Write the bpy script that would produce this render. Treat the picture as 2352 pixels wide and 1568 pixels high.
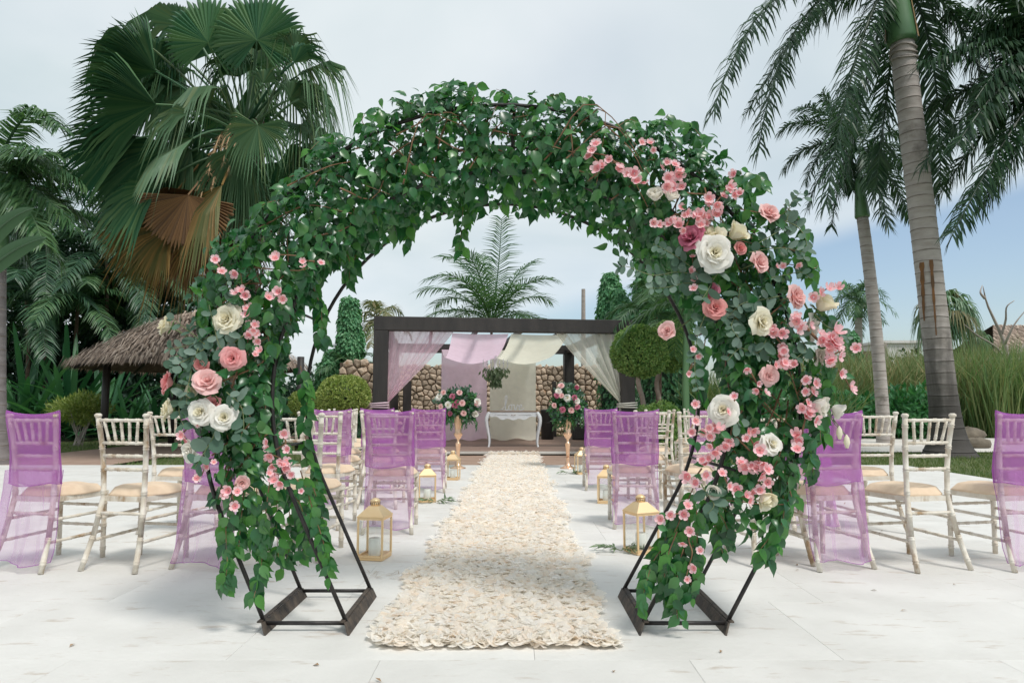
import bpy, math, random
import numpy as np
from mathutils import Vector, Matrix, Quaternion

for o in list(bpy.data.objects):
    bpy.data.objects.remove(o)
random.seed(7)
rng = np.random.default_rng(7)
SC = bpy.context.scene
COL = SC.collection
PI = math.pi

# ------------------------------------------------------------------ camera
FPX, CPX, CPY, HPY = 1568.0, 1176.0, 784.0, 930.0      # focal length, centre and horizon on a 2352 px wide print of the photograph
CAMH = 1.0
PITCH = math.atan((HPY - CPY) / FPX)
cam = bpy.data.cameras.new('camera')
cam.lens, cam.sensor_width = 24.0, 36.0
cam.clip_start, cam.clip_end = 0.05, 3000
camo = bpy.data.objects.new('camera', cam)
COL.objects.link(camo)
camo.location = (0, 0, CAMH)
camo.rotation_euler = (PI / 2 + PITCH, 0, 0)
SC.camera = camo

# ------------------------------------------------------------------ light
SUN_EL, SUN_AZ = math.radians(58), math.radians(140)    # azimuth from +Y towards +X: behind the camera, to its right
W = bpy.data.worlds.new('World')
SC.world = W
W.use_nodes = True
nt = W.node_tree
nt.nodes.clear()
N = nt.nodes.new


def L(a, ai, b, bi):
    nt.links.new(a.outputs[ai], b.inputs[bi])


def math_node(op, a=None, b=None, clamp=False):
    m = N('ShaderNodeMath')
    m.operation = op
    m.use_clamp = clamp
    for i, v in enumerate((a, b)):
        if v is None:
            continue
        if isinstance(v, (int, float)):
            m.inputs[i].default_value = v
        else:
            nt.links.new(v, m.inputs[i])
    return m.outputs[0]


sky = N('ShaderNodeTexSky')
sky.sky_type = 'NISHITA'
sky.sun_disc = False
sky.sun_elevation = SUN_EL
sky.sun_rotation = SUN_AZ
sky.air_density, sky.dust_density, sky.ozone_density = 1.0, 2.0, 1.2
tc = N('ShaderNodeTexCoord')
sep = N('ShaderNodeSeparateXYZ')
L(tc, 'Generated', sep, 0)
zc = math_node('ADD', math_node('MAXIMUM', sep.outputs[2], 0.0), 0.22)
px_ = math_node('DIVIDE', sep.outputs[0], zc)
py_ = math_node('DIVIDE', sep.outputs[1], zc)
cmb = N('ShaderNodeCombineXYZ')
nt.links.new(px_, cmb.inputs[0]); nt.links.new(py_, cmb.inputs[1])
n1 = N('ShaderNodeTexNoise'); n1.inputs['Scale'].default_value = 1.1; n1.inputs['Detail'].default_value = 5.0; n1.inputs['Roughness'].default_value = 0.5
n1.inputs['Distortion'].default_value = 0.4
n2 = N('ShaderNodeTexNoise'); n2.inputs['Scale'].default_value = 0.55; n2.inputs['Detail'].default_value = 3.0; n2.inputs['Roughness'].default_value = 0.55
L(cmb, 0, n1, 'Vector'); L(cmb, 0, n2, 'Vector')
# a bank of cloud covers most of the sky; its straight edge runs down to the right and leaves clear sky beyond it
edge = math_node('ADD', math_node('SUBTRACT', math_node('MULTIPLY', sep.outputs[0], 0.244), sep.outputs[2]), 0.127)
edge = math_node('ADD', edge, math_node('MULTIPLY', math_node('SUBTRACT', n1.outputs[0], 0.5), 0.07))
clear = N('ShaderNodeMapRange'); clear.interpolation_type = 'SMOOTHSTEP'
nt.links.new(edge, clear.inputs[0])
clear.inputs[1].default_value, clear.inputs[2].default_value = -0.015, 0.03
thin = N('ShaderNodeMapRange'); thin.interpolation_type = 'SMOOTHSTEP'
L(n2, 0, thin, 0)
thin.inputs[1].default_value, thin.inputs[2].default_value = 0.62, 0.40
thin.inputs[3].default_value, thin.inputs[4].default_value = 0.72, 1.0
cover = math_node('MULTIPLY', math_node('SUBTRACT', 1.0, math_node('MULTIPLY', clear.outputs[0], 0.86)), thin.outputs[0])
shade = N('ShaderNodeValToRGB')
shade.color_ramp.elements[0].position = 0.34; shade.color_ramp.elements[0].color = (4.35, 4.98, 5.18, 1)
shade.color_ramp.elements[1].position = 0.64; shade.color_ramp.elements[1].color = (5.65, 5.98, 6.15, 1)
L(n1, 0, shade, 0)
gain = N('ShaderNodeMix'); gain.data_type = 'RGBA'; gain.blend_type = 'MULTIPLY'; gain.inputs[0].default_value = 1.0
nt.links.new(sky.outputs[0], gain.inputs[6]); gain.inputs[7].default_value = (1.05, 1.08, 1.05, 1)
mixs = N('ShaderNodeMix'); mixs.data_type = 'RGBA'
nt.links.new(cover, mixs.inputs[0]); nt.links.new(gain.outputs[2], mixs.inputs[6]); nt.links.new(shade.outputs[0], mixs.inputs[7])
bg = N('ShaderNodeBackground'); bg.inputs['Strength'].default_value = 0.1
nt.links.new(mixs.outputs[2], bg.inputs['Color'])
wo = N('ShaderNodeOutputWorld'); L(bg, 0, wo, 0)

sun = bpy.data.lights.new('sun', 'SUN')
sun.energy, sun.angle, sun.color = 1.5, math.radians(13), (1.0, 0.97, 0.92)
suno = bpy.data.objects.new('sun', sun)
COL.objects.link(suno)
sd = Vector((math.sin(SUN_AZ) * math.cos(SUN_EL), math.cos(SUN_AZ) * math.cos(SUN_EL), math.sin(SUN_EL)))
suno.rotation_euler = (-sd).to_track_quat('-Z', 'Y').to_euler()
suno.location = sd * 40

SC.view_settings.view_transform = 'Standard'
SC.view_settings.look = 'None'
SC.view_settings.exposure = 0.62
SC.view_settings.gamma = 1.0
SC.view_settings.use_curve_mapping = False
SC.cycles.max_bounces = 8
SC.cycles.transparent_max_bounces = 24
SC.cycles.use_denoising = True


# ------------------------------------------------------------------ places
def P(px, py, Y):
    """The point that the print shows at (px, py), Y metres ahead of the camera."""
    a, b = (px - CPX) / FPX, -(py - CPY) / FPX
    c, s = math.cos(PITCH), math.sin(PITCH)
    y, z = c - b * s, s + b * c
    k = Y / y
    return Vector((a * k, Y, CAMH + z * k))


def G(px, py, z=0.0):
    a, b = (px - CPX) / FPX, -(py - CPY) / FPX
    c, s = math.cos(PITCH), math.sin(PITCH)
    y, zz = c - b * s, s + b * c
    k = (z - CAMH) / zz
    return Vector((a * k, y * k, z))


# ------------------------------------------------------------------ materials
MATS = {}


def newmat(name):
    m = bpy.data.materials.new(name)
    m.use_nodes = True
    t = m.node_tree
    b = t.nodes['Principled BSDF']
    return m, t, b, t.nodes['Material Output']


def mat(name, c1, c2=None, rough=0.6, scale=8.0, stretch=(1, 1, 1), bump=0.0, bscale=None, metal=0.0, detail=6.0, lo=0.35, hi=0.65, spec=None, objvar=0.0, ccol=None, clo=0.6, chi=0.7, cscale=3.0, cstretch=(1, 1, 1)):
    """Colour that wanders from c1 to c2 with a noise; ccol adds worn patches of a third colour."""
    if name in MATS:
        return MATS[name]
    m, t, b, out = newmat(name)
    n, l = t.nodes.new, t.links.new
    b.inputs['Roughness'].default_value = rough
    b.inputs['Metallic'].default_value = metal
    if spec is not None:
        b.inputs['Specular IOR Level'].default_value = spec
    tcn = n('ShaderNodeTexCoord')
    oi = n('ShaderNodeObjectInfo')
    off = n('ShaderNodeVectorMath'); off.operation = 'MULTIPLY_ADD'
    l(oi.outputs['Random'], off.inputs[0]); off.inputs[1].default_value = (37, 19, 53); l(tcn.outputs['Object'], off.inputs[2])
    mp = n('ShaderNodeMapping'); mp.inputs['Scale'].default_value = stretch
    l(off.outputs[0], mp.inputs[0])
    no = n('ShaderNodeTexNoise'); no.inputs['Scale'].default_value = scale; no.inputs['Detail'].default_value = detail
    l(mp.outputs[0], no.inputs['Vector'])
    rp = n('ShaderNodeValToRGB')
    rp.color_ramp.elements[0].position, rp.color_ramp.elements[1].position = lo, hi
    rp.color_ramp.elements[0].color = (*c1, 1); rp.color_ramp.elements[1].color = (*(c2 or c1), 1)
    l(no.outputs[0], rp.inputs[0])
    col = rp.outputs[0]
    if ccol:
        mp2 = n('ShaderNodeMapping'); mp2.inputs['Scale'].default_value = cstretch
        l(off.outputs[0], mp2.inputs[0])
        no2 = n('ShaderNodeTexNoise'); no2.inputs['Scale'].default_value = cscale; no2.inputs['Detail'].default_value = 7.0; no2.inputs['Roughness'].default_value = 0.65
        l(mp2.outputs[0], no2.inputs['Vector'])
        mr = n('ShaderNodeMapRange'); mr.inputs[1].default_value, mr.inputs[2].default_value = clo, chi
        l(no2.outputs[0], mr.inputs[0])
        mx = n('ShaderNodeMix'); mx.data_type = 'RGBA'
        l(mr.outputs[0], mx.inputs[0]); l(col, mx.inputs[6]); mx.inputs[7].default_value = (*ccol, 1)
        col = mx.outputs[2]
    if objvar:
        hs = n('ShaderNodeHueSaturation')
        mr = n('ShaderNodeMapRange'); mr.inputs[3].default_value, mr.inputs[4].default_value = 1 - objvar, 1 + objvar
        l(oi.outputs['Random'], mr.inputs[0]); l(mr.outputs[0], hs.inputs['Value']); l(col, hs.inputs['Color'])
        col = hs.outputs[0]
    l(col, b.inputs['Base Color'])
    if bump:
        bn = n('ShaderNodeBump'); bn.inputs['Strength'].default_value = bump; bn.inputs['Distance'].default_value = 0.02
        nb = n('ShaderNodeTexNoise'); nb.inputs['Scale'].default_value = bscale or scale * 3; nb.inputs['Detail'].default_value = 8.0
        l(mp.outputs[0], nb.inputs['Vector']); l(nb.outputs[0], bn.inputs['Height']); l(bn.outputs[0], b.inputs['Normal'])
    MATS[name] = m
    return m


def leafmat(name, cols, rough=0.45, trans=0.25, tcol=None, spec=0.5, alpha=1.0):
    """Leaf, petal or cloth colour: every loose piece of the mesh, and every object, takes its own tone from cols."""
    if name in MATS:
        return MATS[name]
    m, t, b, out = newmat(name)
    n, l = t.nodes.new, t.links.new
    geo = n('ShaderNodeNewGeometry')
    oi = n('ShaderNodeObjectInfo')
    ad = n('ShaderNodeMath'); ad.operation = 'ADD'
    l(geo.outputs['Random Per Island'], ad.inputs[0]); l(oi.outputs['Random'], ad.inputs[1])
    fr = n('ShaderNodeMath'); fr.operation = 'FRACT'; l(ad.outputs[0], fr.inputs[0])
    rp = n('ShaderNodeValToRGB')
    e = rp.color_ramp.elements
    while len(e) < len(cols):
        e.new(0.5)
    for i, c in enumerate(cols):
        e[i].position = i / max(1, len(cols) - 1)
        e[i].color = (*c, 1)
    l(fr.outputs[0], rp.inputs[0])
    b.inputs['Roughness'].default_value = rough
    b.inputs['Specular IOR Level'].default_value = spec
    l(rp.outputs[0], b.inputs['Base Color'])
    sh = b.outputs[0]
    if trans:
        tr = n('ShaderNodeBsdfTranslucent')
        hs = n('ShaderNodeMix'); hs.data_type = 'RGBA'; hs.blend_type = 'MULTIPLY'; hs.inputs[0].default_value = 1.0
        l(rp.outputs[0], hs.inputs[6]); hs.inputs[7].default_value = (*(tcol or (1.3, 1.5, 0.7)), 1)
        l(hs.outputs[2], tr.inputs[0])
        mx = n('ShaderNodeMixShader'); mx.inputs[0].default_value = trans
        l(sh, mx.inputs[1]); l(tr.outputs[0], mx.inputs[2])
        sh = mx.outputs[0]
    if alpha < 1.0:
        tp = n('ShaderNodeBsdfTransparent')
        mx = n('ShaderNodeMixShader')
        # folds and edge-on cloth hide more than cloth seen square on; a fine uneven weave
        lw = n('ShaderNodeLayerWeight'); lw.inputs[0].default_value = 0.35
        mr = n('ShaderNodeMapRange'); mr.inputs[3].default_value = alpha; mr.inputs[4].default_value = min(1.0, alpha + 0.3)
        l(lw.outputs['Facing'], mr.inputs[0])
        tcn = n('ShaderNodeTexCoord'); no = n('ShaderNodeTexNoise'); no.inputs['Scale'].default_value = 6.0; no.inputs['Detail'].default_value = 4.0
        l(tcn.outputs['Object'], no.inputs['Vector'])
        m2 = n('ShaderNodeMapRange'); m2.inputs[3].default_value, m2.inputs[4].default_value = -0.12, 0.12
        l(no.outputs[0], m2.inputs[0])
        a2 = n('ShaderNodeMath'); a2.operation = 'ADD'; a2.use_clamp = True
        l(mr.outputs[0], a2.inputs[0]); l(m2.outputs[0], a2.inputs[1])
        l(a2.outputs[0], mx.inputs[0]); l(tp.outputs[0], mx.inputs[1]); l(sh, mx.inputs[2])
        sh = mx.outputs[0]
    l(sh, out.inputs[0])
    MATS[name] = m
    return m


def glassmat():
    m, t, b, out = newmat('clear_glass')
    n, l = t.nodes.new, t.links.new
    tp = n('ShaderNodeBsdfTransparent'); tp.inputs[0].default_value = (0.95, 0.97, 0.96, 1)
    gl = n('ShaderNodeBsdfGlossy'); gl.inputs['Roughness'].default_value = 0.03
    lw = n('ShaderNodeLayerWeight'); lw.inputs[0].default_value = 0.3
    fr = n('ShaderNodeMapRange'); fr.inputs[3].default_value, fr.inputs[4].default_value = 0.04, 0.45
    l(lw.outputs['Facing'], fr.inputs[0])
    mx = n('ShaderNodeMixShader')
    l(fr.outputs[0], mx.inputs[0]); l(tp.outputs[0], mx.inputs[1]); l(gl.outputs[0], mx.inputs[2]); l(mx.outputs[0], out.inputs[0])
    return m


M_WOODW = mat('whitewashed_wood', (0.74, 0.70, 0.62), (0.60, 0.53, 0.43), rough=0.6, scale=14, bump=0.25, ccol=(0.34, 0.23, 0.13), clo=0.55, chi=0.67, cscale=7.0, cstretch=(1, 1, 0.45))
M_CUSH = mat('cushion_fabric', (0.74, 0.58, 0.42), (0.68, 0.52, 0.37), rough=0.9, scale=20, bump=0.1, bscale=300)
M_SHEER = leafmat('purple_organza', [(0.50, 0.16, 0.53), (0.54, 0.19, 0.57)], rough=0.5, trans=0.45, tcol=(1.2, 1.2, 1.15), alpha=0.43)
M_SHEER2 = leafmat('purple_organza_single', [(0.60, 0.29, 0.63), (0.62, 0.31, 0.65)], rough=0.5, trans=0.45, tcol=(1.2, 1.2, 1.15), alpha=0.30)
M_HEM = leafmat('purple_organza_seam', [(0.42, 0.11, 0.48), (0.44, 0.12, 0.50)], rough=0.5, trans=0.3, tcol=(1.2, 1.2, 1.2), alpha=0.45)
M_IRON = mat('black_iron', (0.018, 0.016, 0.016), (0.035, 0.03, 0.028), rough=0.45, scale=30, bump=0.1, metal=0.3)
M_RUST = mat('weathered_iron', (0.03, 0.025, 0.022), (0.10, 0.075, 0.055), rough=0.7, scale=18, bump=0.3)
M_FICUS = leafmat('ficus_leaf', [(0.010, 0.060, 0.022), (0.040, 0.155, 0.045), (0.020, 0.115, 0.040), (0.095, 0.25, 0.070), (0.012, 0.072, 0.028), (0.030, 0.14, 0.045), (0.055, 0.19, 0.060)], rough=0.30, trans=0.25, spec=0.6)
M_FICUSY = leafmat('ficus_leaf_young', [(0.05, 0.20, 0.04), (0.09, 0.26, 0.05)], rough=0.4, trans=0.35)
M_EUC = leafmat('eucalyptus_leaf', [(0.060, 0.125, 0.082), (0.10, 0.175, 0.125), (0.045, 0.105, 0.062), (0.20, 0.28, 0.23), (0.07, 0.14, 0.09), (0.055, 0.12, 0.08)], rough=0.6, trans=0.15, tcol=(1.1, 1.3, 0.9))
M_TWIG = mat('brown_twig', (0.16, 0.08, 0.045), (0.26, 0.15, 0.08), rough=0.8, scale=25)
M_GTWIG = mat('green_stem', (0.12, 0.17, 0.07), (0.18, 0.20, 0.09), rough=0.7, scale=25)
M_WROSE = leafmat('white_petal', [(0.86, 0.84, 0.78), (0.90, 0.88, 0.84)], rough=0.6, trans=0.3, tcol=(1.0, 0.96, 0.86), spec=0.25)
M_CROSE = leafmat('cream_petal', [(0.86, 0.82, 0.66), (0.90, 0.86, 0.73)], rough=0.6, trans=0.3, tcol=(1.0, 0.94, 0.75), spec=0.25)
M_PROSE = leafmat('pink_petal', [(0.88, 0.42, 0.42), (0.90, 0.50, 0.50)], rough=0.6, trans=0.3, tcol=(1.05, 0.85, 0.85), spec=0.25)
M_BROSE = leafmat('blush_petal', [(0.90, 0.58, 0.56), (0.92, 0.66, 0.64)], rough=0.6, trans=0.3, tcol=(1.05, 0.9, 0.88), spec=0.25)
M_DROSE = leafmat('dusty_pink_petal', [(0.76, 0.31, 0.30), (0.80, 0.38, 0.36)], rough=0.6, trans=0.3, tcol=(1.05, 0.85, 0.85), spec=0.25)
M_MROSE = leafmat('mauve_petal', [(0.56, 0.16, 0.25), (0.64, 0.24, 0.33)], rough=0.6, trans=0.3, tcol=(1.05, 0.85, 0.9), spec=0.25)
M_BLOS = leafmat('blossom_petal', [(0.91, 0.56, 0.60), (0.94, 0.72, 0.74), (0.92, 0.63, 0.66)], rough=0.6, trans=0.3, tcol=(1.05, 0.85, 0.88), spec=0.25)
M_BLOSC = leafmat('blossom_centre', [(0.84, 0.28, 0.33), (0.90, 0.44, 0.42)], rough=0.6, trans=0.2, tcol=(1.05, 0.7, 0.7), spec=0.25)
M_CALYX = leafmat('rose_calyx', [(0.07, 0.16, 0.05), (0.10, 0.20, 0.06)], rough=0.5, trans=0.2)
M_RUN = leafmat('runner_petal', [(0.95, 0.92, 0.87), (0.95, 0.91, 0.84), (0.96, 0.95, 0.92), (0.95, 0.86, 0.76), (0.96, 0.94, 0.91), (0.96, 0.95, 0.93), (0.95, 0.92, 0.87)], rough=0.85, trans=0.62, tcol=(1.05, 1.03, 1.0), spec=0.2)
M_RUNB = mat('runner_cloth', (0.92, 0.87, 0.80), (0.93, 0.89, 0.83), rough=0.9, scale=12)
M_GOLD = mat('brass', (0.80, 0.56, 0.30), (0.86, 0.64, 0.38), rough=0.38, scale=6, metal=0.55)
M_ROSEGOLD = mat('rose_gold', (0.80, 0.50, 0.33), (0.86, 0.58, 0.40), rough=0.28, scale=6, metal=0.8)
M_WAX = mat('candle_wax', (0.82, 0.82, 0.78), (0.86, 0.86, 0.82), rough=0.5, scale=4)
M_GLASS = glassmat()
M_DARKW = mat('dark_stained_wood', (0.022, 0.019, 0.018), (0.040, 0.034, 0.031), rough=0.55, scale=5, stretch=(1, 1, 0.2), bump=0.15, bscale=40)
M_DECK = mat('deck_wood', (0.19, 0.125, 0.095), (0.27, 0.185, 0.145), rough=0.7, scale=4, stretch=(0.25, 6, 1), bump=0.2, bscale=12, objvar=0.2)
M_SLAB = mat('white_limestone', (0.625, 0.61, 0.575), (0.70, 0.685, 0.65), rough=0.7, scale=2.4, bump=0.15, bscale=30, objvar=0.018, ccol=(0.40, 0.31, 0.23), clo=0.58, chi=0.80, cscale=4.2, cstretch=(1, 3.5, 1))
M_BED = mat('joint_sand', (0.66, 0.64, 0.60), (0.70, 0.68, 0.64), rough=0.9, scale=9)
M_EARTHP = mat('brown_path', (0.30, 0.20, 0.145), (0.36, 0.25, 0.19), rough=0.9, scale=3, bump=0.2, bscale=60)
M_WHITEP = mat('pale_path', (0.58, 0.54, 0.49), (0.68, 0.65, 0.60), rough=0.9, scale=2, bump=0.1)
M_LAWN = mat('lawn_soil', (0.07, 0.10, 0.035), (0.13, 0.14, 0.055), rough=0.95, scale=1.2, bump=0.2)
M_GRASS = leafmat('grass_blade', [(0.08, 0.15, 0.04), (0.14, 0.20, 0.06), (0.20, 0.22, 0.09), (0.10, 0.17, 0.05)], rough=0.6, trans=0.25)
M_STONE = mat('coral_stone', (0.36, 0.275, 0.20), (0.58, 0.46, 0.35), rough=0.9, scale=7, bump=0.6, bscale=25, objvar=0.28, ccol=(0.34, 0.19, 0.10), clo=0.58, chi=0.72, cscale=2.0)
M_MORTAR = mat('dark_mortar', (0.10, 0.075, 0.055), (0.16, 0.12, 0.09), rough=0.95, scale=9)
M_ROCK = mat('brown_rock', (0.12, 0.10, 0.075), (0.22, 0.185, 0.14), rough=0.9, scale=4, bump=0.5)
M_PINKC = leafmat('pink_sheer_curtain', [(0.93, 0.72, 0.80), (0.94, 0.74, 0.82)], rough=0.7, trans=0.62, tcol=(1.06, 1.02, 1.04), alpha=0.68)
M_PINKP = leafmat('pink_panel_cloth', [(0.93, 0.74, 0.85), (0.94, 0.76, 0.87)], rough=0.7, trans=0.62, tcol=(1.06, 1.03, 1.05), alpha=0.92)
M_CREAMC = leafmat('cream_sheer_curtain', [(0.94, 0.93, 0.86), (0.95, 0.94, 0.88)], rough=0.7, trans=0.62, tcol=(1.05, 1.04, 1.0), alpha=0.70)
M_CREAMP = leafmat('cream_panel_cloth', [(0.93, 0.92, 0.81), (0.94, 0.93, 0.83)], rough=0.7, trans=0.62, tcol=(1.05, 1.04, 0.98), alpha=0.92)
M_WHITE = mat('white_paint', (0.78, 0.79, 0.80), (0.70, 0.72, 0.74), rough=0.45, scale=6, bump=0.08)
M_BROWNTOP = mat('brown_tabletop', (0.20, 0.12, 0.07), (0.28, 0.18, 0.11), rough=0.5, scale=4, stretch=(0.3, 6, 1))
M_SILVER = mat('silver_wire', (0.86, 0.87, 0.88), (0.9, 0.9, 0.9), rough=0.35, metal=0.15)
M_BLACK = mat('black_plastic', (0.015, 0.015, 0.016), (0.022, 0.022, 0.023), rough=0.5, scale=50)
M_RPALM = leafmat('royal_palm_leaf', [(0.016, 0.052, 0.027), (0.030, 0.078, 0.037), (0.052, 0.110, 0.048), (0.022, 0.062, 0.032)], rough=0.45, trans=0.22)
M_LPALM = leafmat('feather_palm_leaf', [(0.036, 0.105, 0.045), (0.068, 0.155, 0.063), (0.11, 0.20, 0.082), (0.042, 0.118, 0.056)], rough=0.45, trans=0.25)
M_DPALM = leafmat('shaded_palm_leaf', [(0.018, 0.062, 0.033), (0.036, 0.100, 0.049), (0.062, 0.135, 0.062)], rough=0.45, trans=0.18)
M_YPALM = leafmat('yellowing_palm_leaf', [(0.10, 0.16, 0.06), (0.18, 0.19, 0.08), (0.24, 0.20, 0.10)], rough=0.5, trans=0.25)
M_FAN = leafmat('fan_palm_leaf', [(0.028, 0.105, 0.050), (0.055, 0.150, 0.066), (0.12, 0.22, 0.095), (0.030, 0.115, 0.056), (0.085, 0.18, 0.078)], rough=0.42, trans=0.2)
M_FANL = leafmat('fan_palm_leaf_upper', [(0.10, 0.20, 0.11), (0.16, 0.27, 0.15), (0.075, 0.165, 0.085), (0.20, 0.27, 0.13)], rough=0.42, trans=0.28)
M_FANY = leafmat('fan_palm_leaf_turning', [(0.16, 0.15, 0.045), (0.09, 0.13, 0.04), (0.24, 0.16, 0.05), (0.30, 0.18, 0.06)], rough=0.55, trans=0.25, tcol=(1.3, 1.1, 0.6))
M_FANO = leafmat('fan_palm_leaf_olive', [(0.11, 0.12, 0.04), (0.20, 0.155, 0.05), (0.30, 0.185, 0.06), (0.09, 0.105, 0.04), (0.40, 0.23, 0.075)], rough=0.6, trans=0.2, tcol=(1.25, 1.05, 0.6))
M_FANB = leafmat('fan_palm_leaf_dead', [(0.20, 0.115, 0.055), (0.28, 0.16, 0.07), (0.15, 0.09, 0.05)], rough=0.7, trans=0.2, tcol=(1.2, 1.0, 0.7))
M_TAN = leafmat('palm_flower_stalk', [(0.45, 0.30, 0.17), (0.55, 0.38, 0.22)], rough=0.8, trans=0.1, tcol=(1, 0.9, 0.7))
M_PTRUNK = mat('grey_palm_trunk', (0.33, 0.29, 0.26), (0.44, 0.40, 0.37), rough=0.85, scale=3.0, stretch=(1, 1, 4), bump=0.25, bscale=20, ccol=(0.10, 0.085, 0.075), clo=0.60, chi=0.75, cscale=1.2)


def foot_stain(m, z0, z1):
    """Algae and dirt that climb the trunk from the ground, with a ragged upper limit."""
    t = m.node_tree
    n, l = t.nodes.new, t.links.new
    b = t.nodes['Principled BSDF']
    src = b.inputs['Base Color'].links[0].from_socket
    tcn = n('ShaderNodeTexCoord'); sp = n('ShaderNodeSeparateXYZ'); l(tcn.outputs['Object'], sp.inputs[0])
    mp = n('ShaderNodeMapping'); mp.inputs['Scale'].default_value = (5, 5, 0.7); l(tcn.outputs['Object'], mp.inputs[0])
    no = n('ShaderNodeTexNoise'); no.inputs['Scale'].default_value = 1.3; no.inputs['Detail'].default_value = 7.0; l(mp.outputs[0], no.inputs['Vector'])
    ad = n('ShaderNodeMath'); ad.operation = 'MULTIPLY_ADD'; l(no.outputs[0], ad.inputs[0]); ad.inputs[1].default_value = 2.2; l(sp.outputs[2], ad.inputs[2])
    mr = n('ShaderNodeMapRange'); mr.interpolation_type = 'SMOOTHSTEP'; l(ad.outputs[0], mr.inputs[0])
    mr.inputs[1].default_value, mr.inputs[2].default_value, mr.inputs[3].default_value, mr.inputs[4].default_value = z0 + 1.1, z1 + 1.1, 0.93, 0.0
    mx = n('ShaderNodeMix'); mx.data_type = 'RGBA'; l(mr.outputs[0], mx.inputs[0]); l(src, mx.inputs[6]); mx.inputs[7].default_value = (0.045, 0.040, 0.036, 1)
    l(mx.outputs[2], b.inputs['Base Color'])
    return m


M_PTRUNKR = foot_stain(mat('ringed_trunk_dark_foot', (0.36, 0.32, 0.29), (0.46, 0.42, 0.39), rough=0.85, scale=3.0, stretch=(1, 1, 4), bump=0.3, bscale=20, ccol=(0.16, 0.14, 0.125), clo=0.60, chi=0.75, cscale=1.2), 0.9, 3.2)
M_SCARR = foot_stain(mat('ring_scar_dark_foot', (0.17, 0.145, 0.125), (0.30, 0.265, 0.24), rough=0.9, scale=6), 0.9, 3.2)
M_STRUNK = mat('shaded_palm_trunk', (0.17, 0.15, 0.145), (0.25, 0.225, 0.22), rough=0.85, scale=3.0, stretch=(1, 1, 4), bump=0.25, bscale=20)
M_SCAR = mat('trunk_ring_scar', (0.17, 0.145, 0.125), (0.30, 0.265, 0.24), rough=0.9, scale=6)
M_BTRUNK = mat('brown_palm_trunk', (0.07, 0.045, 0.03), (0.14, 0.095, 0.065), rough=0.9, scale=9, bump=0.5)
M_CROWNSH = mat('green_crownshaft', (0.075, 0.17, 0.075), (0.11, 0.22, 0.09), rough=0.4, scale=1.5, stretch=(1, 1, 0.3))
M_SHEATH = mat('tan_leaf_sheath', (0.40, 0.24, 0.12), (0.30, 0.22, 0.10), rough=0.6, scale=3, stretch=(1, 1, 0.3))
M_RUSTST = mat('rust_stain', (0.24, 0.11, 0.04), (0.13, 0.075, 0.04), rough=0.9, scale=6)
M_THATCH = leafmat('thatch_straw', [(0.30, 0.225, 0.175), (0.46, 0.355, 0.285), (0.58, 0.47, 0.385), (0.20, 0.15, 0.12), (0.39, 0.30, 0.24)], rough=0.9, trans=0.08, tcol=(1, .9, .8), spec=0.2)
M_THATCHB = mat('thatch_core', (0.12, 0.09, 0.07), (0.18, 0.14, 0.11), rough=0.95, scale=9)
M_BUXUS = leafmat('clipped_shrub_leaf', [(0.09, 0.20, 0.055), (0.17, 0.30, 0.08), (0.27, 0.37, 0.11), (0.12, 0.24, 0.06)], rough=0.5, trans=0.25)
M_BUXUSY = leafmat('golden_shrub_leaf', [(0.16, 0.24, 0.05), (0.27, 0.34, 0.085), (0.36, 0.40, 0.12), (0.19, 0.27, 0.06)], rough=0.5, trans=0.25)
M_VINE = leafmat('creeper_leaf', [(0.055, 0.21, 0.095), (0.11, 0.31, 0.14), (0.18, 0.38, 0.19), (0.075, 0.25, 0.11)], rough=0.5, trans=0.25)
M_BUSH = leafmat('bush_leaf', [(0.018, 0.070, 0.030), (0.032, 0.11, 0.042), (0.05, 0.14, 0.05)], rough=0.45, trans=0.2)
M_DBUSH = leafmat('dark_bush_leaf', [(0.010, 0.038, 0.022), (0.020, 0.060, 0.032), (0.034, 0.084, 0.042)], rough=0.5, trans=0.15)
M_BRIGHT = leafmat('bright_shrub_leaf', [(0.03, 0.14, 0.05), (0.06, 0.20, 0.07), (0.045, 0.17, 0.06)], rough=0.4, trans=0.25)
M_CORDY = leafmat('strap_leaf', [(0.026, 0.11, 0.050), (0.050, 0.165, 0.070), (0.090, 0.23, 0.10), (0.035, 0.13, 0.055)], rough=0.35, trans=0.18)
M_BANANA = leafmat('banana_leaf', [(0.05, 0.11, 0.06), (0.07, 0.14, 0.07)], rough=0.4, trans=0.3)
M_REED = leafmat('reed_blade', [(0.10, 0.21, 0.075), (0.16, 0.26, 0.09), (0.28, 0.29, 0.12), (0.09, 0.18, 0.07)], rough=0.6, trans=0.25)
M_REEDY = leafmat('dry_reed_blade', [(0.20, 0.28, 0.11), (0.13, 0.23, 0.085), (0.34, 0.31, 0.15), (0.16, 0.26, 0.095), (0.44, 0.35, 0.19), (0.10, 0.19, 0.07), (0.22, 0.29, 0.11)], rough=0.7, trans=0.25, tcol=(1.2, 1.1, 0.7))
M_BARK = mat('grey_bark', (0.20, 0.15, 0.12), (0.30, 0.24, 0.20), rough=0.9, scale=9, bump=0.4)
M_DEADW = mat('bleached_wood', (0.34, 0.29, 0.26), (0.44, 0.38, 0.34), rough=0.9, scale=7, bump=0.3)
M_WALLW = mat('white_render', (0.66, 0.63, 0.60), (0.74, 0.72, 0.69), rough=0.9, scale=1.5)
M_OLIVE = leafmat('olive_leaf', [(0.12, 0.19, 0.10), (0.18, 0.25, 0.14), (0.09, 0.15, 0.07)], rough=0.5, trans=0.2)
M_DRY = leafmat('dry_leaf', [(0.30, 0.19, 0.10), (0.42, 0.30, 0.19), (0.22, 0.15, 0.09)], rough=0.8, trans=0.1, tcol=(1, .9, .7))


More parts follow.
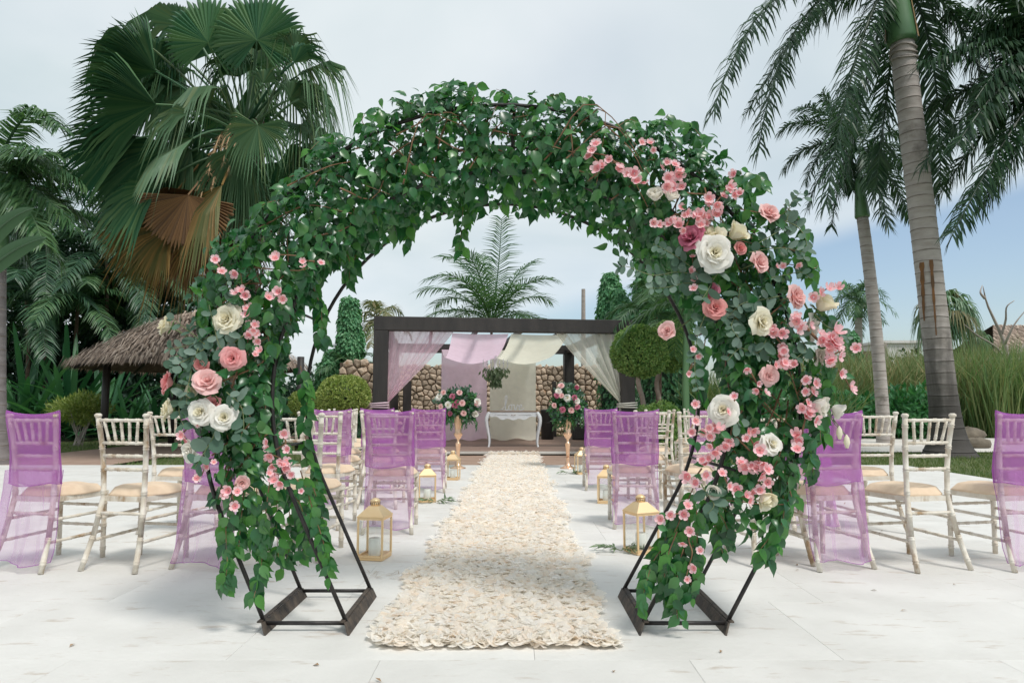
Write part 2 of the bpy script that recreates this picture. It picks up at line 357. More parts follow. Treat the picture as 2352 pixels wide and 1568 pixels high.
# ------------------------------------------------------------------ mesh building
def nrm(a):
    return a / np.maximum(np.linalg.norm(a, axis=-1, keepdims=True), 1e-9)


class MB:
    """Collects verts and faces, then links them as ONE mesh object."""

    def __init__(self):
        self.V, self.F, self.S, self.n = [], [], [], 0

    def add(self, V, F, mi=0):
        V = np.asarray(V, dtype=float).reshape(-1, 3)
        self.V.append(V)
        for f in F:
            self.F.append([i + self.n for i in f]); self.S.append(mi)
        self.n += len(V)
        return self

    def addfast(self, V, Fs, mi=0):
        """Fs: list of (m, k) index arrays."""
        V = np.asarray(V, dtype=float).reshape(-1, 3)
        self.V.append(V)
        for F in Fs:
            self.F.extend((F + self.n).tolist()); self.S.extend([mi] * len(F))
        self.n += len(V)
        return self

    def box(self, c, s, rz=0.0, taper=1.0, bev=0.0, mi=0):
        hx, hy, hz = s[0] / 2, s[1] / 2, s[2] / 2
        if bev:
            b = bev
            lev = [(-hz, b), (-hz + b, 0), (hz - b, 0), (hz, b)]
        else:
            lev = [(-hz, 0), (hz, 0)]
        V = []
        for k, (z, i) in enumerate(lev):
            t = taper if z > 0 else 1.0
            x, y = (hx - i) * t, (hy - i) * t
            if bev:
                bb = bev * 0.999
                V += [(-x + bb, -y, z), (x - bb, -y, z), (x, -y + bb, z), (x, y - bb, z), (x - bb, y, z), (-x + bb, y, z), (-x, y - bb, z), (-x, -y + bb, z)]
            else:
                V += [(-x, -y, z), (x, -y, z), (x, y, z), (-x, y, z)]
        m = 8 if bev else 4
        F = [list(range(m))[::-1], [m * (len(lev) - 1) + i for i in range(m)]]
        for k in range(len(lev) - 1):
            for i in range(m):
                j = (i + 1) % m
                F.append([k * m + i, k * m + j, (k + 1) * m + j, (k + 1) * m + i])
        V = np.array(V)
        if rz:
            cs, sn = math.cos(rz), math.sin(rz)
            V = np.stack([V[:, 0] * cs - V[:, 1] * sn, V[:, 0] * sn + V[:, 1] * cs, V[:, 2]], 1)
        return self.add(V + np.array(c), F, mi)

    def tube(self, pts, radii, sides=6, cap=True, mi=0, flat=None):
        p = np.array([tuple(q) for q in pts], dtype=float)
        n = len(p)
        r = np.full(n, radii, dtype=float) if np.isscalar(radii) else np.array(radii, dtype=float)
        tg = np.zeros_like(p)
        tg[1:-1] = p[2:] - p[:-2]; tg[0] = p[1] - p[0]; tg[-1] = p[-1] - p[-2]
        tg = nrm(tg)
        ref = np.array([0, 0, 1.0]) if abs(tg[0][2]) < 0.9 else np.array([1.0, 0, 0])
        u = nrm(np.cross(tg[0], ref)); V = []
        ang = np.arange(sides) * 2 * PI / sides + (PI / sides)
        for i in range(n):
            u = u - tg[i] * np.dot(u, tg[i]); u = u / max(np.linalg.norm(u), 1e-9)
            v = np.cross(tg[i], u)
            V.append(p[i] + r[i] * (np.cos(ang)[:, None] * u + np.sin(ang)[:, None] * v * (flat or 1.0)))
        F = []
        for i in range(n - 1):
            for k in range(sides):
                j = (k + 1) % sides
                F.append([i * sides + k, i * sides + j, (i + 1) * sides + j, (i + 1) * sides + k])
        if cap:
            F.append(list(range(sides))[::-1]); F.append([(n - 1) * sides + k for k in range(sides)])
        return self.add(np.concatenate(V), F, mi)

    def lathe(self, prof, segs=16, c=(0, 0, 0), cap=True, mi=0, squash=1.0):
        V, F = [], []
        for (r, z) in prof:
            for k in range(segs):
                a = 2 * PI * k / segs
                V.append((c[0] + r * math.cos(a), c[1] + r * math.sin(a) * squash, c[2] + z))
        for i in range(len(prof) - 1):
            for k in range(segs):
                j = (k + 1) % segs
                F.append([i * segs + k, i * segs + j, (i + 1) * segs + j, (i + 1) * segs + k])
        if cap:
            F.append(list(range(segs))[::-1]); F.append([(len(prof) - 1) * segs + k for k in range(segs)])
        return self.add(V, F, mi)

    def grid(self, Pg, closed_u=False, mi=0):
        Pg = np.asarray(Pg, dtype=float)
        nu, nv = Pg.shape[:2]
        F = []
        for i in range(nu if closed_u else nu - 1):
            i2 = (i + 1) % nu
            for j in range(nv - 1):
                F.append([i * nv + j, i2 * nv + j, i2 * nv + j + 1, i * nv + j + 1])
        return self.add(Pg.reshape(-1, 3), F, mi)

    def mesh(self, name, mats, smooth=False, off=None):
        V = np.concatenate(self.V) if self.V else np.zeros((0, 3))
        if off is not None:
            V = V - np.array(off)
        me = bpy.data.meshes.new(name)
        tot = np.fromiter((len(f) for f in self.F), dtype=np.int32, count=len(self.F))
        loops = np.fromiter((i for f in self.F for i in f), dtype=np.int32, count=int(tot.sum()))
        me.vertices.add(len(V)); me.loops.add(len(loops)); me.polygons.add(len(tot))
        me.vertices.foreach_set('co', V.astype(np.float32).ravel())
        me.loops.foreach_set('vertex_index', loops)
        st = np.zeros(len(tot), dtype=np.int32); st[1:] = np.cumsum(tot)[:-1]
        me.polygons.foreach_set('loop_start', st)
        me.polygons.foreach_set('loop_total', tot)
        ms = mats if isinstance(mats, (list, tuple)) else [mats]
        for m_ in ms:
            me.materials.append(m_)
        if len(ms) > 1:
            me.polygons.foreach_set('material_index', np.array(self.S, dtype=np.int32))
        me.polygons.foreach_set('use_smooth', np.full(len(tot), bool(smooth)))
        me.update(calc_edges=True)
        me.validate()
        return me

    def build(self, name, mats, parent=None, smooth=False, world=False, kind=None):
        """world=True: the verts are world coordinates and the (unturned) parent's place is taken off them."""
        off = None
        if world and parent is not None:
            off = tuple(parent_loc(parent))
        o = bpy.data.objects.new(name, self.mesh(name, mats, smooth, off))
        COL.objects.link(o)
        if parent is not None:
            o.parent = parent
        if kind:
            o['kind'] = kind
        return o


def parent_loc(p):
    v = Vector(p.location)
    while p.parent is not None:
        p = p.parent
        v = v + Vector(p.location)
    return v


def thing(name, label, cat, loc=(0, 0, 0), rz=0.0, group=None):
    o = bpy.data.objects.new(name, None)
    o.empty_display_size = 0.1
    COL.objects.link(o)
    o.location = loc
    o.rotation_euler = (0, 0, rz)
    tag(o, label, cat, group)
    return o


def tag(o, label=None, cat=None, group=None, kind=None):
    for k, v in (('label', label), ('category', cat), ('group', group), ('kind', kind)):
        if v:
            o[k] = v
    return o


KIDS = {}


def copy_tree(o, parent=None):
    c = o.copy()
    COL.objects.link(c)
    if parent is not None:
        c.parent = parent
    for ch in list(o.children):
        copy_tree(ch, c)
    return c


def inst(name, me, parent, loc=(0, 0, 0), M3=None, s=1.0):
    """A part that shares its mesh; M3 holds the axes as columns."""
    o = bpy.data.objects.new(name, me)
    COL.objects.link(o)
    o.parent = parent
    mt = Matrix.Identity(4)
    if M3 is not None:
        for i in range(3):
            for j in range(3):
                mt[i][j] = M3[i][j] * s
    else:
        mt = Matrix.Scale(s, 4)
    mt.translation = loc
    o.matrix_basis = mt
    return o


# ------------------------------------------------------------------ leaf shapes: x across, y towards the tip, z up from the face
def T_ficus():
    ts = [(0.0, 0.0), (0.13, 0.19), (0.36, 0.31), (0.62, 0.235), (0.82, 0.085), (1.0, 0.0)]
    V, F = [], []
    for i, (t, w) in enumerate(ts):
        zc_ = -0.10 * t - 0.30 * t ** 3
        if w == 0:
            V.append((0, t, zc_))
        else:
            V += [(-w, t, zc_ + 0.34 * w), (0, t, zc_), (w, t, zc_ + 0.34 * w)]
    F = [[0, 2, 1], [0, 3, 2]]
    for k in range(3):
        a = 1 + 3 * k
        F += [[a, a + 1, a + 4, a + 3], [a + 1, a + 2, a + 5, a + 4]]
    F += [[10, 11, 13], [11, 12, 13]]
    return np.array(V, float), F


def T_simple(w=0.3, fold=0.12, curl=0.1):
    V = [(0, 0, 0), (-w, 0.45, fold), (0, 0.5, 0), (w, 0.45, fold), (0, 1, -curl)]
    return np.array(V, float), [[0, 2, 1], [0, 3, 2], [1, 2, 4], [2, 3, 4]]


def T_round():
    V = [(0, 0.5, -0.06)]
    for k in range(9):
        a = -PI / 2 + 2 * PI * k / 9
        r = 0.5 if k else 0.52
        V.append((0.46 * math.cos(a), 0.5 + r * math.sin(a), 0.03 * math.cos(2 * a)))
    return np.array(V, float), [[0, 1 + k, 1 + (k + 1) % 9] for k in range(9)]


def T_petal():
    """Ruffled petal of the runner: a curved 3 x 3 sheet."""
    V = []
    for j, t in enumerate((0, 0.35, 0.72, 1.0)):
        w = (0.20, 0.44, 0.52, 0.36)[j]
        for i, u in enumerate((-1, -0.33, 0.33, 1)):
            V.append((u * w, t - 0.10 * u * u * (j == 3), 0.26 * t * (1 - t) * 2 + 0.08 * u * u * t + 0.02 * math.sin(i * 2.1 + j)))
    F = [[4 * j + i, 4 * j + i + 1, 4 * j + i + 5, 4 * j + i + 4] for j in range(3) for i in range(3)]
    return np.array(V, float), F


def T_blade():
    V = [(-0.5, 0, 0), (0.5, 0, 0), (0.42, 0.5, 0.0), (-0.42, 0.5, 0.0), (0, 1, 0)]
    return np.array(V, float), [[0, 1, 2, 3], [3, 2, 4]]


def frames(Y, Nv):
    y = nrm(np.asarray(Y, float))
    z = np.asarray(Nv, float)
    z = z - (z * y).sum(-1, keepdims=True) * y
    bad = np.linalg.norm(z, axis=-1) < 1e-4
    z[bad] = np.cross(y[bad], np.array([0.31, 0.77, 0.55]))
    z = nrm(z)
    x = np.cross(y, z)
    return x, y, z


def scatter(mb, T, pos, Y, Nv, length, width=None, mi=0):
    tv, tf = T
    x, y, z = frames(Y, Nv)
    n = len(pos)
    ln = np.broadcast_to(np.asarray(length, float), (n,))[:, None, None]
    wd = ln if width is None else np.broadcast_to(np.asarray(width, float), (n,))[:, None, None]
    V = np.asarray(pos)[:, None, :] + wd * tv[None, :, 0:1] * x[:, None, :] + ln * tv[None, :, 1:2] * y[:, None, :] + (ln if width is None else wd) * tv[None, :, 2:3] * z[:, None, :]
    base = np.arange(n) * len(tv)
    Fs = []
    for k in (3, 4):
        fk = np.array([f for f in tf if len(f) == k], dtype=int).reshape(-1, k)
        if len(fk):
            Fs.append((base[:, None, None] + fk[None]).reshape(-1, k))
    mb.addfast(V, Fs, mi)
    return mb


TF, TS, TR, TP, TB = T_ficus(), T_simple(), T_round(), T_petal(), T_blade()
TN = T_simple(0.13, 0.05, 0.12)
TW = T_simple(0.22, 0.10, 0.16)


def rdir(n):
    return nrm(rng.normal(size=(n, 3)))


def bez(p0, p1, p2, n):
    t = np.linspace(0, 1, n)[:, None]
    p0, p1, p2 = (np.array(tuple(q), float) for q in (p0, p1, p2))
    return (1 - t) ** 2 * p0 + 2 * t * (1 - t) * p1 + t ** 2 * p2


def catmull(pts, n):
    p = [np.array(tuple(q), float) for q in pts]
    p = [2 * p[0] - p[1]] + p + [2 * p[-1] - p[-2]]
    out = []
    m = len(p) - 3
    for q in np.linspace(0, m - 1e-6, n):
        i = int(q); t = q - i
        a, b, c, d = p[i:i + 4]
        out.append(0.5 * ((2 * b) + (c - a) * t + (2 * a - 5 * b + 4 * c - d) * t * t + (3 * b - a - 3 * c + d) * t ** 3))
    return np.array(out)


# ------------------------------------------------------------------ plants
def frond(mb, p0, p1, p2, ll=0.6, lw=0.028, n=46, droop=0.7, plume=0.25, start=0.12, r0=0.022, sweep=0.55, mi=0, mir=None):
    """Feather-palm frond on a quadratic curve: a rachis with leaflets on both sides that hang under their weight."""
    pts = bez(p0, p1, p2, 14)
    mb.tube(pts, np.linspace(r0, r0 * 0.25, 14), 5, mi=(mi if mir is None else mir))
    t = np.repeat(np.linspace(start, 1.0, n), 2) + rng.uniform(-0.004, 0.004, 2 * n)
    t = np.clip(t, 0, 1)
    sd_ = np.tile(np.array([-1.0, 1.0]), n)[:, None]
    a, b, c = (np.array(tuple(q), float) for q in (p0, p1, p2))
    tt = t[:, None]
    pos = (1 - tt) ** 2 * a + 2 * tt * (1 - tt) * b + tt ** 2 * c
    tg = nrm(2 * (1 - tt) * (b - a) + 2 * tt * (c - b))
    up = np.array([0, 0, 1.0])
    side = np.cross(tg, up)
    bad = np.linalg.norm(side, axis=1) < 0.15
    side[bad] = np.cross(tg[bad], np.array([0.3, 1, 0.1]))
    side = nrm(side)
    nv = nrm(np.cross(side, tg))
    L_ = ll * (0.35 + 0.65 * np.sin(PI * np.clip(0.12 + 0.80 * t, 0, 1)) ** 0.8) * rng.uniform(0.85, 1.1, 2 * n)
    d = nrm(side * sd_ + tg * (sweep + 0.5 * tt) + nv * (rng.normal(0.12, plume, (2 * n, 1))) + rng.normal(0, 0.06, (2 * n, 3)))
    g = np.array([0, 0, -1.0])
    m1 = pos + d * (L_[:, None] * 0.5) + g * (L_[:, None] * droop * 0.10)
    d2 = nrm(d + g * droop)
    tip = m1 + d2 * (L_[:, None] * 0.55)
    wv = nrm(np.cross(d, nv + rng.normal(0, 0.25, (2 * n, 3)))) * (lw / 2)
    V = np.stack([pos - wv * 0.6, pos + wv * 0.6, m1 + wv, m1 - wv, tip], 1)
    base = np.arange(2 * n) * 5
    mb.addfast(V, [base[:, None] + np.array([[0, 1, 2, 3]]), base[:, None] + np.array([[3, 2, 4]])], mi)


def fan_leaf(mb, hub, axis, normal, R, half=2.4, nseg=44, split=0.55, droop=0.35, bend=0.0, pet=None, mi=0, ragged=0.1):
    """Palmate leaf: pleated blade that splits into free tips, which droop."""
    hub = np.array(tuple(hub), float)
    ax = nrm(np.array(tuple(axis), float)); nn = np.array(tuple(normal), float)
    nn = nrm(nn - ax * np.dot(nn, ax)); sdv = np.cross(ax, nn)
    V, F = [], []
    dl = half / nseg
    g = np.array([0, 0, -1.0])
    for i in range(nseg):
        th = -half + (2 * i + 1) * dl
        Rr = R * (0.70 + 0.30 * math.cos(th * 0.5) ** 2) * random.uniform(1 - ragged, 1.0)
        sp = R * split * (0.78 + 0.22 * math.cos(th * 0.6)) * random.uniform(0.9, 1.05)

        def pt(a, r, lift=0.0):
            d = math.cos(a) * ax + math.sin(a) * sdv
            p = hub + d * r + nn * (lift - bend * (r / R) ** 2 * R)
            return p
        dm = droop * random.uniform(0.5, 1.5)
        rm = (sp + Rr) * 0.5
        k1 = ((rm - sp) / R) ** 2 * dm * 6 * R
        k2 = ((Rr - sp) / R) ** 2 * dm * 6 * R
        b = len(V)
        pl = R * 0.030
        V += [hub, pt(th - dl, sp), pt(th, sp, pl * 1.6), pt(th + dl, sp),
              pt(th - dl * 0.55, rm) + g * k1, pt(th, rm, pl) + g * k1, pt(th + dl * 0.55, rm) + g * k1, pt(th, Rr) * 1.0 + g * k2]
        F += [[b, b + 1, b + 2], [b, b + 2, b + 3], [b + 1, b + 4, b + 5, b + 2], [b + 2, b + 5, b + 6, b + 3], [b + 4, b + 7, b + 5], [b + 5, b + 7, b + 6]]
    mb.add(np.array(V), F, mi)


def blob(mb, c, r, n, T, ll, lw=None, shell=0.35, lump=0.12, up=0.4, mi=0, flat_bottom=False, seedv=None):
    """Leaves through the outer part of a lumpy ellipsoid."""
    d = rdir(n)
    if flat_bottom:
        d[:, 2] = np.where(d[:, 2] < -0.45, -0.45 + (d[:, 2] + 0.45) * 0.1, d[:, 2])
    ph = rng.uniform(0, 6.28, 6)
    lum = 1 + lump * (np.sin(3.1 * d[:, 0] + ph[0]) * np.sin(2.7 * d[:, 2] + ph[1]) + 0.7 * np.sin(6.3 * d[:, 1] + ph[2]) * np.sin(5.7 * d[:, 0] + ph[3]) + 0.5 * np.sin(9.1 * d[:, 2] + ph[4]) * np.sin(8.3 * d[:, 0] + ph[5]))
    rad = (1 - shell * rng.random(n) ** 1.7) * lum
    pos = np.array(tuple(c)) + d * np.array(r) * rad[:, None]
    Y = nrm(d * 0.8 + rdir(n) * 0.8 + np.array([0, 0, up]))
    scatter(mb, T, pos, Y, d + rdir(n) * 0.7, ll * rng.uniform(0.7, 1.25, n), None if lw is None else lw * rng.uniform(0.7, 1.2, n), mi)


def ring_trunk(mb, base, top, rb, rt, flare=0.0, nring=40, segs=18, ridge=0.02, bend=None, mi=0, flare_h=0.8, scar=False):
    """Palm trunk with raised leaf-scar rings."""
    base, top = np.array(tuple(base), float), np.array(tuple(top), float)
    H = np.linalg.norm(top - base)
    mid = (base + top) / 2 + (np.array(bend) if bend is not None else 0)
    V, F = [], []
    rows = nring * 4
    cell = np.array([0.0, 0.42, 0.50, 0.58])
    for i in range(rows + 1):
        t = min(1.0, (i // 4 + cell[i % 4] + (0.06 * math.sin(i // 4 * 7.1) if i % 4 else 0)) / nring)
        p = (1 - t) ** 2 * base + 2 * t * (1 - t) * mid + t * t * top
        r = rb + (rt - rb) * t + flare * math.exp(-t * H / flare_h * 2.2)
        r *= 1 + (ridge if i % 4 == 2 else 0) + (random.uniform(-0.006, 0.006))
        for k in range(segs):
            a = 2 * PI * k / segs
            rr = r * (1 + 0.02 * math.sin(3 * a + i * 0.05))
            V.append((p[0] + rr * math.cos(a), p[1] + rr * math.sin(a), p[2] + (0.008 * math.sin(a * 2 + i) if 0 < i < rows else 0)))
    F2 = []
    for i in range(rows):
        for k in range(segs):
            j = (k + 1) % segs
            (F2 if (scar and i % 4 == 1) else F).append([i * segs + k, i * segs + j, (i + 1) * segs + j, (i + 1) * segs + k])
    F.append([rows * segs + k for k in range(segs)])
    mb.add(V, F, mi)
    mb.add(V, F2, mi + 1)

# ================================================================== SETTING: ground, paths, paving
def sheet(name, x0, x1, y0, y1, z, m, nx=1, ny=1):
    mb = MB()
    mb.grid([[(x0 + (x1 - x0) * i / nx, y0 + (y1 - y0) * j / ny, z) for j in range(ny + 1)] for i in range(nx + 1)])
    return tag(mb.build(name, m), kind='structure')


sheet('ground', -400, 400, -60, 700, -0.06, M_LAWN, 8, 8)
sheet('brown_path', -9.7, -6.9, 11.62, 23.0, -0.022, M_EARTHP)
sheet('earth_strip', -3.4, 3.7, 11.62, 14.02, -0.018, M_EARTHP)
sheet('pale_path', 4.4, 17.0, 15.2, 21.5, -0.026, M_WHITEP)

PAVX0, PAVX1, PAVY0, PAVY1 = -11.5, 6.55, -1.2, 11.6
paving = sheet('paving', PAVX0, PAVX1, PAVY0, PAVY1, -0.012, M_BED)
sw, sh_ = 1.22, 0.80
k = 0
y = PAVY0
slabmesh = {}
while y < PAVY1 - 0.01:
    y1 = min(y + sh_, PAVY1)
    x = PAVX0 - sw * (0.0, 0.5, 0.27, 0.73)[k % 4]
    while x < PAVX1 - 0.01:
        xa, xb = max(x, PAVX0), min(x + sw, PAVX1)
        if xb - xa > 0.06 and y1 > 1.2:
            key = (round(xb - xa, 2), round(y1 - y, 2))
            if key not in slabmesh:
                mb = MB()
                mb.box((0, 0, -0.02), (xb - xa - 0.0012, y1 - y - 0.0012, 0.04), bev=0.0008)
                slabmesh[key] = mb.mesh('slab', M_SLAB)
            s = inst('slab', slabmesh[key], paving, ((xa + xb) / 2, (y + y1) / 2, 0.0))
        x += sw
    y += sh_
    k += 1


def grass_patch(name, rects, n, h0, h1, mtl, wd=0.007):
    mb = MB()
    areas = np.array([(a[1] - a[0]) * (a[3] - a[2]) for a in rects]); cnt = (areas / areas.sum() * n).astype(int)
    for a, c in zip(rects, cnt):
        pos = np.stack([rng.uniform(a[0], a[1], c), rng.uniform(a[2], a[3], c), np.full(c, -0.055)], 1)
        Y = nrm(np.stack([rng.normal(0, 0.45, c), rng.normal(0, 0.45, c), np.ones(c)], 1))
        scatter(mb, TB, pos, Y, rdir(c), rng.uniform(h0, h1, c), np.full(c, wd))
    return tag(mb.build(name, mtl), kind='stuff')


grass_patch('lawn_grass', [(-16, -9.75, 11.7, 19), (-6.85, -3.45, 11.7, 18), (6.6, 14, 8.0, 15.1), (3.75, 6.55, 11.7, 15.1), (-14, -11.6, 7, 11.7)], 42000, 0.05, 0.10, M_GRASS, 0.012)

# ================================================================== DECK AND PERGOLA
DZ = 0.07
deck = thing('wooden_deck', 'low brown plank deck under the dark pergola', 'deck', (0, 14.1, 0))
plk = MB(); plk.box((0, 0, 0), (6.6, 0.136, 0.03), bev=0.004)
plm = plk.mesh('plank', M_DECK)
for i in range(46):
    inst('plank', plm, deck, (-0.1 + random.uniform(-0.01, 0.01), 0.12 + i * 0.142, DZ - 0.015 + random.uniform(-0.001, 0.001)))
mb = MB(); mb.box((-0.1, 3.3, 0.018), (6.5, 6.5, 0.036)); mb.build('joist_frame', M_DARKW, deck)
mb = MB(); mb.box((-0.1, 0.012, 0.03), (6.7, 0.05, 0.055), bev=0.006); mb.build('edge_strip', M_WHITEP, deck)

PU, PV = Vector((0.9918, 0.1276, 0)), Vector((-0.1276, 0.9918, 0))
PF = P(873, 930, 14.2); PF.z = 0


def PG(a, b, z):
    return PF + PU * a + PV * b + Vector((0, 0, z))


PRZ = math.atan2(0.1276, 0.9918)
PLEN, PDEP, PTOP, PBOT = 5.27, 6.0, 2.84, 2.55
perg = thing('pergola', 'dark brown timber pergola standing over the wooden deck', 'pergola', tuple(PG(PLEN / 2, PDEP / 2, 0)))


def pbox(name, a, b, z, s, m=M_DARKW, bev=0.008, parent=None):
    q = MB(); q.box(PG(a, b, z), s, rz=PRZ, bev=bev)
    return q.build(name, m, parent or perg, world=True)


for a in (0, PLEN):
    for b in (0, PDEP):
        pbox('post', a, b, PBOT / 2, (0.30, 0.24 if b == 0 else 0.26, PBOT - 0.004))
pbox('front_beam', PLEN / 2, 0, (PTOP + PBOT) / 2, (PLEN + 0.30, 0.24, PTOP - PBOT))
pbox('rear_beam', PLEN / 2, PDEP, (PTOP + PBOT) / 2 - 0.05, (PLEN + 0.26, 0.2, PTOP - PBOT - 0.1))
for a in (0, PLEN):
    pbox('side_beam', a, PDEP / 2, (PTOP + PBOT) / 2 - 0.02, (0.2, PDEP - 0.25, 0.22))
for i in range(1, 5):
    pbox('rafter', PLEN * i / 5, PDEP / 2, PTOP - 0.09, (0.07, PDEP - 0.25, 0.12), bev=0.004)
pbox('cross_beam', PLEN / 2, 3.75, PBOT - 0.005, (PLEN - 0.22, 0.10, 0.14))
pbox('hanging_post', 2.36, 4.6, (PBOT + DZ) / 2, (0.10, 0.10, PBOT - DZ - 0.15), M_BROWNTOP)
pbox('rail_post', 4.72, PDEP - 0.5, 0.85, (0.11, 0.09, 1.7))
for z in (0.95, 1.42):
    pbox('side_rail', 5.0, PDEP - 0.5, z, (0.7, 0.06, 0.07))
pbox('rail_post', 0.42, PDEP - 0.5, 0.85, (0.24, 0.09, 1.7))


def gather_curtain(name, label, a0, a1, at, zt, mtl, tie_mat):
    """Sheer cloth hung along the beam and drawn together to a tie on the post, with a tail below."""
    nu, nv = 74, 26
    c = thing(name, label, 'curtain', tuple(PG(at, 0, 0)), 0, 'sheer curtains tied back on the pergola posts')
    g = []
    for i in range(nu):
        u = i / (nu - 1)
        row = []
        for j in range(nv):
            t = j / (nv - 1)
            e = t ** 1.02
            a = (a0 + (a1 - a0) * u) * (1 - e) + (at + (u - 0.5) * 0.10) * e
            z = (PBOT + 0.02) * (1 - t) + zt * t - 0.10 * math.sin(PI * t) * abs(a - at) * 0.5
            b = 0.10 + (0.045 * math.sin(u * 34 + 1.3 * math.sin(u * 9)) + 0.012 * math.sin(u * 71 + t * 3)) * (1 - 0.6 * t) - 0.12 * e
            row.append(PG(a, b, z))
        g.append(row)
    mb = MB(); mb.grid([[tuple(p) for p in r] for r in g]); mb.build('drape', mtl, c, True, world=True)
    mb = MB()
    g = []
    for i in range(24):
        u = i / 23
        row = []
        for j in range(10):
            t = j / 9
            a = at + (u - 0.5) * (0.10 + 0.16 * t)
            row.append(tuple(PG(a, -0.02 - 0.05 * math.sin(t * 2) + 0.025 * math.sin(u * 30), zt - 0.01 - t * (zt - DZ - 0.3))))
        g.append(row)
    mb.grid(g); mb.build('tail', mtl, c, True, world=True)
    mb = MB()
    sgn = -1 if at < 1 else 1
    ap = 0.0 if at < 1 else PLEN
    for k_ in range(3):
        z = zt - 0.02 - 0.045 * k_
        pts = [PG(ap + dx, dy, z + 0.012 * math.sin(dx * 9 + k_)) for dx, dy in ((-0.175, -0.14), (0.175, -0.14), (0.175, 0.14), (-0.175, 0.14), (-0.175, -0.14))]
        mb.tube(pts, 0.026, 6, flat=0.5)
    mb.build('tie_band', tie_mat, c, True, world=True)


M_TIEP = mat('pink_tie_cloth', (0.78, 0.58, 0.66), (0.82, 0.64, 0.71), rough=0.8, scale=9)
M_TIEC = mat('cream_tie_cloth', (0.76, 0.73, 0.64), (0.80, 0.78, 0.70), rough=0.8, scale=9)
gather_curtain('sheer_curtain', 'pink sheer curtain gathered and tied to the left pergola post', 0.16, 1.52, 0.13, 1.06, M_PINKC, M_TIEP)
gather_curtain('sheer_curtain', 'cream sheer curtain gathered and tied to the right pergola post', 3.72, PLEN - 0.16, PLEN - 0.13, 1.06, M_CREAMC, M_TIEC)


def panel(name, label, a0, a1, mtl, front_shift):
    """One long cloth: slung under the roof from the front beam, then hanging to the deck."""
    path = [(0.12, 2.53), (0.7, 2.34), (1.4, 2.20), (2.1, 2.15), (2.8, 2.22), (3.4, 2.38), (3.66, 2.46), (3.72, 2.36), (3.73, 1.9), (3.73, 1.2), (3.72, 0.6), (3.68, 0.22), (3.60, 0.10)]
    pts = catmull([(b, z, 0) for b, z in path], 60)
    g = []
    nu = 22
    for i in range(nu):
        u = i / (nu - 1)
        row = []
        for j, (b, z, _) in enumerate(pts):
            f = max(0.0, 1 - b / 3.7)
            a = a0 + (a1 - a0) * u + front_shift * f
            zz = z - (0.16 * math.sin(PI * u) * math.sin(PI * min(1, b / 3.6)) if z > 2.1 and b < 3.6 else 0)
            bb = b + (0.015 * math.sin(u * 13 + z * 2) if b > 3.5 else 0)
            if z < 0.35:
                bb -= 0.10 * (0.35 - z) * (1 + math.sin(u * 11 + a0 * 3)); zz += 0.03 * math.sin(u * 11 + a0 * 3) * (0.35 - z) / 0.25
            row.append(tuple(PG(a, bb, zz)))
        g.append(row)
    c = thing(name, label, 'drape', tuple(PG((a0 + a1) / 2, 3.6, DZ)), 0, 'cloth panels hung behind the altar table')
    mb = MB(); mb.grid(g); mb.build('cloth', mtl, c, True, world=True)


panel('cloth_panel', 'pink cloth panel slung from the pergola roof and hanging to the deck', 1.35, 2.56, M_PINKP, 0.14)
panel('cloth_panel', 'cream cloth panel slung from the pergola roof behind the white table', 2.64, 3.88, M_CREAMP, 0.12)

# ------------------------------------------------------------------ stone walls


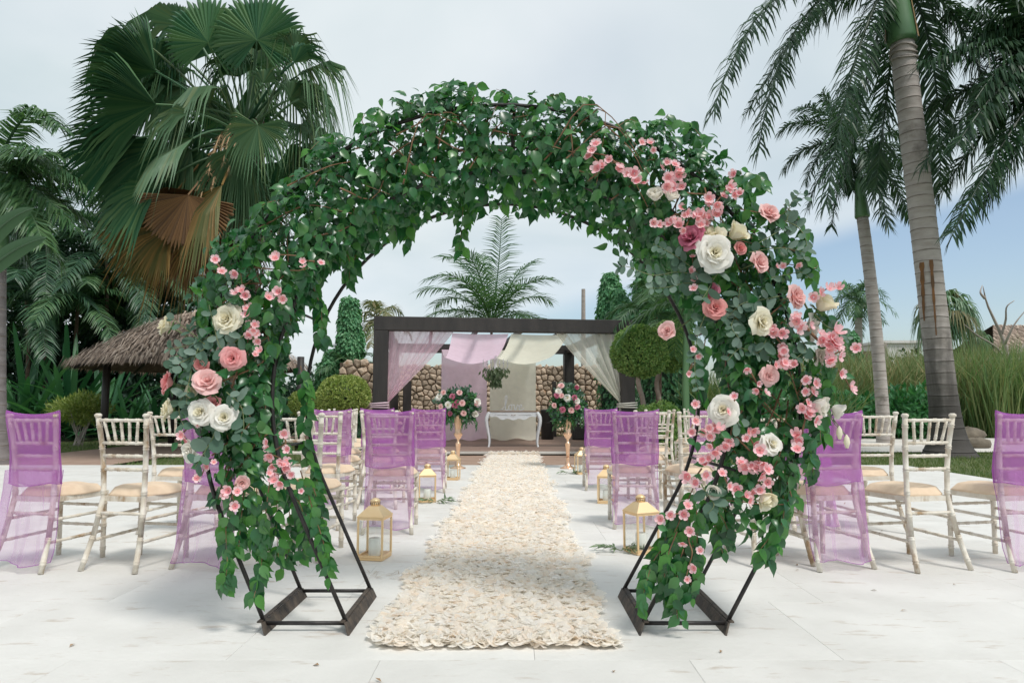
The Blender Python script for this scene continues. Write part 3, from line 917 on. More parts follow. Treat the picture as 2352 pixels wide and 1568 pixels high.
def stone_wall(label, x0, x1, yf, h, cw, chh, avoid, seed, limit=300):
    rs = random.Random(seed)
    w = thing('stone_wall', label, 'wall', ((x0 + x1) / 2, yf + 0.2, 0))
    mb = MB(); mb.box((0, 0.05, h / 2 - 0.02), (x1 - x0 - 0.02, 0.34, h - 0.05)); mb.build('core', M_MORTAR, w)
    nx, nz = max(2, int((x1 - x0) / cw)), max(2, int(h / chh))
    pts = {}
    for i in range(-1, nx + 1):
        for j in range(-1, nz + 1):
            pts[(i, j)] = (x0 + (i + 0.5 + rs.uniform(-0.36, 0.36) + 0.25 * (j % 2)) * (x1 - x0) / nx, (j + 0.5 + rs.uniform(-0.34, 0.34)) * h / nz)
    cells = []
    for (i, j), (cx, cz) in pts.items():
        if not (x0 < cx < x1 and 0 < cz < h):
            continue
        poly = [(x0 - .04, -0.02), (x1 + .04, -0.02), (x1 + .04, h + 0.05), (x0 - .04, h + 0.05)]
        for di in range(-2, 3):
            for dj in range(-2, 3):
                q = pts.get((i + di, j + dj))
                if q is None or (di == 0 and dj == 0):
                    continue
                mx, mz = (cx + q[0]) / 2, (cz + q[1]) / 2
                dx, dz = q[0] - cx, q[1] - cz
                out = []
                for a in range(len(poly)):
                    p, r = poly[a], poly[(a + 1) % len(poly)]
                    sp_, sr = (p[0] - mx) * dx + (p[1] - mz) * dz, (r[0] - mx) * dx + (r[1] - mz) * dz
                    if sp_ <= 0:
                        out.append(p)
                    if sp_ * sr < 0:
                        t = sp_ / (sp_ - sr)
                        out.append((p[0] + (r[0] - p[0]) * t, p[1] + (r[1] - p[1]) * t))
                poly = out
                if len(poly) < 3:
                    break
            if len(poly) < 3:
                break
        if len(poly) >= 3:
            cells.append((avoid(cx, cz), rs.random(), cx, cz, poly))
    cells.sort(key=lambda c: (c[0], c[1]))
    rest = MB()
    for n_, (_, _, cx, cz, poly) in enumerate(cells):
        m = MB() if n_ < limit else rest
        dep = rs.uniform(0.05, 0.10)
        V = []
        for sc, yy in ((0.97, 0.0), (0.91, -dep * 0.55), (0.62, -dep)):
            for (px_, pz_) in poly:
                V.append((cx + (px_ - cx) * sc * rs.uniform(0.86, 1.04), yf - 0.115 + 0.115 + yy - 0.0, cz + (pz_ - cz) * sc * rs.uniform(0.86, 1.04)))
        V.append((cx + rs.uniform(-.02, .02), yf - dep * rs.uniform(1.0, 1.3), cz))
        np_ = len(poly)
        F = []
        for lv in range(2):
            for a in range(np_):
                b = (a + 1) % np_
                F.append([lv * np_ + a, lv * np_ + b, (lv + 1) * np_ + b, (lv + 1) * np_ + a])
        for a in range(np_):
            F.append([2 * np_ + a, 2 * np_ + (a + 1) % np_, 3 * np_])
        m.add(V, F)
        if m is not rest:
            m.build('stone', M_STONE, w, False, world=True)
    if rest.n:
        rest.build('stones', M_STONE, w, False, world=True, kind='stuff')


def behind_cloth(cx, cz):
    px = CPX + cx / 22.2 * FPX
    return 1 if (1026 < px < 1128 or 1140 < px < 1240 or cz < 0.5) else 0


stone_wall('long brown coral stone wall running behind the pergola', -4.3, 3.75, 22.2, 2.30, 0.20, 0.155, behind_cloth, 3)
stone_wall('short end of stone wall with bigger stones left of the pergola', -4.62, -3.3, 18.2, 2.18, 0.24, 0.17, lambda a, b: 0 if b > 1.0 else 1, 5)

# ------------------------------------------------------------------ thatched palapa
THX, THY = P(444, 930, 17.5).x, 17.5
pal = thing('thatched_umbrella', 'round thatched palapa roof on dark posts over the path at left', 'palapa', (THX, THY, 0))
RT, ZE, ZA = 2.82, 1.90, 3.28


def thr(t):      # roof radius and height along the slope
    return RT * t, ZA - (ZA - ZE) * (t ** 1.55)


mb = MB(); mb.lathe([(thr(t)[0] + 0.001, thr(t)[1] - 0.05) for t in (0, .2, .4, .6, .8, .97)], 28, cap=False); mb.build('roof_core', M_THATCHB, pal)
mb = MB()
for lay in range(17):
    t = 0.06 + 0.94 * lay / 16
    r, z = thr(t)
    n = int(80 + 620 * t)
    a = rng.uniform(0, 2 * PI, n)
    rr = r + rng.normal(0, 0.05, n)
    pos = np.stack([rr * np.cos(a), rr * np.sin(a), z + rng.uniform(0.0, 0.07, n)], 1)
    d = np.stack([np.cos(a + rng.normal(0, .16, n)), np.sin(a + rng.normal(0, .16, n)), np.full(n, -0.30 - 0.6 * t) + rng.normal(0, .42, n)], 1)
    if lay == 16:
        d[:, 2] -= 0.7
    ln = rng.uniform(0.14, 0.34, n)
    scatter(mb, TB, pos - nrm(d) * ln[:, None] * 0.6, d, np.stack([np.cos(a), np.sin(a), np.full(n, 1.6)], 1), ln, rng.uniform(0.02, 0.05, n))
mb.build('thatch', M_THATCH, pal, kind='stuff')
mb = MB()
for k in range(12):
    a = 2 * PI * k / 12
    mb.tube([(0, 0, ZA - .12), (RT * .93 * math.cos(a), RT * .93 * math.sin(a), ZE - .02)], 0.035, 6)
mb.build('rafters', M_DARKW, pal)
for px in (245, 690, 400, 560):
    x_ = (px - CPX) / FPX * (16.3 if px in (245, 690) else 18.6)
    mb = MB(); mb.tube([(x_, 16.3 if px in (245, 690) else 18.6, -0.06), (x_, 16.3 if px in (245, 690) else 18.6, 2.15)], 0.085, 10)
    mb.build('post', M_DARKW, pal, True, world=True)

# ================================================================== PALMS
# ---- big fan palm, upper left
FZ = 13.0
fb = P(560, 930, FZ); fb.z = -0.06
fan = thing('fan_palm', 'big fan palm with round pleated leaves and brown dead skirt at upper left', 'palm tree', tuple(fb))
ft = P(566, 300, FZ)
mb = MB()
ring_trunk(mb, fb, ft, 0.24, 0.19, 0.12, 60, 14, 0.05)
mb.build('trunk', M_BTRUNK, fan, world=True)
mb = MB()
bts = []
for i in range(170):      # old leaf bases on the trunk
    t = random.uniform(0.45, 1.0); a = random.uniform(0, 2 * PI)
    p = Vector(fb).lerp(ft, t); o_ = Vector((math.cos(a), math.sin(a), 0))
    mb.tube([p + o_ * 0.15, p + o_ * 0.30 + Vector((0, 0, 0.12)), p + o_ * 0.36 + Vector((0, 0, 0.30))], [0.05, 0.035, 0.015], 4)
mb.build('leaf_bases', M_BTRUNK, fan, world=True)
PX = FZ / FPX


def fanp(hub, dz, tipdir, R, half, mtl, droop, nrmdir=None, bend=0.0, nseg=44, split=0.55):
    """hub in print pixels, dz metres nearer(-)/farther(+), tipdir as a direction on the print (x right, y up)."""
    mb = MB()
    h = P(hub[0], hub[1], FZ + dz)
    ax = Vector((tipdir[0], tipdir[2] if len(tipdir) > 2 else 0.0, tipdir[1]))
    nv = Vector(nrmdir) if nrmdir else Vector((0.1, -1, 0.25))
    fan_leaf(mb, h, ax, nv, R * (FZ + dz) / FPX, half, nseg, split, droop, bend)
    c0 = ft + Vector((random.uniform(-.1, .1), random.uniform(-.1, .1), random.uniform(-0.5, 0.15)))
    mid = c0.lerp(h, 0.5) + Vector((0, 0, 0.16 * (h - c0).length))
    pp = bez(c0, mid, h, 8)
    mb.tube(pp, np.linspace(0.035, 0.018, 8), 5)
    mb.build('fan_leaf', mtl, fan, world=True)


fanp((478, 98), -0.9, (0.05, 1), 135, 2.55, M_FAN, 0.30, (0.05, -1, -0.35), split=0.72)
fanp((590, 92), -1.0, (0.0, 1), 140, 2.6, M_FAN, 0.28, (0.0, -1, -0.35), split=0.72)
fanp((358, 165), -1.2, (-0.9, 0.42), 215, 0.95, M_FAN, 0.12, (0.35, -1, -0.1), split=0.5)
fanp((352, 158), -0.7, (-0.45, 0.9), 175, 1.1, M_FAN, 0.6, (0.3, -1, -0.2), split=0.42)
fanp((358, 240), -1.4, (-1, 0.02), 225, 0.95, M_FAN, 0.14, (0.3, -1, -0.1), split=0.52)
fanp((312, 318), -1.2, (-1, -0.15), 205, 0.9, M_FAN, 0.12, (0.3, -1, 0.2), split=0.48)
fanp((400, 330), -0.9, (-1, -0.42), 260, 0.6, M_FAN, 0.08, (0.2, -1, 0.3), split=0.42)
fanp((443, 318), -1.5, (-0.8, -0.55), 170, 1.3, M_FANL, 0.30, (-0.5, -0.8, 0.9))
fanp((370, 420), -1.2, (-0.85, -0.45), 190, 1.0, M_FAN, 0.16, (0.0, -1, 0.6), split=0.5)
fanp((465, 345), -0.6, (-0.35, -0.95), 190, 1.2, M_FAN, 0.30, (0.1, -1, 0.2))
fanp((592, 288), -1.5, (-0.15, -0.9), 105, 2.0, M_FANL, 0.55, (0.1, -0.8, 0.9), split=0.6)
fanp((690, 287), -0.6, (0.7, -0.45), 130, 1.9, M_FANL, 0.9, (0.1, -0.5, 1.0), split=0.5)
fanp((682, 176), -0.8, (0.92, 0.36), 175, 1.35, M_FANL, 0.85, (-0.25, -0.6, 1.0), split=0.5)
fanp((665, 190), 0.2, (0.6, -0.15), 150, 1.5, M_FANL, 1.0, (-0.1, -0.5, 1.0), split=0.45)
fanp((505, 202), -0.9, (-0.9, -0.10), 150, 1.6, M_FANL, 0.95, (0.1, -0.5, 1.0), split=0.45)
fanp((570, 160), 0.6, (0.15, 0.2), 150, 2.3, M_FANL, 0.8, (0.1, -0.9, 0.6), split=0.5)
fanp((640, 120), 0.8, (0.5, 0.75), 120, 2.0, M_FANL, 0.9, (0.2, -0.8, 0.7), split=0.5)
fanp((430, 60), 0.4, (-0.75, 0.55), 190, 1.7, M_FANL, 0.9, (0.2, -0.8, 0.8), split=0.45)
fanp((330, 70), 0.1, (-0.9, -0.1), 130, 1.6, M_FAN, 1.0, (0.1, -0.8, 0.9), split=0.5)
fanp((420, 150), 0.9, (-0.6, 0.2), 190, 2.2, M_FAN, 0.7, (0.2, -1, 0.3))
fanp((540, 250), 0.7, (0.2, -0.6), 170, 2.4, M_FAN, 0.8, (0.1, -1, 0.3))
fanp((640, 372), -0.3, (0.55, -0.75), 110, 2.0, M_FAN, 0.5, (0.0, -1, 0.3), split=0.62)
fanp((510, 425), -1.4, (-0.55, -0.85), 165, 1.0, M_FANY, 0.45, (-0.5, -0.8, 0.6))
fanp((575, 400), -0.9, (-0.1, -1), 150, 1.1, M_FANL, 0.5, (0.0, -1, 0.5))
fanp((432, 448), -1.3, (-0.10, -1), 135, 1.5, M_FANB, 0.2, (0.1, -1, 0.1), split=0.85)
for (hx, hy), td, R_, hf, mm in (((410, 470), (-0.8, -0.6), 215, 0.8, M_FANY), ((440, 480), (-0.62, -0.8), 215, 0.8, M_FANY), ((470, 490), (-0.3, -0.95), 190, 0.9, M_FANB), ((500, 480), (-0.1, -1), 165, 1.0, M_FANY),
                             ((530, 500), (0.05, -1), 150, 1.0, M_FANB), ((555, 470), (0.25, -0.95), 150, 0.9, M_FANB), ((460, 440), (-0.7, -0.7), 190, 0.9, M_FANB), ((520, 440), (-0.35, -0.9), 200, 0.8, M_FANY), ((590, 450), (0.4, -0.9), 130, 0.9, M_FANB)):
    fanp((hx, hy), random.uniform(-0.9, 0.5), td, R_, hf, mm, 0.18, (0.2, -1, 0.15), nseg=38, split=0.42)
for k_ in range(15):      # younger, finely split fans filling the crown
    a_ = math.radians(random.uniform(20, 215)); q_ = random.uniform(95, 215)
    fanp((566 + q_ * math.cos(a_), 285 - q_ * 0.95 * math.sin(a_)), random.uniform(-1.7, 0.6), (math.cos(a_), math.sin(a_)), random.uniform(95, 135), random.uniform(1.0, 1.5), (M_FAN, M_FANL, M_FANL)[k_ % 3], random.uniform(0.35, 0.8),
         (random.uniform(-.4, .4), -0.9, random.uniform(-0.1, 0.8)), nseg=30, split=random.uniform(0.32, 0.45))
for (hx, hy), td, R_, hf, mm in (((410, 400), (-0.9, -0.35), 200, 0.7, M_FAN), ((405, 440), (-0.75, -0.60), 215, 0.7, M_FANO), ((380, 500), (-0.75, -0.65), 170, 0.8, M_FANO), ((430, 520), (-0.5, -0.85), 150, 0.8, M_FANB), ((470, 520), (-0.25, -1), 140, 0.8, M_FANO), ((500, 540), (0.0, -1), 125, 0.8, M_FANB), ((395, 520), (-0.65, -0.7), 140, 0.8, M_FANO), ((545, 520), (0.1, -1), 130, 0.8, M_FANO), ((350, 380), (-1, -0.25), 170, 0.7, M_FAN), ((320, 90), (-0.95, -0.2), 140, 0.8, M_FANL), ((620, 420), (0.35, -0.9), 110, 1.0, M_FAN), ((700, 330), (0.5, -0.8), 110, 1.2, M_FANL), ((420, 200), (-0.55, -0.35), 150, 1.0, M_FANL), ((560, 330), (-0.3, -0.9), 160, 0.9, M_FANL)):
    fanp((hx, hy), random.uniform(-1.3, 0.2), td, R_, hf, mm, 0.10 if mm in (M_FANO, M_FANB, M_FAN) else 0.5, (0.1, -1, 0.3), nseg=36, split=0.52)
mb = MB()
for q in ((548, 262), (530, 285), (515, 300), (560, 290), (498, 330), (520, 345)):
    tip = P(q[0] - 40 + random.uniform(-30, 10), q[1] + 90 + random.uniform(0, 60), FZ - 1.2)
    c0 = P(q[0], q[1], FZ - 0.5)
    pp = bez(c0, (c0 + tip) / 2 + Vector((0, 0, 0.3)), tip, 20)
    mb.tube(pp, 0.012, 4)
    pr = np.repeat(pp[3:], 8, 0)
    scatter(mb, TN, pr, rdir(len(pr)) * 0.7 + np.array([0, 0, -0.9]), rdir(len(pr)), rng.uniform(0.06, 0.20, len(pr)), rng.uniform(0.015, 0.035, len(pr)))
mb.build('flower_stalk', M_TAN, fan, world=True)


# ---- royal palms
def royal(label, base, top, rb, rt, fl, shaft_h, fronds, mtl, trunk_mat=None, scar_mat=None, bend=None, group='tall royal palms', spear=True, crown_r=None):
    base, top = Vector(base), Vector(top)
    r = thing('royal_palm', label, 'palm tree', tuple(base), 0, group)
    mb = MB(); ring_trunk(mb, base, top, rb, rt, fl, max(16, int((top - base).length / 0.23)), 20, 0.03, bend, scar=True)
    mb.build('trunk', [trunk_mat or M_PTRUNK, scar_mat or M_SCAR], r, True, world=True)
    d = (top - base).normalized()
    s1 = top + d * shaft_h
    mb = MB()
    pr = [(1.22, 0.0), (1.30, 0.05), (1.20, 0.22), (1.0, 0.5), (0.75, 0.85), (0.5, 1.0)]
    mb.tube([top + d * shaft_h * t for _, t in pr], [rt * k_ for k_, _ in pr], 16)
    mb.build('crownshaft', M_CROWNSH, r, True, world=True)
    for f in fronds:
        m2 = MB()
        p0, p1, p2 = f[0], f[1], f[2]
        kw = f[3] if len(f) > 3 else {}
        frond(m2, p0 if p0 is not None else s1, p1, p2, **kw)
        m2.build('frond', mtl, r, world=True)
    return r


def crown(c, R, cnt, el0=75, el1=-35, az0=0.0, drop=0.55, **kw):
    """n fronds round a crown centre: young ones upright, old ones hanging."""
    out = []
    for i in range(cnt):
        t = i / max(1, cnt - 1)
        az = az0 + i * 2.399963
        el = math.radians(el0 + (el1 - el0) * t + random.uniform(-6, 6))
        ln = R * random.uniform(0.85, 1.1)
        d = Vector((math.cos(az) * math.cos(el), math.sin(az) * math.cos(el), math.sin(el)))
        p1 = Vector(c) + d * ln * 0.55 + Vector((0, 0, 0.12 * ln))
        hd = Vector((math.cos(az), math.sin(az), 0))
        p2 = Vector(c) + d * ln * 0.8 + hd * ln * 0.22 * math.cos(el) - Vector((0, 0, drop * ln * (0.35 + 0.65 * math.cos(el))))
        out.append((Vector(c), p1, p2, dict(kw)))
    return out


RZ = 13.9
rb_ = G(2182, 1042); rbase = Vector((rb_.x, rb_.y, -0.05))
rtop = P(2072, 100, RZ)
big = dict(ll=0.66, lw=0.040, n=150, droop=1.25, plume=0.5, r0=0.04, sweep=0.5)


def pf(a, b, c, za=RZ, zb=RZ, zc=RZ, **kw):
    k_ = dict(big); k_.update(kw)
    return (P(a[0], a[1], za), P(b[0], b[1], zb), P(c[0], c[1], zc), k_)


royal('tall royal palm with pale ringed trunk and rust stains, nearest at right', rbase, rtop, 0.27, 0.235, 0.26, 2.0, [
    pf((2045, -60), (1760, -150), (1636, 262), zc=12.6, zb=13.0),
    pf((2040, -60), (1800, -60), (1742, 348), zc=12.9, zb=13.2),
    pf((2040, -40), (1880, -40), (1715, 260), zc=14.6, zb=14.4),
    pf((2050, -60), (1960, 60), (1898, 470), zc=12.4, zb=12.8),
    pf((2050, -30), (2000, 120), (1935, 420), zc=14.0, zb=13.8),
    pf((2070, -40), (2040, 180), (2010, 450), zc=14.9, zb=14.9),
    pf((2070, -50), (2160, 40), (2160, 430), zc=15.0, zb=14.6),
    pf((2070, -50), (2230, -20), (2290, 330), zc=13.4, zb=13.4),
    pf((2070, -70), (2250, -180), (2420, 100), zc=13.6),
    pf((2060, -70), (2000, -220), (1900, -120), zc=11.0, zb=12),
    pf((2060, -70), (2120, -220), (2220, -60), zc=16.0, zb=15),
], M_RPALM, M_PTRUNKR, M_SCARR, spear=False)
rp = [o for o in COL.objects if o.name == 'royal_palm'][0]
ds = (rtop - rbase).normalized()
mb = MB()      # tan sheaths wrapped on the crownshaft
for a0, w_ in ((2.9, 0.7), (5.4, 0.55)):
    g = []
    for i in range(7):
        a = a0 + w_ * (i / 6 - 0.5)
        row = []
        for j in range(9):
            t = j / 8
            rr = 0.235 * (1.36 - 0.55 * t) * 1.03
            aa = a + 0.25 * t - (a - a0) * 0.5 * (1 - t)
            p = rtop + ds * (2.0 * t * 0.95 + 0.02)
            row.append((p.x + rr * math.cos(aa), p.y + rr * math.sin(aa), p.z))
        g.append(row)
    mb.grid(g)
mb.build('leaf_sheath', M_SHEATH, rp, True, world=True)
for i in range(3):
    mb = MB()
    t_ = 0.985 - 0.014 * i
    c_ = rbase.lerp(rtop, t_)
    pts = [(c_.x + 0.25 * math.cos(a), c_.y + 0.25 * math.sin(a), c_.z + 0.03 * math.sin(2 * a + i)) for a in np.linspace(0, 2 * PI, 25)]
    mb.tube(pts, 0.022, 5, flat=0.8); mb.build('bark_band', M_PTRUNK, rp, True, world=True)
for px0, y0, y1, w_ in ((2118, 602, 735, 0.05), (2133, 598, 770, 0.065)):
    g = []
    for j in range(14):
        t = j / 13
        py = y0 + (y1 - y0) * t
        tt = (P(2100, py, RZ).z - rbase.z) / (rtop.z - rbase.z)
        c_ = rbase.lerp(rtop, tt); rr = 0.27 + (0.235 - 0.27) * tt + 0.014 + 0.26 * math.exp(-tt * 9.1 / 0.8 * 2.2)
        xx = P(px0 + (py - 600) * 0.10, py, RZ).x - c_.x
        row = []
        for i in range(4):
            x_ = xx + w_ * (1 - 0.75 * t) * (i / 3 - 0.5) * (1 + 0.25 * math.sin(j * 2.1))
            x_ = max(-rr * 0.97, min(rr * 0.97, x_))
            row.append((c_.x + x_, c_.y - math.sqrt(max(1e-4, rr * rr - x_ * x_)), c_.z))
        g.append(row)
    mb = MB(); mb.grid(g); mb.build('rust_streak', M_RUSTST, rp, True, world=True)
SZ = 19.0
b2 = P(2028, 930, SZ); b2.z = -0.05
t2 = P(1981, 500, SZ)
c2_ = P(1968, 345, SZ)
k2 = dict(ll=0.62, lw=0.042, n=84, droop=0.8, plume=0.4, r0=0.03)
fr2 = []
for tip, mid in (((1792, 300), (1870, 240)), ((1800, 390), (1860, 300)), ((1855, 480), (1890, 350)), ((1830, 250), (1900, 230)), ((2120, 430), (2070, 330)), ((2090, 500), (2040, 370)), ((2150, 320), (2060, 270)), ((1910, 520), (1925, 390)),
                 ((1960, 200), (1950, 280)), ((2030, 240), (2000, 290)), ((1890, 215), (1930, 280)), ((2040, 520), (2010, 400)), ((1960, 440), (1940, 340)), ((2000, 430), (2010, 340)), ((2170, 410), (2080, 300)), ((1850, 420), (1890, 300))):
    dz_ = random.uniform(-1.6, 1.6)
    fr2.append((c2_, P(mid[0], mid[1], SZ + dz_ * 0.6), P(tip[0], tip[1], SZ + dz_), k2))
royal('middle royal palm with slender pale trunk and green crownshaft, behind the tallest', b2, t2, 0.17, 0.155, 0.05, 1.15, fr2, M_RPALM, bend=(0.12, 0, 0))
b4 = P(2440, 930, 13.0); b4.z = -0.05
R4 = 13.0
c4_ = P(2420, 180, R4)
fr4 = []
for mid, tip, zz in (((2330, 260), (2187, 540), 12.2), ((2300, 140), (2120, 380), 13.2), ((2320, 60), (2110, 150), 12.6), ((2340, 330), (2260, 470), 13.8), ((2300, 220), (2150, 460), 14.2), ((2340, 20), (2180, 30), 13.6), ((2380, 0), (2250, -40), 12.4), ((2300, 150), (2090, 270), 14.4), ((2330, 120), (2200, 330), 11.8), ((2350, 60), (2240, 230), 12.2), ((2350, -20), (2180, 130), 13.0), ((2500, 0), (2640, 120), 13), ((2520, 120), (2650, 330), 13.5), ((2440, -60), (2440, -220), 12)):
    fr4.append((c4_, P(mid[0], mid[1], (R4 + zz) / 2), P(tip[0], tip[1], zz), dict(big, ll=0.66)))
royal('royal palm beyond the right edge whose dark fronds hang into the upper right corner', b4, c4_ - Vector((0, 0, 1.4)), 0.27, 0.22, 0.2, 1.4, fr4, M_RPALM)
# small far royal palm at right
Z3 = 40.0
b3 = P(1972, 930, Z3); b3.z = -0.05
royal('small distant royal palm with drooping crown seen between the two trunks', b3, P(1972, 730, Z3), 0.22, 0.2, 0, 1.0, crown(P(1970, 682, Z3), 1.9, 17, 75, -45, 0.4, 0.6, ll=0.8, lw=0.06, n=26, droop=0.9, plume=0.4), M_LPALM)
# royal palm at the left edge
Z5 = 12.0
b5 = P(-6, 930, Z5); b5.z = -0.05
c5_ = P(-10, 395, Z5)
k5 = dict(ll=0.55, lw=0.040, n=84, droop=1.0, plume=0.35, r0=0.03)
fr5 = []
for mid, tip, dz_ in (((60, 190), (137, 292), -0.8), ((90, 330), (200, 430), -0.3), ((80, 360), (215, 470), 0.6), ((60, 400), (170, 520), -0.6), ((90, 420), (190, 500), 0.9), ((50, 420), (100, 560), -1.0), ((100, 380), (240, 415), 1.2), ((30, 440), (60, 600), 0.4), ((70, 350), (150, 390), 1.5), ((-60, 250), (-160, 330), 0.5), ((-80, 400), (-170, 560), 0), ((40, 330), (110, 350), -1.2), ((110, 340), (225, 350), 1.8), ((60, 440), (140, 610), 0.8)):
    fr5.append((c5_, P(mid[0], mid[1], Z5 + dz_ * 0.6), P(tip[0], tip[1], Z5 + dz_), k5))
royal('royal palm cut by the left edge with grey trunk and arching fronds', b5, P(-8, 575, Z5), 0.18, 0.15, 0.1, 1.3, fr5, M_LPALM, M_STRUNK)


# ---- clumping feather palms
def feather(label, base, crowns, mtl, group=None, name='feather_palm', stem_mat=None):
    r = thing(name, label, 'palm tree', tuple(base), 0, group)
    for cpt, fr in crowns:
        mb = MB()
        mb.tube(bez(base, Vector(base).lerp(cpt, 0.5) + Vector((random.uniform(-.2, .2), 0, 0)), cpt, 10), np.linspace(0.075, 0.05, 10), 8)
        mb.build('stem', stem_mat or M_BTRUNK, r, True, world=True)
        for f in fr:
            m2 = MB(); frond(m2, *f[:3], **f[3]); m2.build('frond', mtl, r, world=True)
    return r


def fbase(px, Z):
    b = P(px, 930, Z); b.z = -0.06
    return b


dk = dict(ll=0.72, lw=0.045, n=44, droop=0.7, plume=0.2, r0=0.02)
GP = 'shady feather palms behind the thatched roof'
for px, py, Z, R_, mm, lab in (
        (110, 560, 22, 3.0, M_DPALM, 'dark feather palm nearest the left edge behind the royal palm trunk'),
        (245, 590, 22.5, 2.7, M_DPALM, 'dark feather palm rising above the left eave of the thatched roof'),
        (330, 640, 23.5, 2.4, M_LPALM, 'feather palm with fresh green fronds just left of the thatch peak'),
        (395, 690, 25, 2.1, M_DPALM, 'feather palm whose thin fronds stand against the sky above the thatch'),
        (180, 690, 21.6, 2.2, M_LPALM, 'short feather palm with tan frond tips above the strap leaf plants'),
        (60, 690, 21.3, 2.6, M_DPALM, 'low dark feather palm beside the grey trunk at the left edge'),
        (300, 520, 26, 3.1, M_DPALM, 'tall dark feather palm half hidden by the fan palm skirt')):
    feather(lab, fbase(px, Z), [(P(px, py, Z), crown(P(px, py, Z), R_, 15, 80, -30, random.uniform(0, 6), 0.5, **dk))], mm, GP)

# palm standing behind the pergola, in the middle
CZ = 25.0
cb, cc_ = fbase(1130, CZ), P(1128, 742, CZ)
kc = dict(ll=0.95, lw=0.045, n=44, droop=0.55, plume=0.15, r0=0.035, sweep=0.6)
frc = []
for mid, tip, dz_ in (((1148, 620), (1152, 503), 0), ((1070, 600), (985, 640), -0.8), ((1080, 580), (1020, 590), 0.9), ((1050, 640), (968, 668), 0.6), ((1105, 600), (1062, 575), -0.6), ((1180, 620), (1225, 600), 0.8), ((1195, 630), (1265, 640), -0.8),
                      ((1200, 660), (1262, 690), 0.6), ((1060, 690), (985, 725), -1.0), ((1200, 700), (1255, 745), 0.9), ((1100, 640), (1040, 640), -1.6), ((1160, 640), (1205, 655), -1.6), ((1090, 690), (1030, 740), 1.5), ((1175, 690), (1215, 740), -1.4), ((1120, 620), (1105, 585), 1.4), ((1065, 655), (1000, 700), 1.2)):
    frc.append((cc_, P(mid[0], mid[1], CZ + dz_), P(tip[0], tip[1], CZ + 1.6 * dz_), kc))
feather('feather palm rising in the middle behind the pergola beam', cb, [(cc_, frc)], M_LPALM)
# right of the pergola
feather('bright green feather palm behind the right topiary balls', fbase(1500, 15.5), [(P(1505, 720, 15.5), crown(P(1505, 720, 15.5), 1.25, 15, 75, -30, 1.0, 0.5, ll=0.5, lw=0.03, n=38, droop=0.6, plume=0.15))], M_LPALM)
feather('feather palm with smooth green and brown stem beside the low hedge', fbase(1577, 12.6), [(P(1580, 690, 12.6), crown(P(1580, 690, 12.6), 1.2, 12, 80, -20, 0.3, 0.5, ll=0.45, lw=0.03, n=34, droop=0.6))], M_LPALM, stem_mat=M_CROWNSH)
feather('small yellowing palm beside the left end of the pergola', fbase(862, 27), [(P(866, 730, 27), crown(P(866, 730, 27), 1.4, 12, 70, -45, 2.0, 0.6, ll=0.6, lw=0.05, n=26, droop=0.9))], M_YPALM)
feather('low young palm behind the short stone wall at left', fbase(800, 19.2), [(P(798, 848, 19.2), crown(P(798, 848, 19.2), 1.0, 14, 80, 10, 0.5, 0.3, ll=0.45, lw=0.03, n=26, droop=0.4))], M_LPALM)

# sabal palms far right
for (px, py, Z, R_, n_, lab) in ((2172, 722, 30, 1.55, 26, 'round headed sabal palm right of the tall ringed trunk'), (2243, 782, 34, 0.8, 14, 'small sabal palm in front of the far thatched house')):
    b = fbase(px, Z); c_ = P(px, py, Z)
    r = thing('sabal_palm', lab, 'palm tree', tuple(b))
    mb = MB(); ring_trunk(mb, b, c_, 0.2, 0.17, 0, 20, 10, 0.04); mb.build('trunk', M_BARK, r, world=True)
    for i in range(n_):
        a = i * 2.4; el = math.radians(80 - 125 * i / n_)
        d = Vector((math.cos(a) * math.cos(el), math.sin(a) * math.cos(el), math.sin(el)))
        mb = MB()
        h = c_ + d * R_ * 0.42
        fan_leaf(mb, h, d + Vector((0, 0, -0.25)), Vector((0, 0, 1)) + d * 0.4, R_ * 0.62, 1.6, 18, 0.5, 0.9, 0.2)
        mb.tube([c_, h], 0.02, 4)
        mb.build('fan_leaf', M_FANL if i % 3 else M_YPALM, r, world=True)

# ================================================================== SHRUBS, COLUMNS, REEDS
def topiary(label, base, c, r, n, T, ll, mtl, trunk=None, name='topiary_tree', cat='topiary', group=None, trad=0.045, bark=None, **kw):
    t = thing(name, label, cat, tuple(base), 0, group)
    mb = MB(); blob(mb, c, r, n, T, ll, **kw); mb.build('foliage', mtl, t, world=True)
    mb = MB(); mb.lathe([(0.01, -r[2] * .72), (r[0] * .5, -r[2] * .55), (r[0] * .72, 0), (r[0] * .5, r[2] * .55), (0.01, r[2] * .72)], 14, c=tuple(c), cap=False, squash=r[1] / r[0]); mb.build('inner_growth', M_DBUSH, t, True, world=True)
    if trunk:
        mb = MB(); mb.tube(catmull(trunk, 10), np.linspace(trad * 1.2, trad, 10), 8); mb.build('trunk', bark or M_BARK, t, True, world=True)
    return t


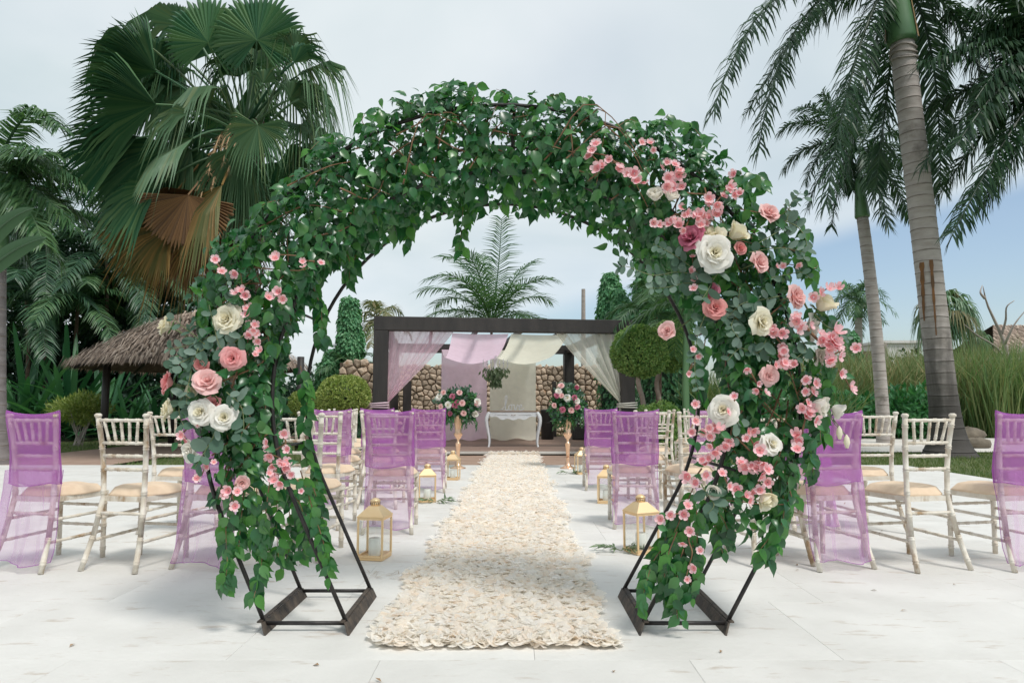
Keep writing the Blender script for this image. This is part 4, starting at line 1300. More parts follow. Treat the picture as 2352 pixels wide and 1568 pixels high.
tz = 12.7
topiary('round golden green topiary ball in front of the left pergola post', fbase(792, tz), P(790, 906, tz), (0.50, 0.46, 0.345), 9000, TS, 0.05, M_BUXUSY, [fbase(794, tz), P(790, 990, tz), P(790, 930, tz)], lump=0.05, shell=0.22, group='topiary balls beside the pergola')
tz = 13.2
topiary('big round topiary ball covering the right pergola post', fbase(1466, tz), P(1468, 808, tz), (0.54, 0.48, 0.50), 12000, TS, 0.055, M_BUXUS, [fbase(1480, tz), P(1478, 930, tz), P(1466, 880, tz), P(1468, 840, tz)], lump=0.06, shell=0.25, group='topiary balls beside the pergola')
tz = 14.6
topiary('second topiary ball half hidden behind the big one at right', fbase(1520, tz), P(1540, 795, tz), (0.48, 0.45, 0.55), 8000, TS, 0.055, M_BUXUS, [fbase(1520, tz), P(1516, 930, tz), P(1508, 880, tz), P(1522, 820, tz)], lump=0.08, shell=0.3, group='topiary balls beside the pergola')
topiary('low leafy hedge with reddish tips behind the chairs at right of the pergola', fbase(1510, 12.6), Vector((2.72, 12.75, 0.45)), (0.55, 0.55, 0.62), 7000, TS, 0.05, M_BUXUS, None, 'low_hedge', 'hedge', lump=0.08)
topiary('dark leafy hedge under the left topiary ball', fbase(825, 12.8), Vector((-2.95, 13.0, 0.30)), (0.42, 0.45, 0.62), 5000, TS, 0.05, M_BUSH, None, 'low_hedge', 'hedge', lump=0.08)
topiary('pale yellowish shrub showing just right of the left garland', fbase(708, 15), P(706, 928, 15), (0.42, 0.4, 0.28), 3500, TS, 0.05, M_BUXUSY, [fbase(706, 15), P(706, 960, 15), P(706, 930, 15)], 'clipped_shrub', 'shrub')
# little bamboo-like shrub on the left lawn
sb_ = fbase(186, 17.6)
t = thing('bamboo_shrub', 'small bamboo like shrub with thin pale stems on the left lawn', 'shrub', tuple(sb_))
mb = MB()
for i in range(13):
    a = random.uniform(0, 6.28)
    mb.tube(bez(sb_ + Vector((random.uniform(-.12, .12), random.uniform(-.1, .1), 0)), sb_ + Vector((math.cos(a) * .15, math.sin(a) * .15, .5)), sb_ + Vector((math.cos(a) * .4, math.sin(a) * .4, .95)), 6), 0.012, 5)
mb.build('stem', M_DEADW, t, world=True)
mb = MB(); blob(mb, sb_ + Vector((0, 0, 0.95)), (0.60, 0.5, 0.32), 2600, TN, 0.16, 0.12, lump=0.25, shell=0.6); mb.build('foliage', M_BUXUSY, t, world=True)


def column(label, pts, rads, n, mtl, ll=0.12, name='ivy_column', group='creeper covered trunks'):
    t = thing(name, label, 'ivy column', tuple(Vector((pts[0][0], pts[0][1], -0.05))), 0, group)
    pp = catmull(pts, 24); rr = np.interp(np.linspace(0, 1, 24), np.linspace(0, 1, len(rads)), rads)
    mb = MB(); mb.tube(pp, rr * 0.82, 10); mb.build('trunk', M_DBUSH, t, True, world=True)
    k_ = rng.uniform(0, 23, n); i0 = k_.astype(int); fr = (k_ - i0)[:, None]
    i1 = np.minimum(i0 + 1, 23)
    c_ = pp[i0] * (1 - fr) + pp[i1] * fr
    r_ = (rr[i0] * (1 - fr[:, 0]) + rr[i1] * fr[:, 0])
    d = rdir(n); d[:, 2] *= 0.35; d = nrm(d)
    lum = 1 + 0.16 * np.sin(k_ * 1.7 + 3 * d[:, 0]) * np.sin(4 * d[:, 1] + k_ * 0.9)
    pos = c_ + d * (r_ * lum * (1 - 0.25 * rng.random(n) ** 2))[:, None]
    capn = n // 14
    dd = rdir(capn); dd[:, 2] = np.abs(dd[:, 2])
    pos = np.concatenate([pos, pp[-1] + dd * rr[-1]]); d = np.concatenate([d, dd])
    m_ = len(pos)
    mb = MB(); scatter(mb, TS, pos, nrm(d * 0.35 + np.array([0, 0, -0.75]) + rdir(m_) * 0.5), d + rdir(m_) * 0.5, ll * rng.uniform(0.7, 1.25, m_))
    mb.build('creeper', mtl, t, world=True)


cz = 19.0
column('tall ivy covered column left of the pergola', [fbase(806, cz), P(806, 830, cz), P(803, 760, cz), P(803, 700, cz)], [0.44, 0.36, 0.31, 0.22], 5200, M_VINE, 0.13)
column('low ivy mound leaning on the tall column at left', [fbase(762, 19.0), P(762, 880, 19.0), P(765, 818, 19.0)], [0.62, 0.48, 0.2], 3200, M_VINE, 0.13)
column('slim ivy column behind the right end of the pergola beam', [fbase(1408, cz), P(1405, 780, cz), P(1403, 700, cz), P(1402, 642, cz)], [0.4, 0.38, 0.36, 0.2], 4200, M_VINE, 0.13)
column('leaning ivy column next to the slim one at right', [fbase(1430, 18.4), P(1432, 780, 18.4), P(1430, 715, 18.4), P(1420, 675, 18.4)], [0.35, 0.34, 0.3, 0.16], 3000, M_VINE, 0.13)
column('broad ivy column rising behind the right garland', [fbase(1525, 17.2), P(1525, 760, 17.2), P(1520, 640, 17.2), P(1512, 545, 17.2)], [0.75, 0.72, 0.68, 0.45], 9000, M_VINE, 0.14)
column('small ivy stump beside the far royal palm trunk', [fbase(1955, 30), P(1955, 850, 30), P(1952, 775, 30)], [0.6, 0.5, 0.3], 1800, M_VINE, 0.2)

# reeds and grasses to the right
def reeds(name, x0, x1, y0, y1, h0, h1, n, mtl, lean=0.16):
    mb = MB()
    yv = y0 + (y1 - y0) * rng.random(n)
    pos = np.stack([rng.uniform(x0, x1, n), yv, np.full(n, -0.06)], 1)
    h = rng.uniform(h0, h1, n)
    Y = nrm(np.stack([rng.normal(0, lean, n), rng.normal(0, lean, n), np.ones(n)], 1))
    d2 = nrm(Y + np.stack([rng.normal(0, lean * 2.2, n), rng.normal(0, lean * 2, n), rng.uniform(-0.5, 0.1, n)], 1))
    w = nrm(np.cross(Y, rdir(n))) * 0.016
    m1 = pos + Y * (h * 0.62)[:, None]
    tip = m1 + d2 * (h * 0.40)[:, None]
    V = np.stack([pos - w, pos + w, m1 + w * 0.8, m1 - w * 0.8, tip], 1)
    base = np.arange(n) * 5
    mb.addfast(V, [base[:, None] + np.array([[0, 1, 2, 3]]), base[:, None] + np.array([[3, 2, 4]])])
    return tag(mb.build(name, mtl), kind='stuff')


reeds('dry_reeds', 10.0, 20.5, 23.0, 30.0, 2.0, 3.6, 13000, M_REEDY, 0.2)
reeds('green_reeds', 15.2, 25.0, 21.5, 29.0, 2.0, 3.6, 10500, M_REED, 0.15)
reeds('green_reeds', 9.0, 18.0, 22.5, 26.0, 1.2, 2.3, 2500, M_REED, 0.18)
reeds('tall_grass', 4.2, 7.6, 15.6, 18.5, 1.2, 2.2, 3600, M_REED, 0.28)

for lab, c_, r_, n_, m_ in (
        ('bright green leafy groundcover bush left of the palm trunk', (12.6, 21.6, 0.55), (1.1, 0.9, 0.95), 1700, M_BRIGHT),
        ('bright green leafy bush closest to the middle palm trunk', (11.2, 21.9, 0.5), (1.0, 0.8, 0.85), 1500, M_BRIGHT),
        ('bright green leafy bush behind the purple chair at right', (9.9, 21.5, 0.5), (0.9, 0.8, 0.8), 1300, M_BRIGHT),
        ('bright green bush filling the gap right of the low hedge', (5.6, 15.4, 0.4), (0.9, 0.8, 0.85), 1500, M_BRIGHT),
        ('dark green bush under the topiary trunks', (3.9, 15.8, 0.4), (0.7, 0.6, 0.7), 1300, M_BUSH)):
    t = thing('leafy_bush', lab, 'bush', (c_[0], c_[1], -0.05), 0, 'leafy bushes along the right path')
    mb = MB(); blob(mb, c_, r_, n_, TW, 0.26, 0.26, shell=0.7, lump=0.25); mb.build('foliage', m_, t, world=True)
t = thing('large_bush', 'large dark bush at the right edge in front of the far house', 'bush', (21.5, 26, -0.05))
mb = MB(); blob(mb, (21.8, 26, 1.3), (2.1, 1.6, 2.2), 6500, TS, 0.24, shell=0.6, lump=0.25); mb.build('foliage', M_BUSH, t, world=True)
mb = MB(); blob(mb, (18.6, 31, 1.4), (1.0, 1.0, 1.9), 2600, TS, 0.22, shell=0.6, lump=0.25); t = thing('slim_bush', 'slim green bush standing just right of the tall palm trunk', 'bush', (18.6, 31, -0.05)); mb.build('foliage', M_BUSH, t, world=True)

# strap-leaved plants at the left
def strap_plant(label, base, n, Lr, w, mtl, el=(20, 85), group=None, name='strap_leaf_plant', azr=(0, 2 * PI)):
    t = thing(name, label, 'plant', tuple(base), 0, group)
    for i in range(n):
        az = random.uniform(*azr); e = math.radians(random.uniform(*el)); l = Lr * random.uniform(0.75, 1.15)
        d = Vector((math.cos(az) * math.cos(e), math.sin(az) * math.cos(e), math.sin(e)))
        s = Vector((-math.sin(az), math.cos(az), 0))
        p0 = Vector(base) + Vector((random.uniform(-.12, .12), random.uniform(-.12, .12), random.uniform(0.0, 0.5)))
        p1 = p0 + d * l * 0.6; p2 = p0 + d * l + Vector((0, 0, -0.30 * l * math.cos(e)))
        c_ = bez(p0, p1, p2, 9)
        V, F = [], []
        nn = d.cross(s).normalized()
        for j, q in enumerate(c_):
            u = j / 8; ww = w * (0.22 + 0.78 * math.sin(PI * min(1, 0.12 + 0.88 * u)) ** 0.8) * (1 if j < 8 else 0.05)
            q = Vector(q)
            V += [tuple(q - s * ww + nn * 0.25 * ww), tuple(q), tuple(q + s * ww + nn * 0.25 * ww)]
        for j in range(8):
            b = 3 * j
            F += [[b, b + 1, b + 4, b + 3], [b + 1, b + 2, b + 5, b + 4]]
        mb = MB(); mb.add(V, F); mb.build('leaf', mtl, t, True, world=True)


GS = 'strap leaf plants massed at the left edge'
for px, Z, n_, Lr, lab in ((165, 20.4, 36, 3.7, 'tallest strap leaf plant with long striped leaves left of the thatch'), (60, 20.2, 32, 3.4, 'strap leaf plant spreading wide beside the grey trunk at left edge'), (240, 20.6, 26, 2.9, 'strap leaf plant tucked under the left eave of the thatch'),
                           (10, 19.8, 24, 2.6, 'strap leaf plant behind the leftmost purple chair'), (110, 19.7, 18, 1.4, 'low strap leaf plant in front of the tallest one'), (300, 20.2, 18, 1.5, 'strap leaf plant in the shade behind the thatch post'), (360, 20.6, 18, 1.5, 'strap leaf plant in deep shade beneath the middle of the thatch')):
    strap_plant(lab, fbase(px, Z), n_, Lr, 0.085, M_CORDY, el=(8, 78), group=GS)
# banana leaves reaching in at the left edge
t = thing('banana_plant', 'banana plant at the left edge with two broad ribbed leaves', 'plant', tuple(fbase(-130, 9.5)))
for (a, b, c_, w_) in (((-110, 760), (-60, 520), (78, 478), 0.13), ((-110, 760), (-40, 580), (108, 545), 0.13)):
    pp = bez(P(a[0], a[1], 9.5), P(b[0], b[1], 9.4), P(c_[0], c_[1], 9.2), 16)
    V, F = [], []
    for j, q in enumerate(pp):
        u = j / 15; ww = w_ * math.sin(PI * min(1, 0.03 + 0.97 * max(0, (u - 0.3) / 0.7))) ** 0.6 if u > 0.3 else 0.02
        tg = Vector(pp[min(j + 1, 15)] - pp[max(j - 1, 0)]).normalized(); sd2 = tg.cross(Vector((0, 1, 0.2))).normalized()
        q = Vector(q)
        V += [tuple(q - sd2 * ww + Vector((0, 0.15 * ww, 0))), tuple(q), tuple(q + sd2 * ww + Vector((0, 0.15 * ww, 0)))]
    for j in range(15):
        b_ = 3 * j
        F += [[b_, b_ + 1, b_ + 4, b_ + 3], [b_ + 1, b_ + 2, b_ + 5, b_ + 4]]
    mb = MB(); mb.add(V, F); mb.tube(pp, np.linspace(0.03, 0.008, 16), 5); mb.build('leaf', M_BANANA, t, True, world=True)

# shady trees and undergrowth closing the left side
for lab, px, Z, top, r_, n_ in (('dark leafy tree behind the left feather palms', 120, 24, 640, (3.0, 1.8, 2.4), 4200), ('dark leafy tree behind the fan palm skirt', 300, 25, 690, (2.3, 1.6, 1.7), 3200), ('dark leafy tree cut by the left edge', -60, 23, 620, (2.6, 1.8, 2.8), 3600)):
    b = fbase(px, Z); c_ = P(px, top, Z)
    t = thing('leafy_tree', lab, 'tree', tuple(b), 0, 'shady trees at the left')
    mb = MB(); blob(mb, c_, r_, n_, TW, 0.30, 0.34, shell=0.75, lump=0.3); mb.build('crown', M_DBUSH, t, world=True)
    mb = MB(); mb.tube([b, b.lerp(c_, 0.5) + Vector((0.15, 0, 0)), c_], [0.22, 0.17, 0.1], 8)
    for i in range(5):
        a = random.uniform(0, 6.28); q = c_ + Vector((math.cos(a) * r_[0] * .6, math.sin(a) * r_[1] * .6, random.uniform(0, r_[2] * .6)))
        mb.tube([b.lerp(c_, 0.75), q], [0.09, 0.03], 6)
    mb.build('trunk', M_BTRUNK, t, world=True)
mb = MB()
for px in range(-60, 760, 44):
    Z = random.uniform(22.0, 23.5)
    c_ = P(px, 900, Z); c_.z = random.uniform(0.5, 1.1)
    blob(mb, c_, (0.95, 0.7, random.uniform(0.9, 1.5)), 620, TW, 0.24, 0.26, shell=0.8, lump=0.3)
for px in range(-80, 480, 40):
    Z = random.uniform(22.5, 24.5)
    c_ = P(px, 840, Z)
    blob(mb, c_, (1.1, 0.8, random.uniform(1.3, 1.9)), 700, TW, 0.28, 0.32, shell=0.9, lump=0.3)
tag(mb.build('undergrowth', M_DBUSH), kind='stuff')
mb = MB()
for i in range(46):
    x_ = -75 + 150 * i / 45 + random.uniform(-2, 2)
    blob(mb, (x_, 75 + random.uniform(-6, 6), random.uniform(0.5, 1.4)), (3.2, 2.0, random.uniform(1.4, 2.6)), 320, TW, 0.7, 0.8, shell=0.7, lump=0.3)
tag(mb.build('distant_treeline', M_BUSH), kind='stuff')

# ---- far right: dead tree, houses, pole, rocks
t = thing('dead_tree', 'bare dead tree with pale branches in front of the far house', 'tree', tuple(fbase(2335, 24)))
for k_, pts in enumerate(([(2335, 930), (2318, 830), (2300, 770), (2268, 700), (2258, 658)], [(2318, 830), (2285, 795), (2245, 770), (2215, 745)], [(2300, 770), (2310, 735), (2312, 705), (2330, 690)], [(2308, 790), (2330, 745), (2362, 705)], [(2262, 685), (2252, 672), (2256, 655)])):
    mb = MB(); q = [P(a, b, 24 + 0.3 * math.sin(i + k_)) for i, (a, b) in enumerate(pts)]
    if k_ == 0:
        q[0].z = -0.05
    mb.tube(catmull(q, 12), np.linspace(0.11 if k_ == 0 else 0.05, 0.012, 12), 6); mb.build('trunk' if k_ == 0 else 'branch', M_DEADW, t, True, world=True)
t = thing('dead_palm', 'pale branchless dead palm trunk behind the pergola at right', 'tree', tuple(fbase(1340, 32)))
mb = MB(); ring_trunk(mb, fbase(1340, 32), P(1340, 664, 32), 0.14, 0.09, 0, 30, 8, 0.03); mb.build('trunk', M_DEADW, t, world=True)

hz = 42.0
t = thing('flat_roofed_house', 'low white flat roofed house behind the reeds', 'house', tuple(fbase(2065, hz)))
x0, x1 = P(2030, 930, hz).x, P(2122, 930, hz).x
zt = P(0, 788, hz).z
mb = MB(); mb.box(((x0 + x1) / 2, hz + 2, zt / 2), (x1 - x0, 4, zt)); mb.build('wall', M_WALLW, t, world=True)
mb = MB(); mb.box(((x0 + x1) / 2, hz + 2, zt + 0.08), (x1 - x0 + 0.3, 4.3, 0.16)); mb.build('roof', M_WALLW, t, world=True)
mb = MB(); mb.box((x0 - 0.5, hz + 1.5, zt - 0.8), (1.4, 2.2, 0.7)); mb.build('brown_awning', M_THATCHB, t, world=True)
mb = MB(); mb.box((x0 + 0.15, hz - 0.1, zt / 2), (0.22, 0.22, zt + 0.05)); mb.build('corner_post', M_DEADW, t, world=True)
mb = MB(); mb.box((x1 - 0.7, hz - 0.015, zt * 0.62), (0.5, 0.03, 1.1)); mb.build('window', M_BLACK, t, world=True)
hx = P(2330, 930, 40).x
t = thing('thatched_house', 'dark gabled house with grey thatched roof at far right', 'house', (hx, 42, -0.05))
za, ze = P(0, 740, 40).z, P(0, 800, 40).z
mb = MB()
mb.add([(hx - 1.7, 39, ze - 0.3), (hx + 6, 39, ze - 0.3), (hx + 6, 41.5, za), (hx + 0.1, 41.5, za), (hx - 1.7, 44, ze - 0.3), (hx + 6, 44, ze - 0.3)], [[0, 1, 2, 3], [3, 2, 5, 4]])
mb.add([(hx - 1.7, 39, ze - 0.5), (hx + 6, 39, ze - 0.5), (hx + 6, 41.5, za - .22), (hx + 0.1, 41.5, za - .22), (hx - 1.7, 44, ze - 0.5), (hx + 6, 44, ze - 0.5)], [[3, 2, 1, 0], [4, 5, 2, 3]])
mb.build('roof', M_THATCHB, t, world=True)
n = 2600
uu, vv = rng.random(n), rng.random(n)
pos = np.stack([hx - 1.7 * (1 - vv) + 0.1 * vv + uu * (7.7 - 1.8 * vv), 39 + 2.5 * vv, (ze - 0.3) + (za - ze + 0.3) * vv + 0.05], 1)
mb = MB(); scatter(mb, TB, pos, np.tile([0, -1, -0.75], (n, 1)) + rng.normal(0, .15, (n, 3)), np.tile([0, -.6, 1.0], (n, 1)), rng.uniform(.3, .6, n), rng.uniform(.04, .1, n)); mb.build('thatch', M_THATCH, t, world=True, kind='stuff')
mb = MB(); mb.box((hx + 2.4, 41.5, (ze - 0.4) / 2), (6.0, 4.4, ze - 0.4)); mb.build('wall', M_DARKW, t, world=True)
for dx in (-1.0, 0.6, 2.2):
    mb = MB(); mb.tube([(hx + dx, 38.9, ze - 1.2), (hx + dx + 1.3, 38.9, ze + 0.5)], 0.09, 6); mb.build('roof_brace', M_DEADW, t, world=True)
t = thing('garden_wall', 'pale low garden wall in front of the far thatched house', 'wall', (hx - 1, 38, 0))
mb = MB(); mb.box((hx - 1.4, 38, P(0, 825, 38).z / 2 + .4), (5.5, 0.3, P(0, 825, 38).z - .6), bev=.02); mb.build('masonry', M_WALLW, t, world=True)
for i, (px, py, r_, lab) in enumerate(((2228, 994, 0.30, 'bigger brown boulder right of the palm trunk foot'), (2246, 1012, 0.20, 'smaller brown boulder in front of the bigger one'))):
    c_ = G(px, py + 14, 0)
    mb = MB()
    V, F = [], []
    for a in range(7):
        th = PI * a / 6
        for b in range(12):
            ph = 2 * PI * b / 12
            rr = r_ * random.uniform(0.88, 1.1)
            V.append((rr * 1.5 * math.sin(th) * math.cos(ph), rr * math.sin(th) * math.sin(ph), max(-0.05, rr * 0.8 * math.cos(th) + r_ * .4)))
    for a in range(6):
        for b in range(12):
            F.append([a * 12 + b, a * 12 + (b + 1) % 12, (a + 1) * 12 + (b + 1) % 12, (a + 1) * 12 + b])
    mb.add(V, F); o = mb.build('boulder', M_ROCK, None, True); o.location = (c_.x, c_.y, 0); tag(o, lab, 'rock', 'boulders by the palm foot')

# ================================================================== THE FLOWER ARCH
AX, AZC = -0.05, 1.05
YF, YB = 3.14, 3.67
RO, RI = 1.375, 1.05


def ring_path(R, xl, xr, z0=0.036, n=60):
    """Round hoop whose two ends run on as straight legs to the floor at xl and xr."""
    def tang(x, sgn):
        dx, dz = x - AX, z0 - AZC
        D = math.hypot(dx, dz)
        base = math.atan2(dz, dx)
        off = math.acos(min(1, R / D))
        a = base - sgn * off * -1 if sgn < 0 else base + off
        return a
    aR = tang(xr, 1)
    dx, dz = xl - AX, z0 - AZC
    D = math.hypot(dx, dz)
    aL = math.atan2(dz, dx) - math.acos(min(1, R / D))
    aL = aL % (2 * PI)
    aR = aR if aR < PI / 2 else aR - 2 * PI
    pts = [(xl, z0)]
    lt = (AX + R * math.cos(aL), AZC + R * math.sin(aL))
    for t in (0.33, 0.66):
        pts.append((xl + (lt[0] - xl) * t, z0 + (lt[1] - z0) * t))
    for i in range(n + 1):
        a = aL + (aR - aL) * i / n
        pts.append((AX + R * math.cos(a), AZC + R * math.sin(a)))
    rt_ = pts[-1]
    for t in (0.33, 0.66, 1.0):
        pts.append((rt_[0] + (xr - rt_[0]) * t, rt_[1] + (z0 - rt_[1]) * t))
    return np.array(pts)


XLO, XLI, XRI, XRO = -1.100, -0.735, 0.58, 0.955
arch = thing('arch_frame', 'round black iron arch frame standing on two open bases', 'arch', (AX, 3.4, 0))
for R, xl, xr in ((RO, XLO, XRO), (RI, XLI, XRI)):
    for yy in (YF, YB):
        rp_ = ring_path(R, xl, xr)
        mb = MB(); mb.tube([(x, yy, z) for x, z in rp_], 0.0095, 8); mb.build('hoop', M_IRON, arch, True, world=True)
po, pi_ = ring_path(RO, XLO, XRO), ring_path(RI, XLI, XRI)
for i in range(6, len(po) - 5, 9):
    mb = MB()
    a, b = po[i], pi_[i]
    for yy in (YF, YB):
        mb.tube([(a[0], yy, a[1]), (b[0], yy, b[1])], 0.006, 6)
    mb.tube([(a[0], YF, a[1]), (a[0], YB, a[1])], 0.006, 6); mb.tube([(b[0], YF, b[1]), (b[0], YB, b[1])], 0.006, 6)
    mb.build('cross_tie', M_IRON, arch, True, world=True)
for xo, xi in ((XLO, XLI), (XRO, XRI)):
    for yy in (YF, YB):
        mb = MB(); mb.tube([(xo, yy, 0.036), (xi, yy, 0.036)], 0.009, 8); mb.build('base_rod', M_IRON, arch, True, world=True)
    for xx, s in ((xo, 1), (xi, 1)):
        mb = MB()
        # angle iron: an upright flange and a slanted foot
        tilt = 0.022 if xx < 0 else -0.022
        V = [(xx - 0.004, YF - 0.035, 0.046), (xx + 0.004, YF - 0.035, 0.046), (xx + 0.004 + tilt, YF - 0.06, 0.001), (xx - 0.004 + tilt, YF - 0.06, 0.001),
             (xx - 0.004, YB + 0.02, 0.046), (xx + 0.004, YB + 0.02, 0.046), (xx + 0.004 + tilt, YB + 0.02, 0.001), (xx - 0.004 + tilt, YB + 0.02, 0.001)]
        mb.add(V, [[0, 1, 2, 3], [7, 6, 5, 4], [0, 4, 5, 1], [1, 5, 6, 2], [2, 6, 7, 3], [3, 7, 4, 0]])
        mb.box((xx - tilt * 0.6, (YF + YB) / 2 - 0.01, 0.050), (0.020, YB - YF + 0.05, 0.006))
        mb.build('angle_iron', M_RUST, arch, world=True)

# ---- leaves
mid_path = ring_path((RO + RI) / 2, (XLO + XLI) / 2, (XRO + XRI) / 2, n=240)
seg_ = np.diff(mid_path, axis=0); sl_ = np.linalg.norm(seg_, axis=1); cum = np.concatenate([[0], np.cumsum(sl_)])
SLEN = cum[-1]


def on_path(s):
    i = np.clip(np.searchsorted(cum, s, side='right') - 1, 0, len(seg_) - 1)
    f = (s - cum[i]) / sl_[i]
    p = mid_path[i] + seg_[i] * f[:, None]
    t = seg_[i] / sl_[i][:, None]
    nrm_ = np.stack([-t[:, 1], t[:, 0]], 1)
    return p, nrm_


NL = 10500
# the garland thins towards both feet
s = rng.uniform(0, SLEN, int(NL * 1.25))
pz, _ = on_path(s)
left_ = pz[:, 0] < AX
zl = np.where(left_, 0.56, 0.46)
keep = rng.random(len(s)) < np.clip((pz[:, 1] - zl) / 0.36, 0, 1) ** 0.8
s = s[keep][:NL]
NL = len(s)
p2, n2 = on_path(s)
lump = -0.03 * np.clip((p2[:, 1] - 1.9) / 0.4, 0, 1) + 0.045 * np.sin(s * 5.3) + 0.035 * np.sin(s * 11.7 + 1.2) + 0.02 * np.sin(s * 23)
narrow = np.clip((p2[:, 1] - 0.2) / 0.75, 0.40, 1.0)
face = rng.random(NL)
rad = np.empty(NL); dep = np.empty(NL)
m_ = face < 0.46                                   # front face
rad[m_] = rng.uniform(-0.215, 0.20, m_.sum()); dep[m_] = YF + rng.normal(-0.02, 0.045, m_.sum())
m_ = (face >= 0.46) & (face < 0.66)                # outer face
rad[m_] = 0.17 + rng.normal(0.0, 0.035, m_.sum()); dep[m_] = rng.uniform(YF - 0.03, YB + 0.02, m_.sum())
m_ = (face >= 0.66) & (face < 0.86)                # inner face
rad[m_] = -0.18 + rng.normal(0.0, 0.045, m_.sum()); dep[m_] = rng.uniform(YF - 0.03, YB, m_.sum())
m_ = face >= 0.86                                  # inside
rad[m_] = rng.uniform(-0.2, 0.18, m_.sum()); dep[m_] = rng.uniform(YF, YB, m_.sum())
# the left flank keeps to the outer hoop below the shoulder, the crown hangs a little below the inner one
left_low = np.clip((1.65 - p2[:, 1]) / 0.4, 0, 1) * (p2[:, 0] < AX)
rad = rad * narrow * (1 - 0.08 * left_low) + 0.035 + 0.015 * left_low
topw = np.clip((p2[:, 1] - 1.9) / 0.4, 0, 1)
rad = rad + lump * (rad > 0) * 1.0 + topw * np.where(rad < -0.1, -0.02 * rng.random(NL), 0)
# on both flanks the inner hoops stay bare: the leaves keep to the outer side, most of all at the back
flank = np.clip((np.where(p2[:, 0] < AX, 2.08, 1.80) - p2[:, 1]) / 0.35, 0, 1)
rear = np.clip((dep - YF) / (YB - YF), 0, 1)
inner_lim = -0.22 + flank * (0.02 + 0.19 * rear)
rad = np.where(rad < inner_lim, inner_lim + 0.05 * rng.random(NL), rad)
pos = np.stack([p2[:, 0] + n2[:, 0] * rad, dep, p2[:, 1] + n2[:, 1] * rad], 1)
out = np.stack([n2[:, 0] * np.sign(rad), np.where(face < 0.46, -1.0, -0.35), n2[:, 1] * np.sign(rad)], 1)
Yd = np.array([0, -0.15, -1.0]) * rng.uniform(0.5, 1.3, (NL, 1)) + rdir(NL) * 0.92 + out * 0.28
Yd[:, 2] += np.where((rad > 0.1) & (p2[:, 1] > 1.8), 0.40, 0.0)
Ld = 0.061 * rng.uniform(0.5, 1.25, NL) * np.where(rng.random(NL) < 0.12, 1.3, 1.0)
Nd = out * 0.9 + np.array([0, -0.5, 0.35]) + rdir(NL) * 0.7
# gaps: a window near the top where the rear hoop shows
hole = (np.abs(pos[:, 0] + 0.0) < 0.10) & (pos[:, 2] > 2.205) & (pos[:, 2] < 2.30)
hole &= rng.random(NL) < 0.9
pos, Yd, Ld, Nd = pos[~hole], Yd[~hole], Ld[~hole], Nd[~hole]

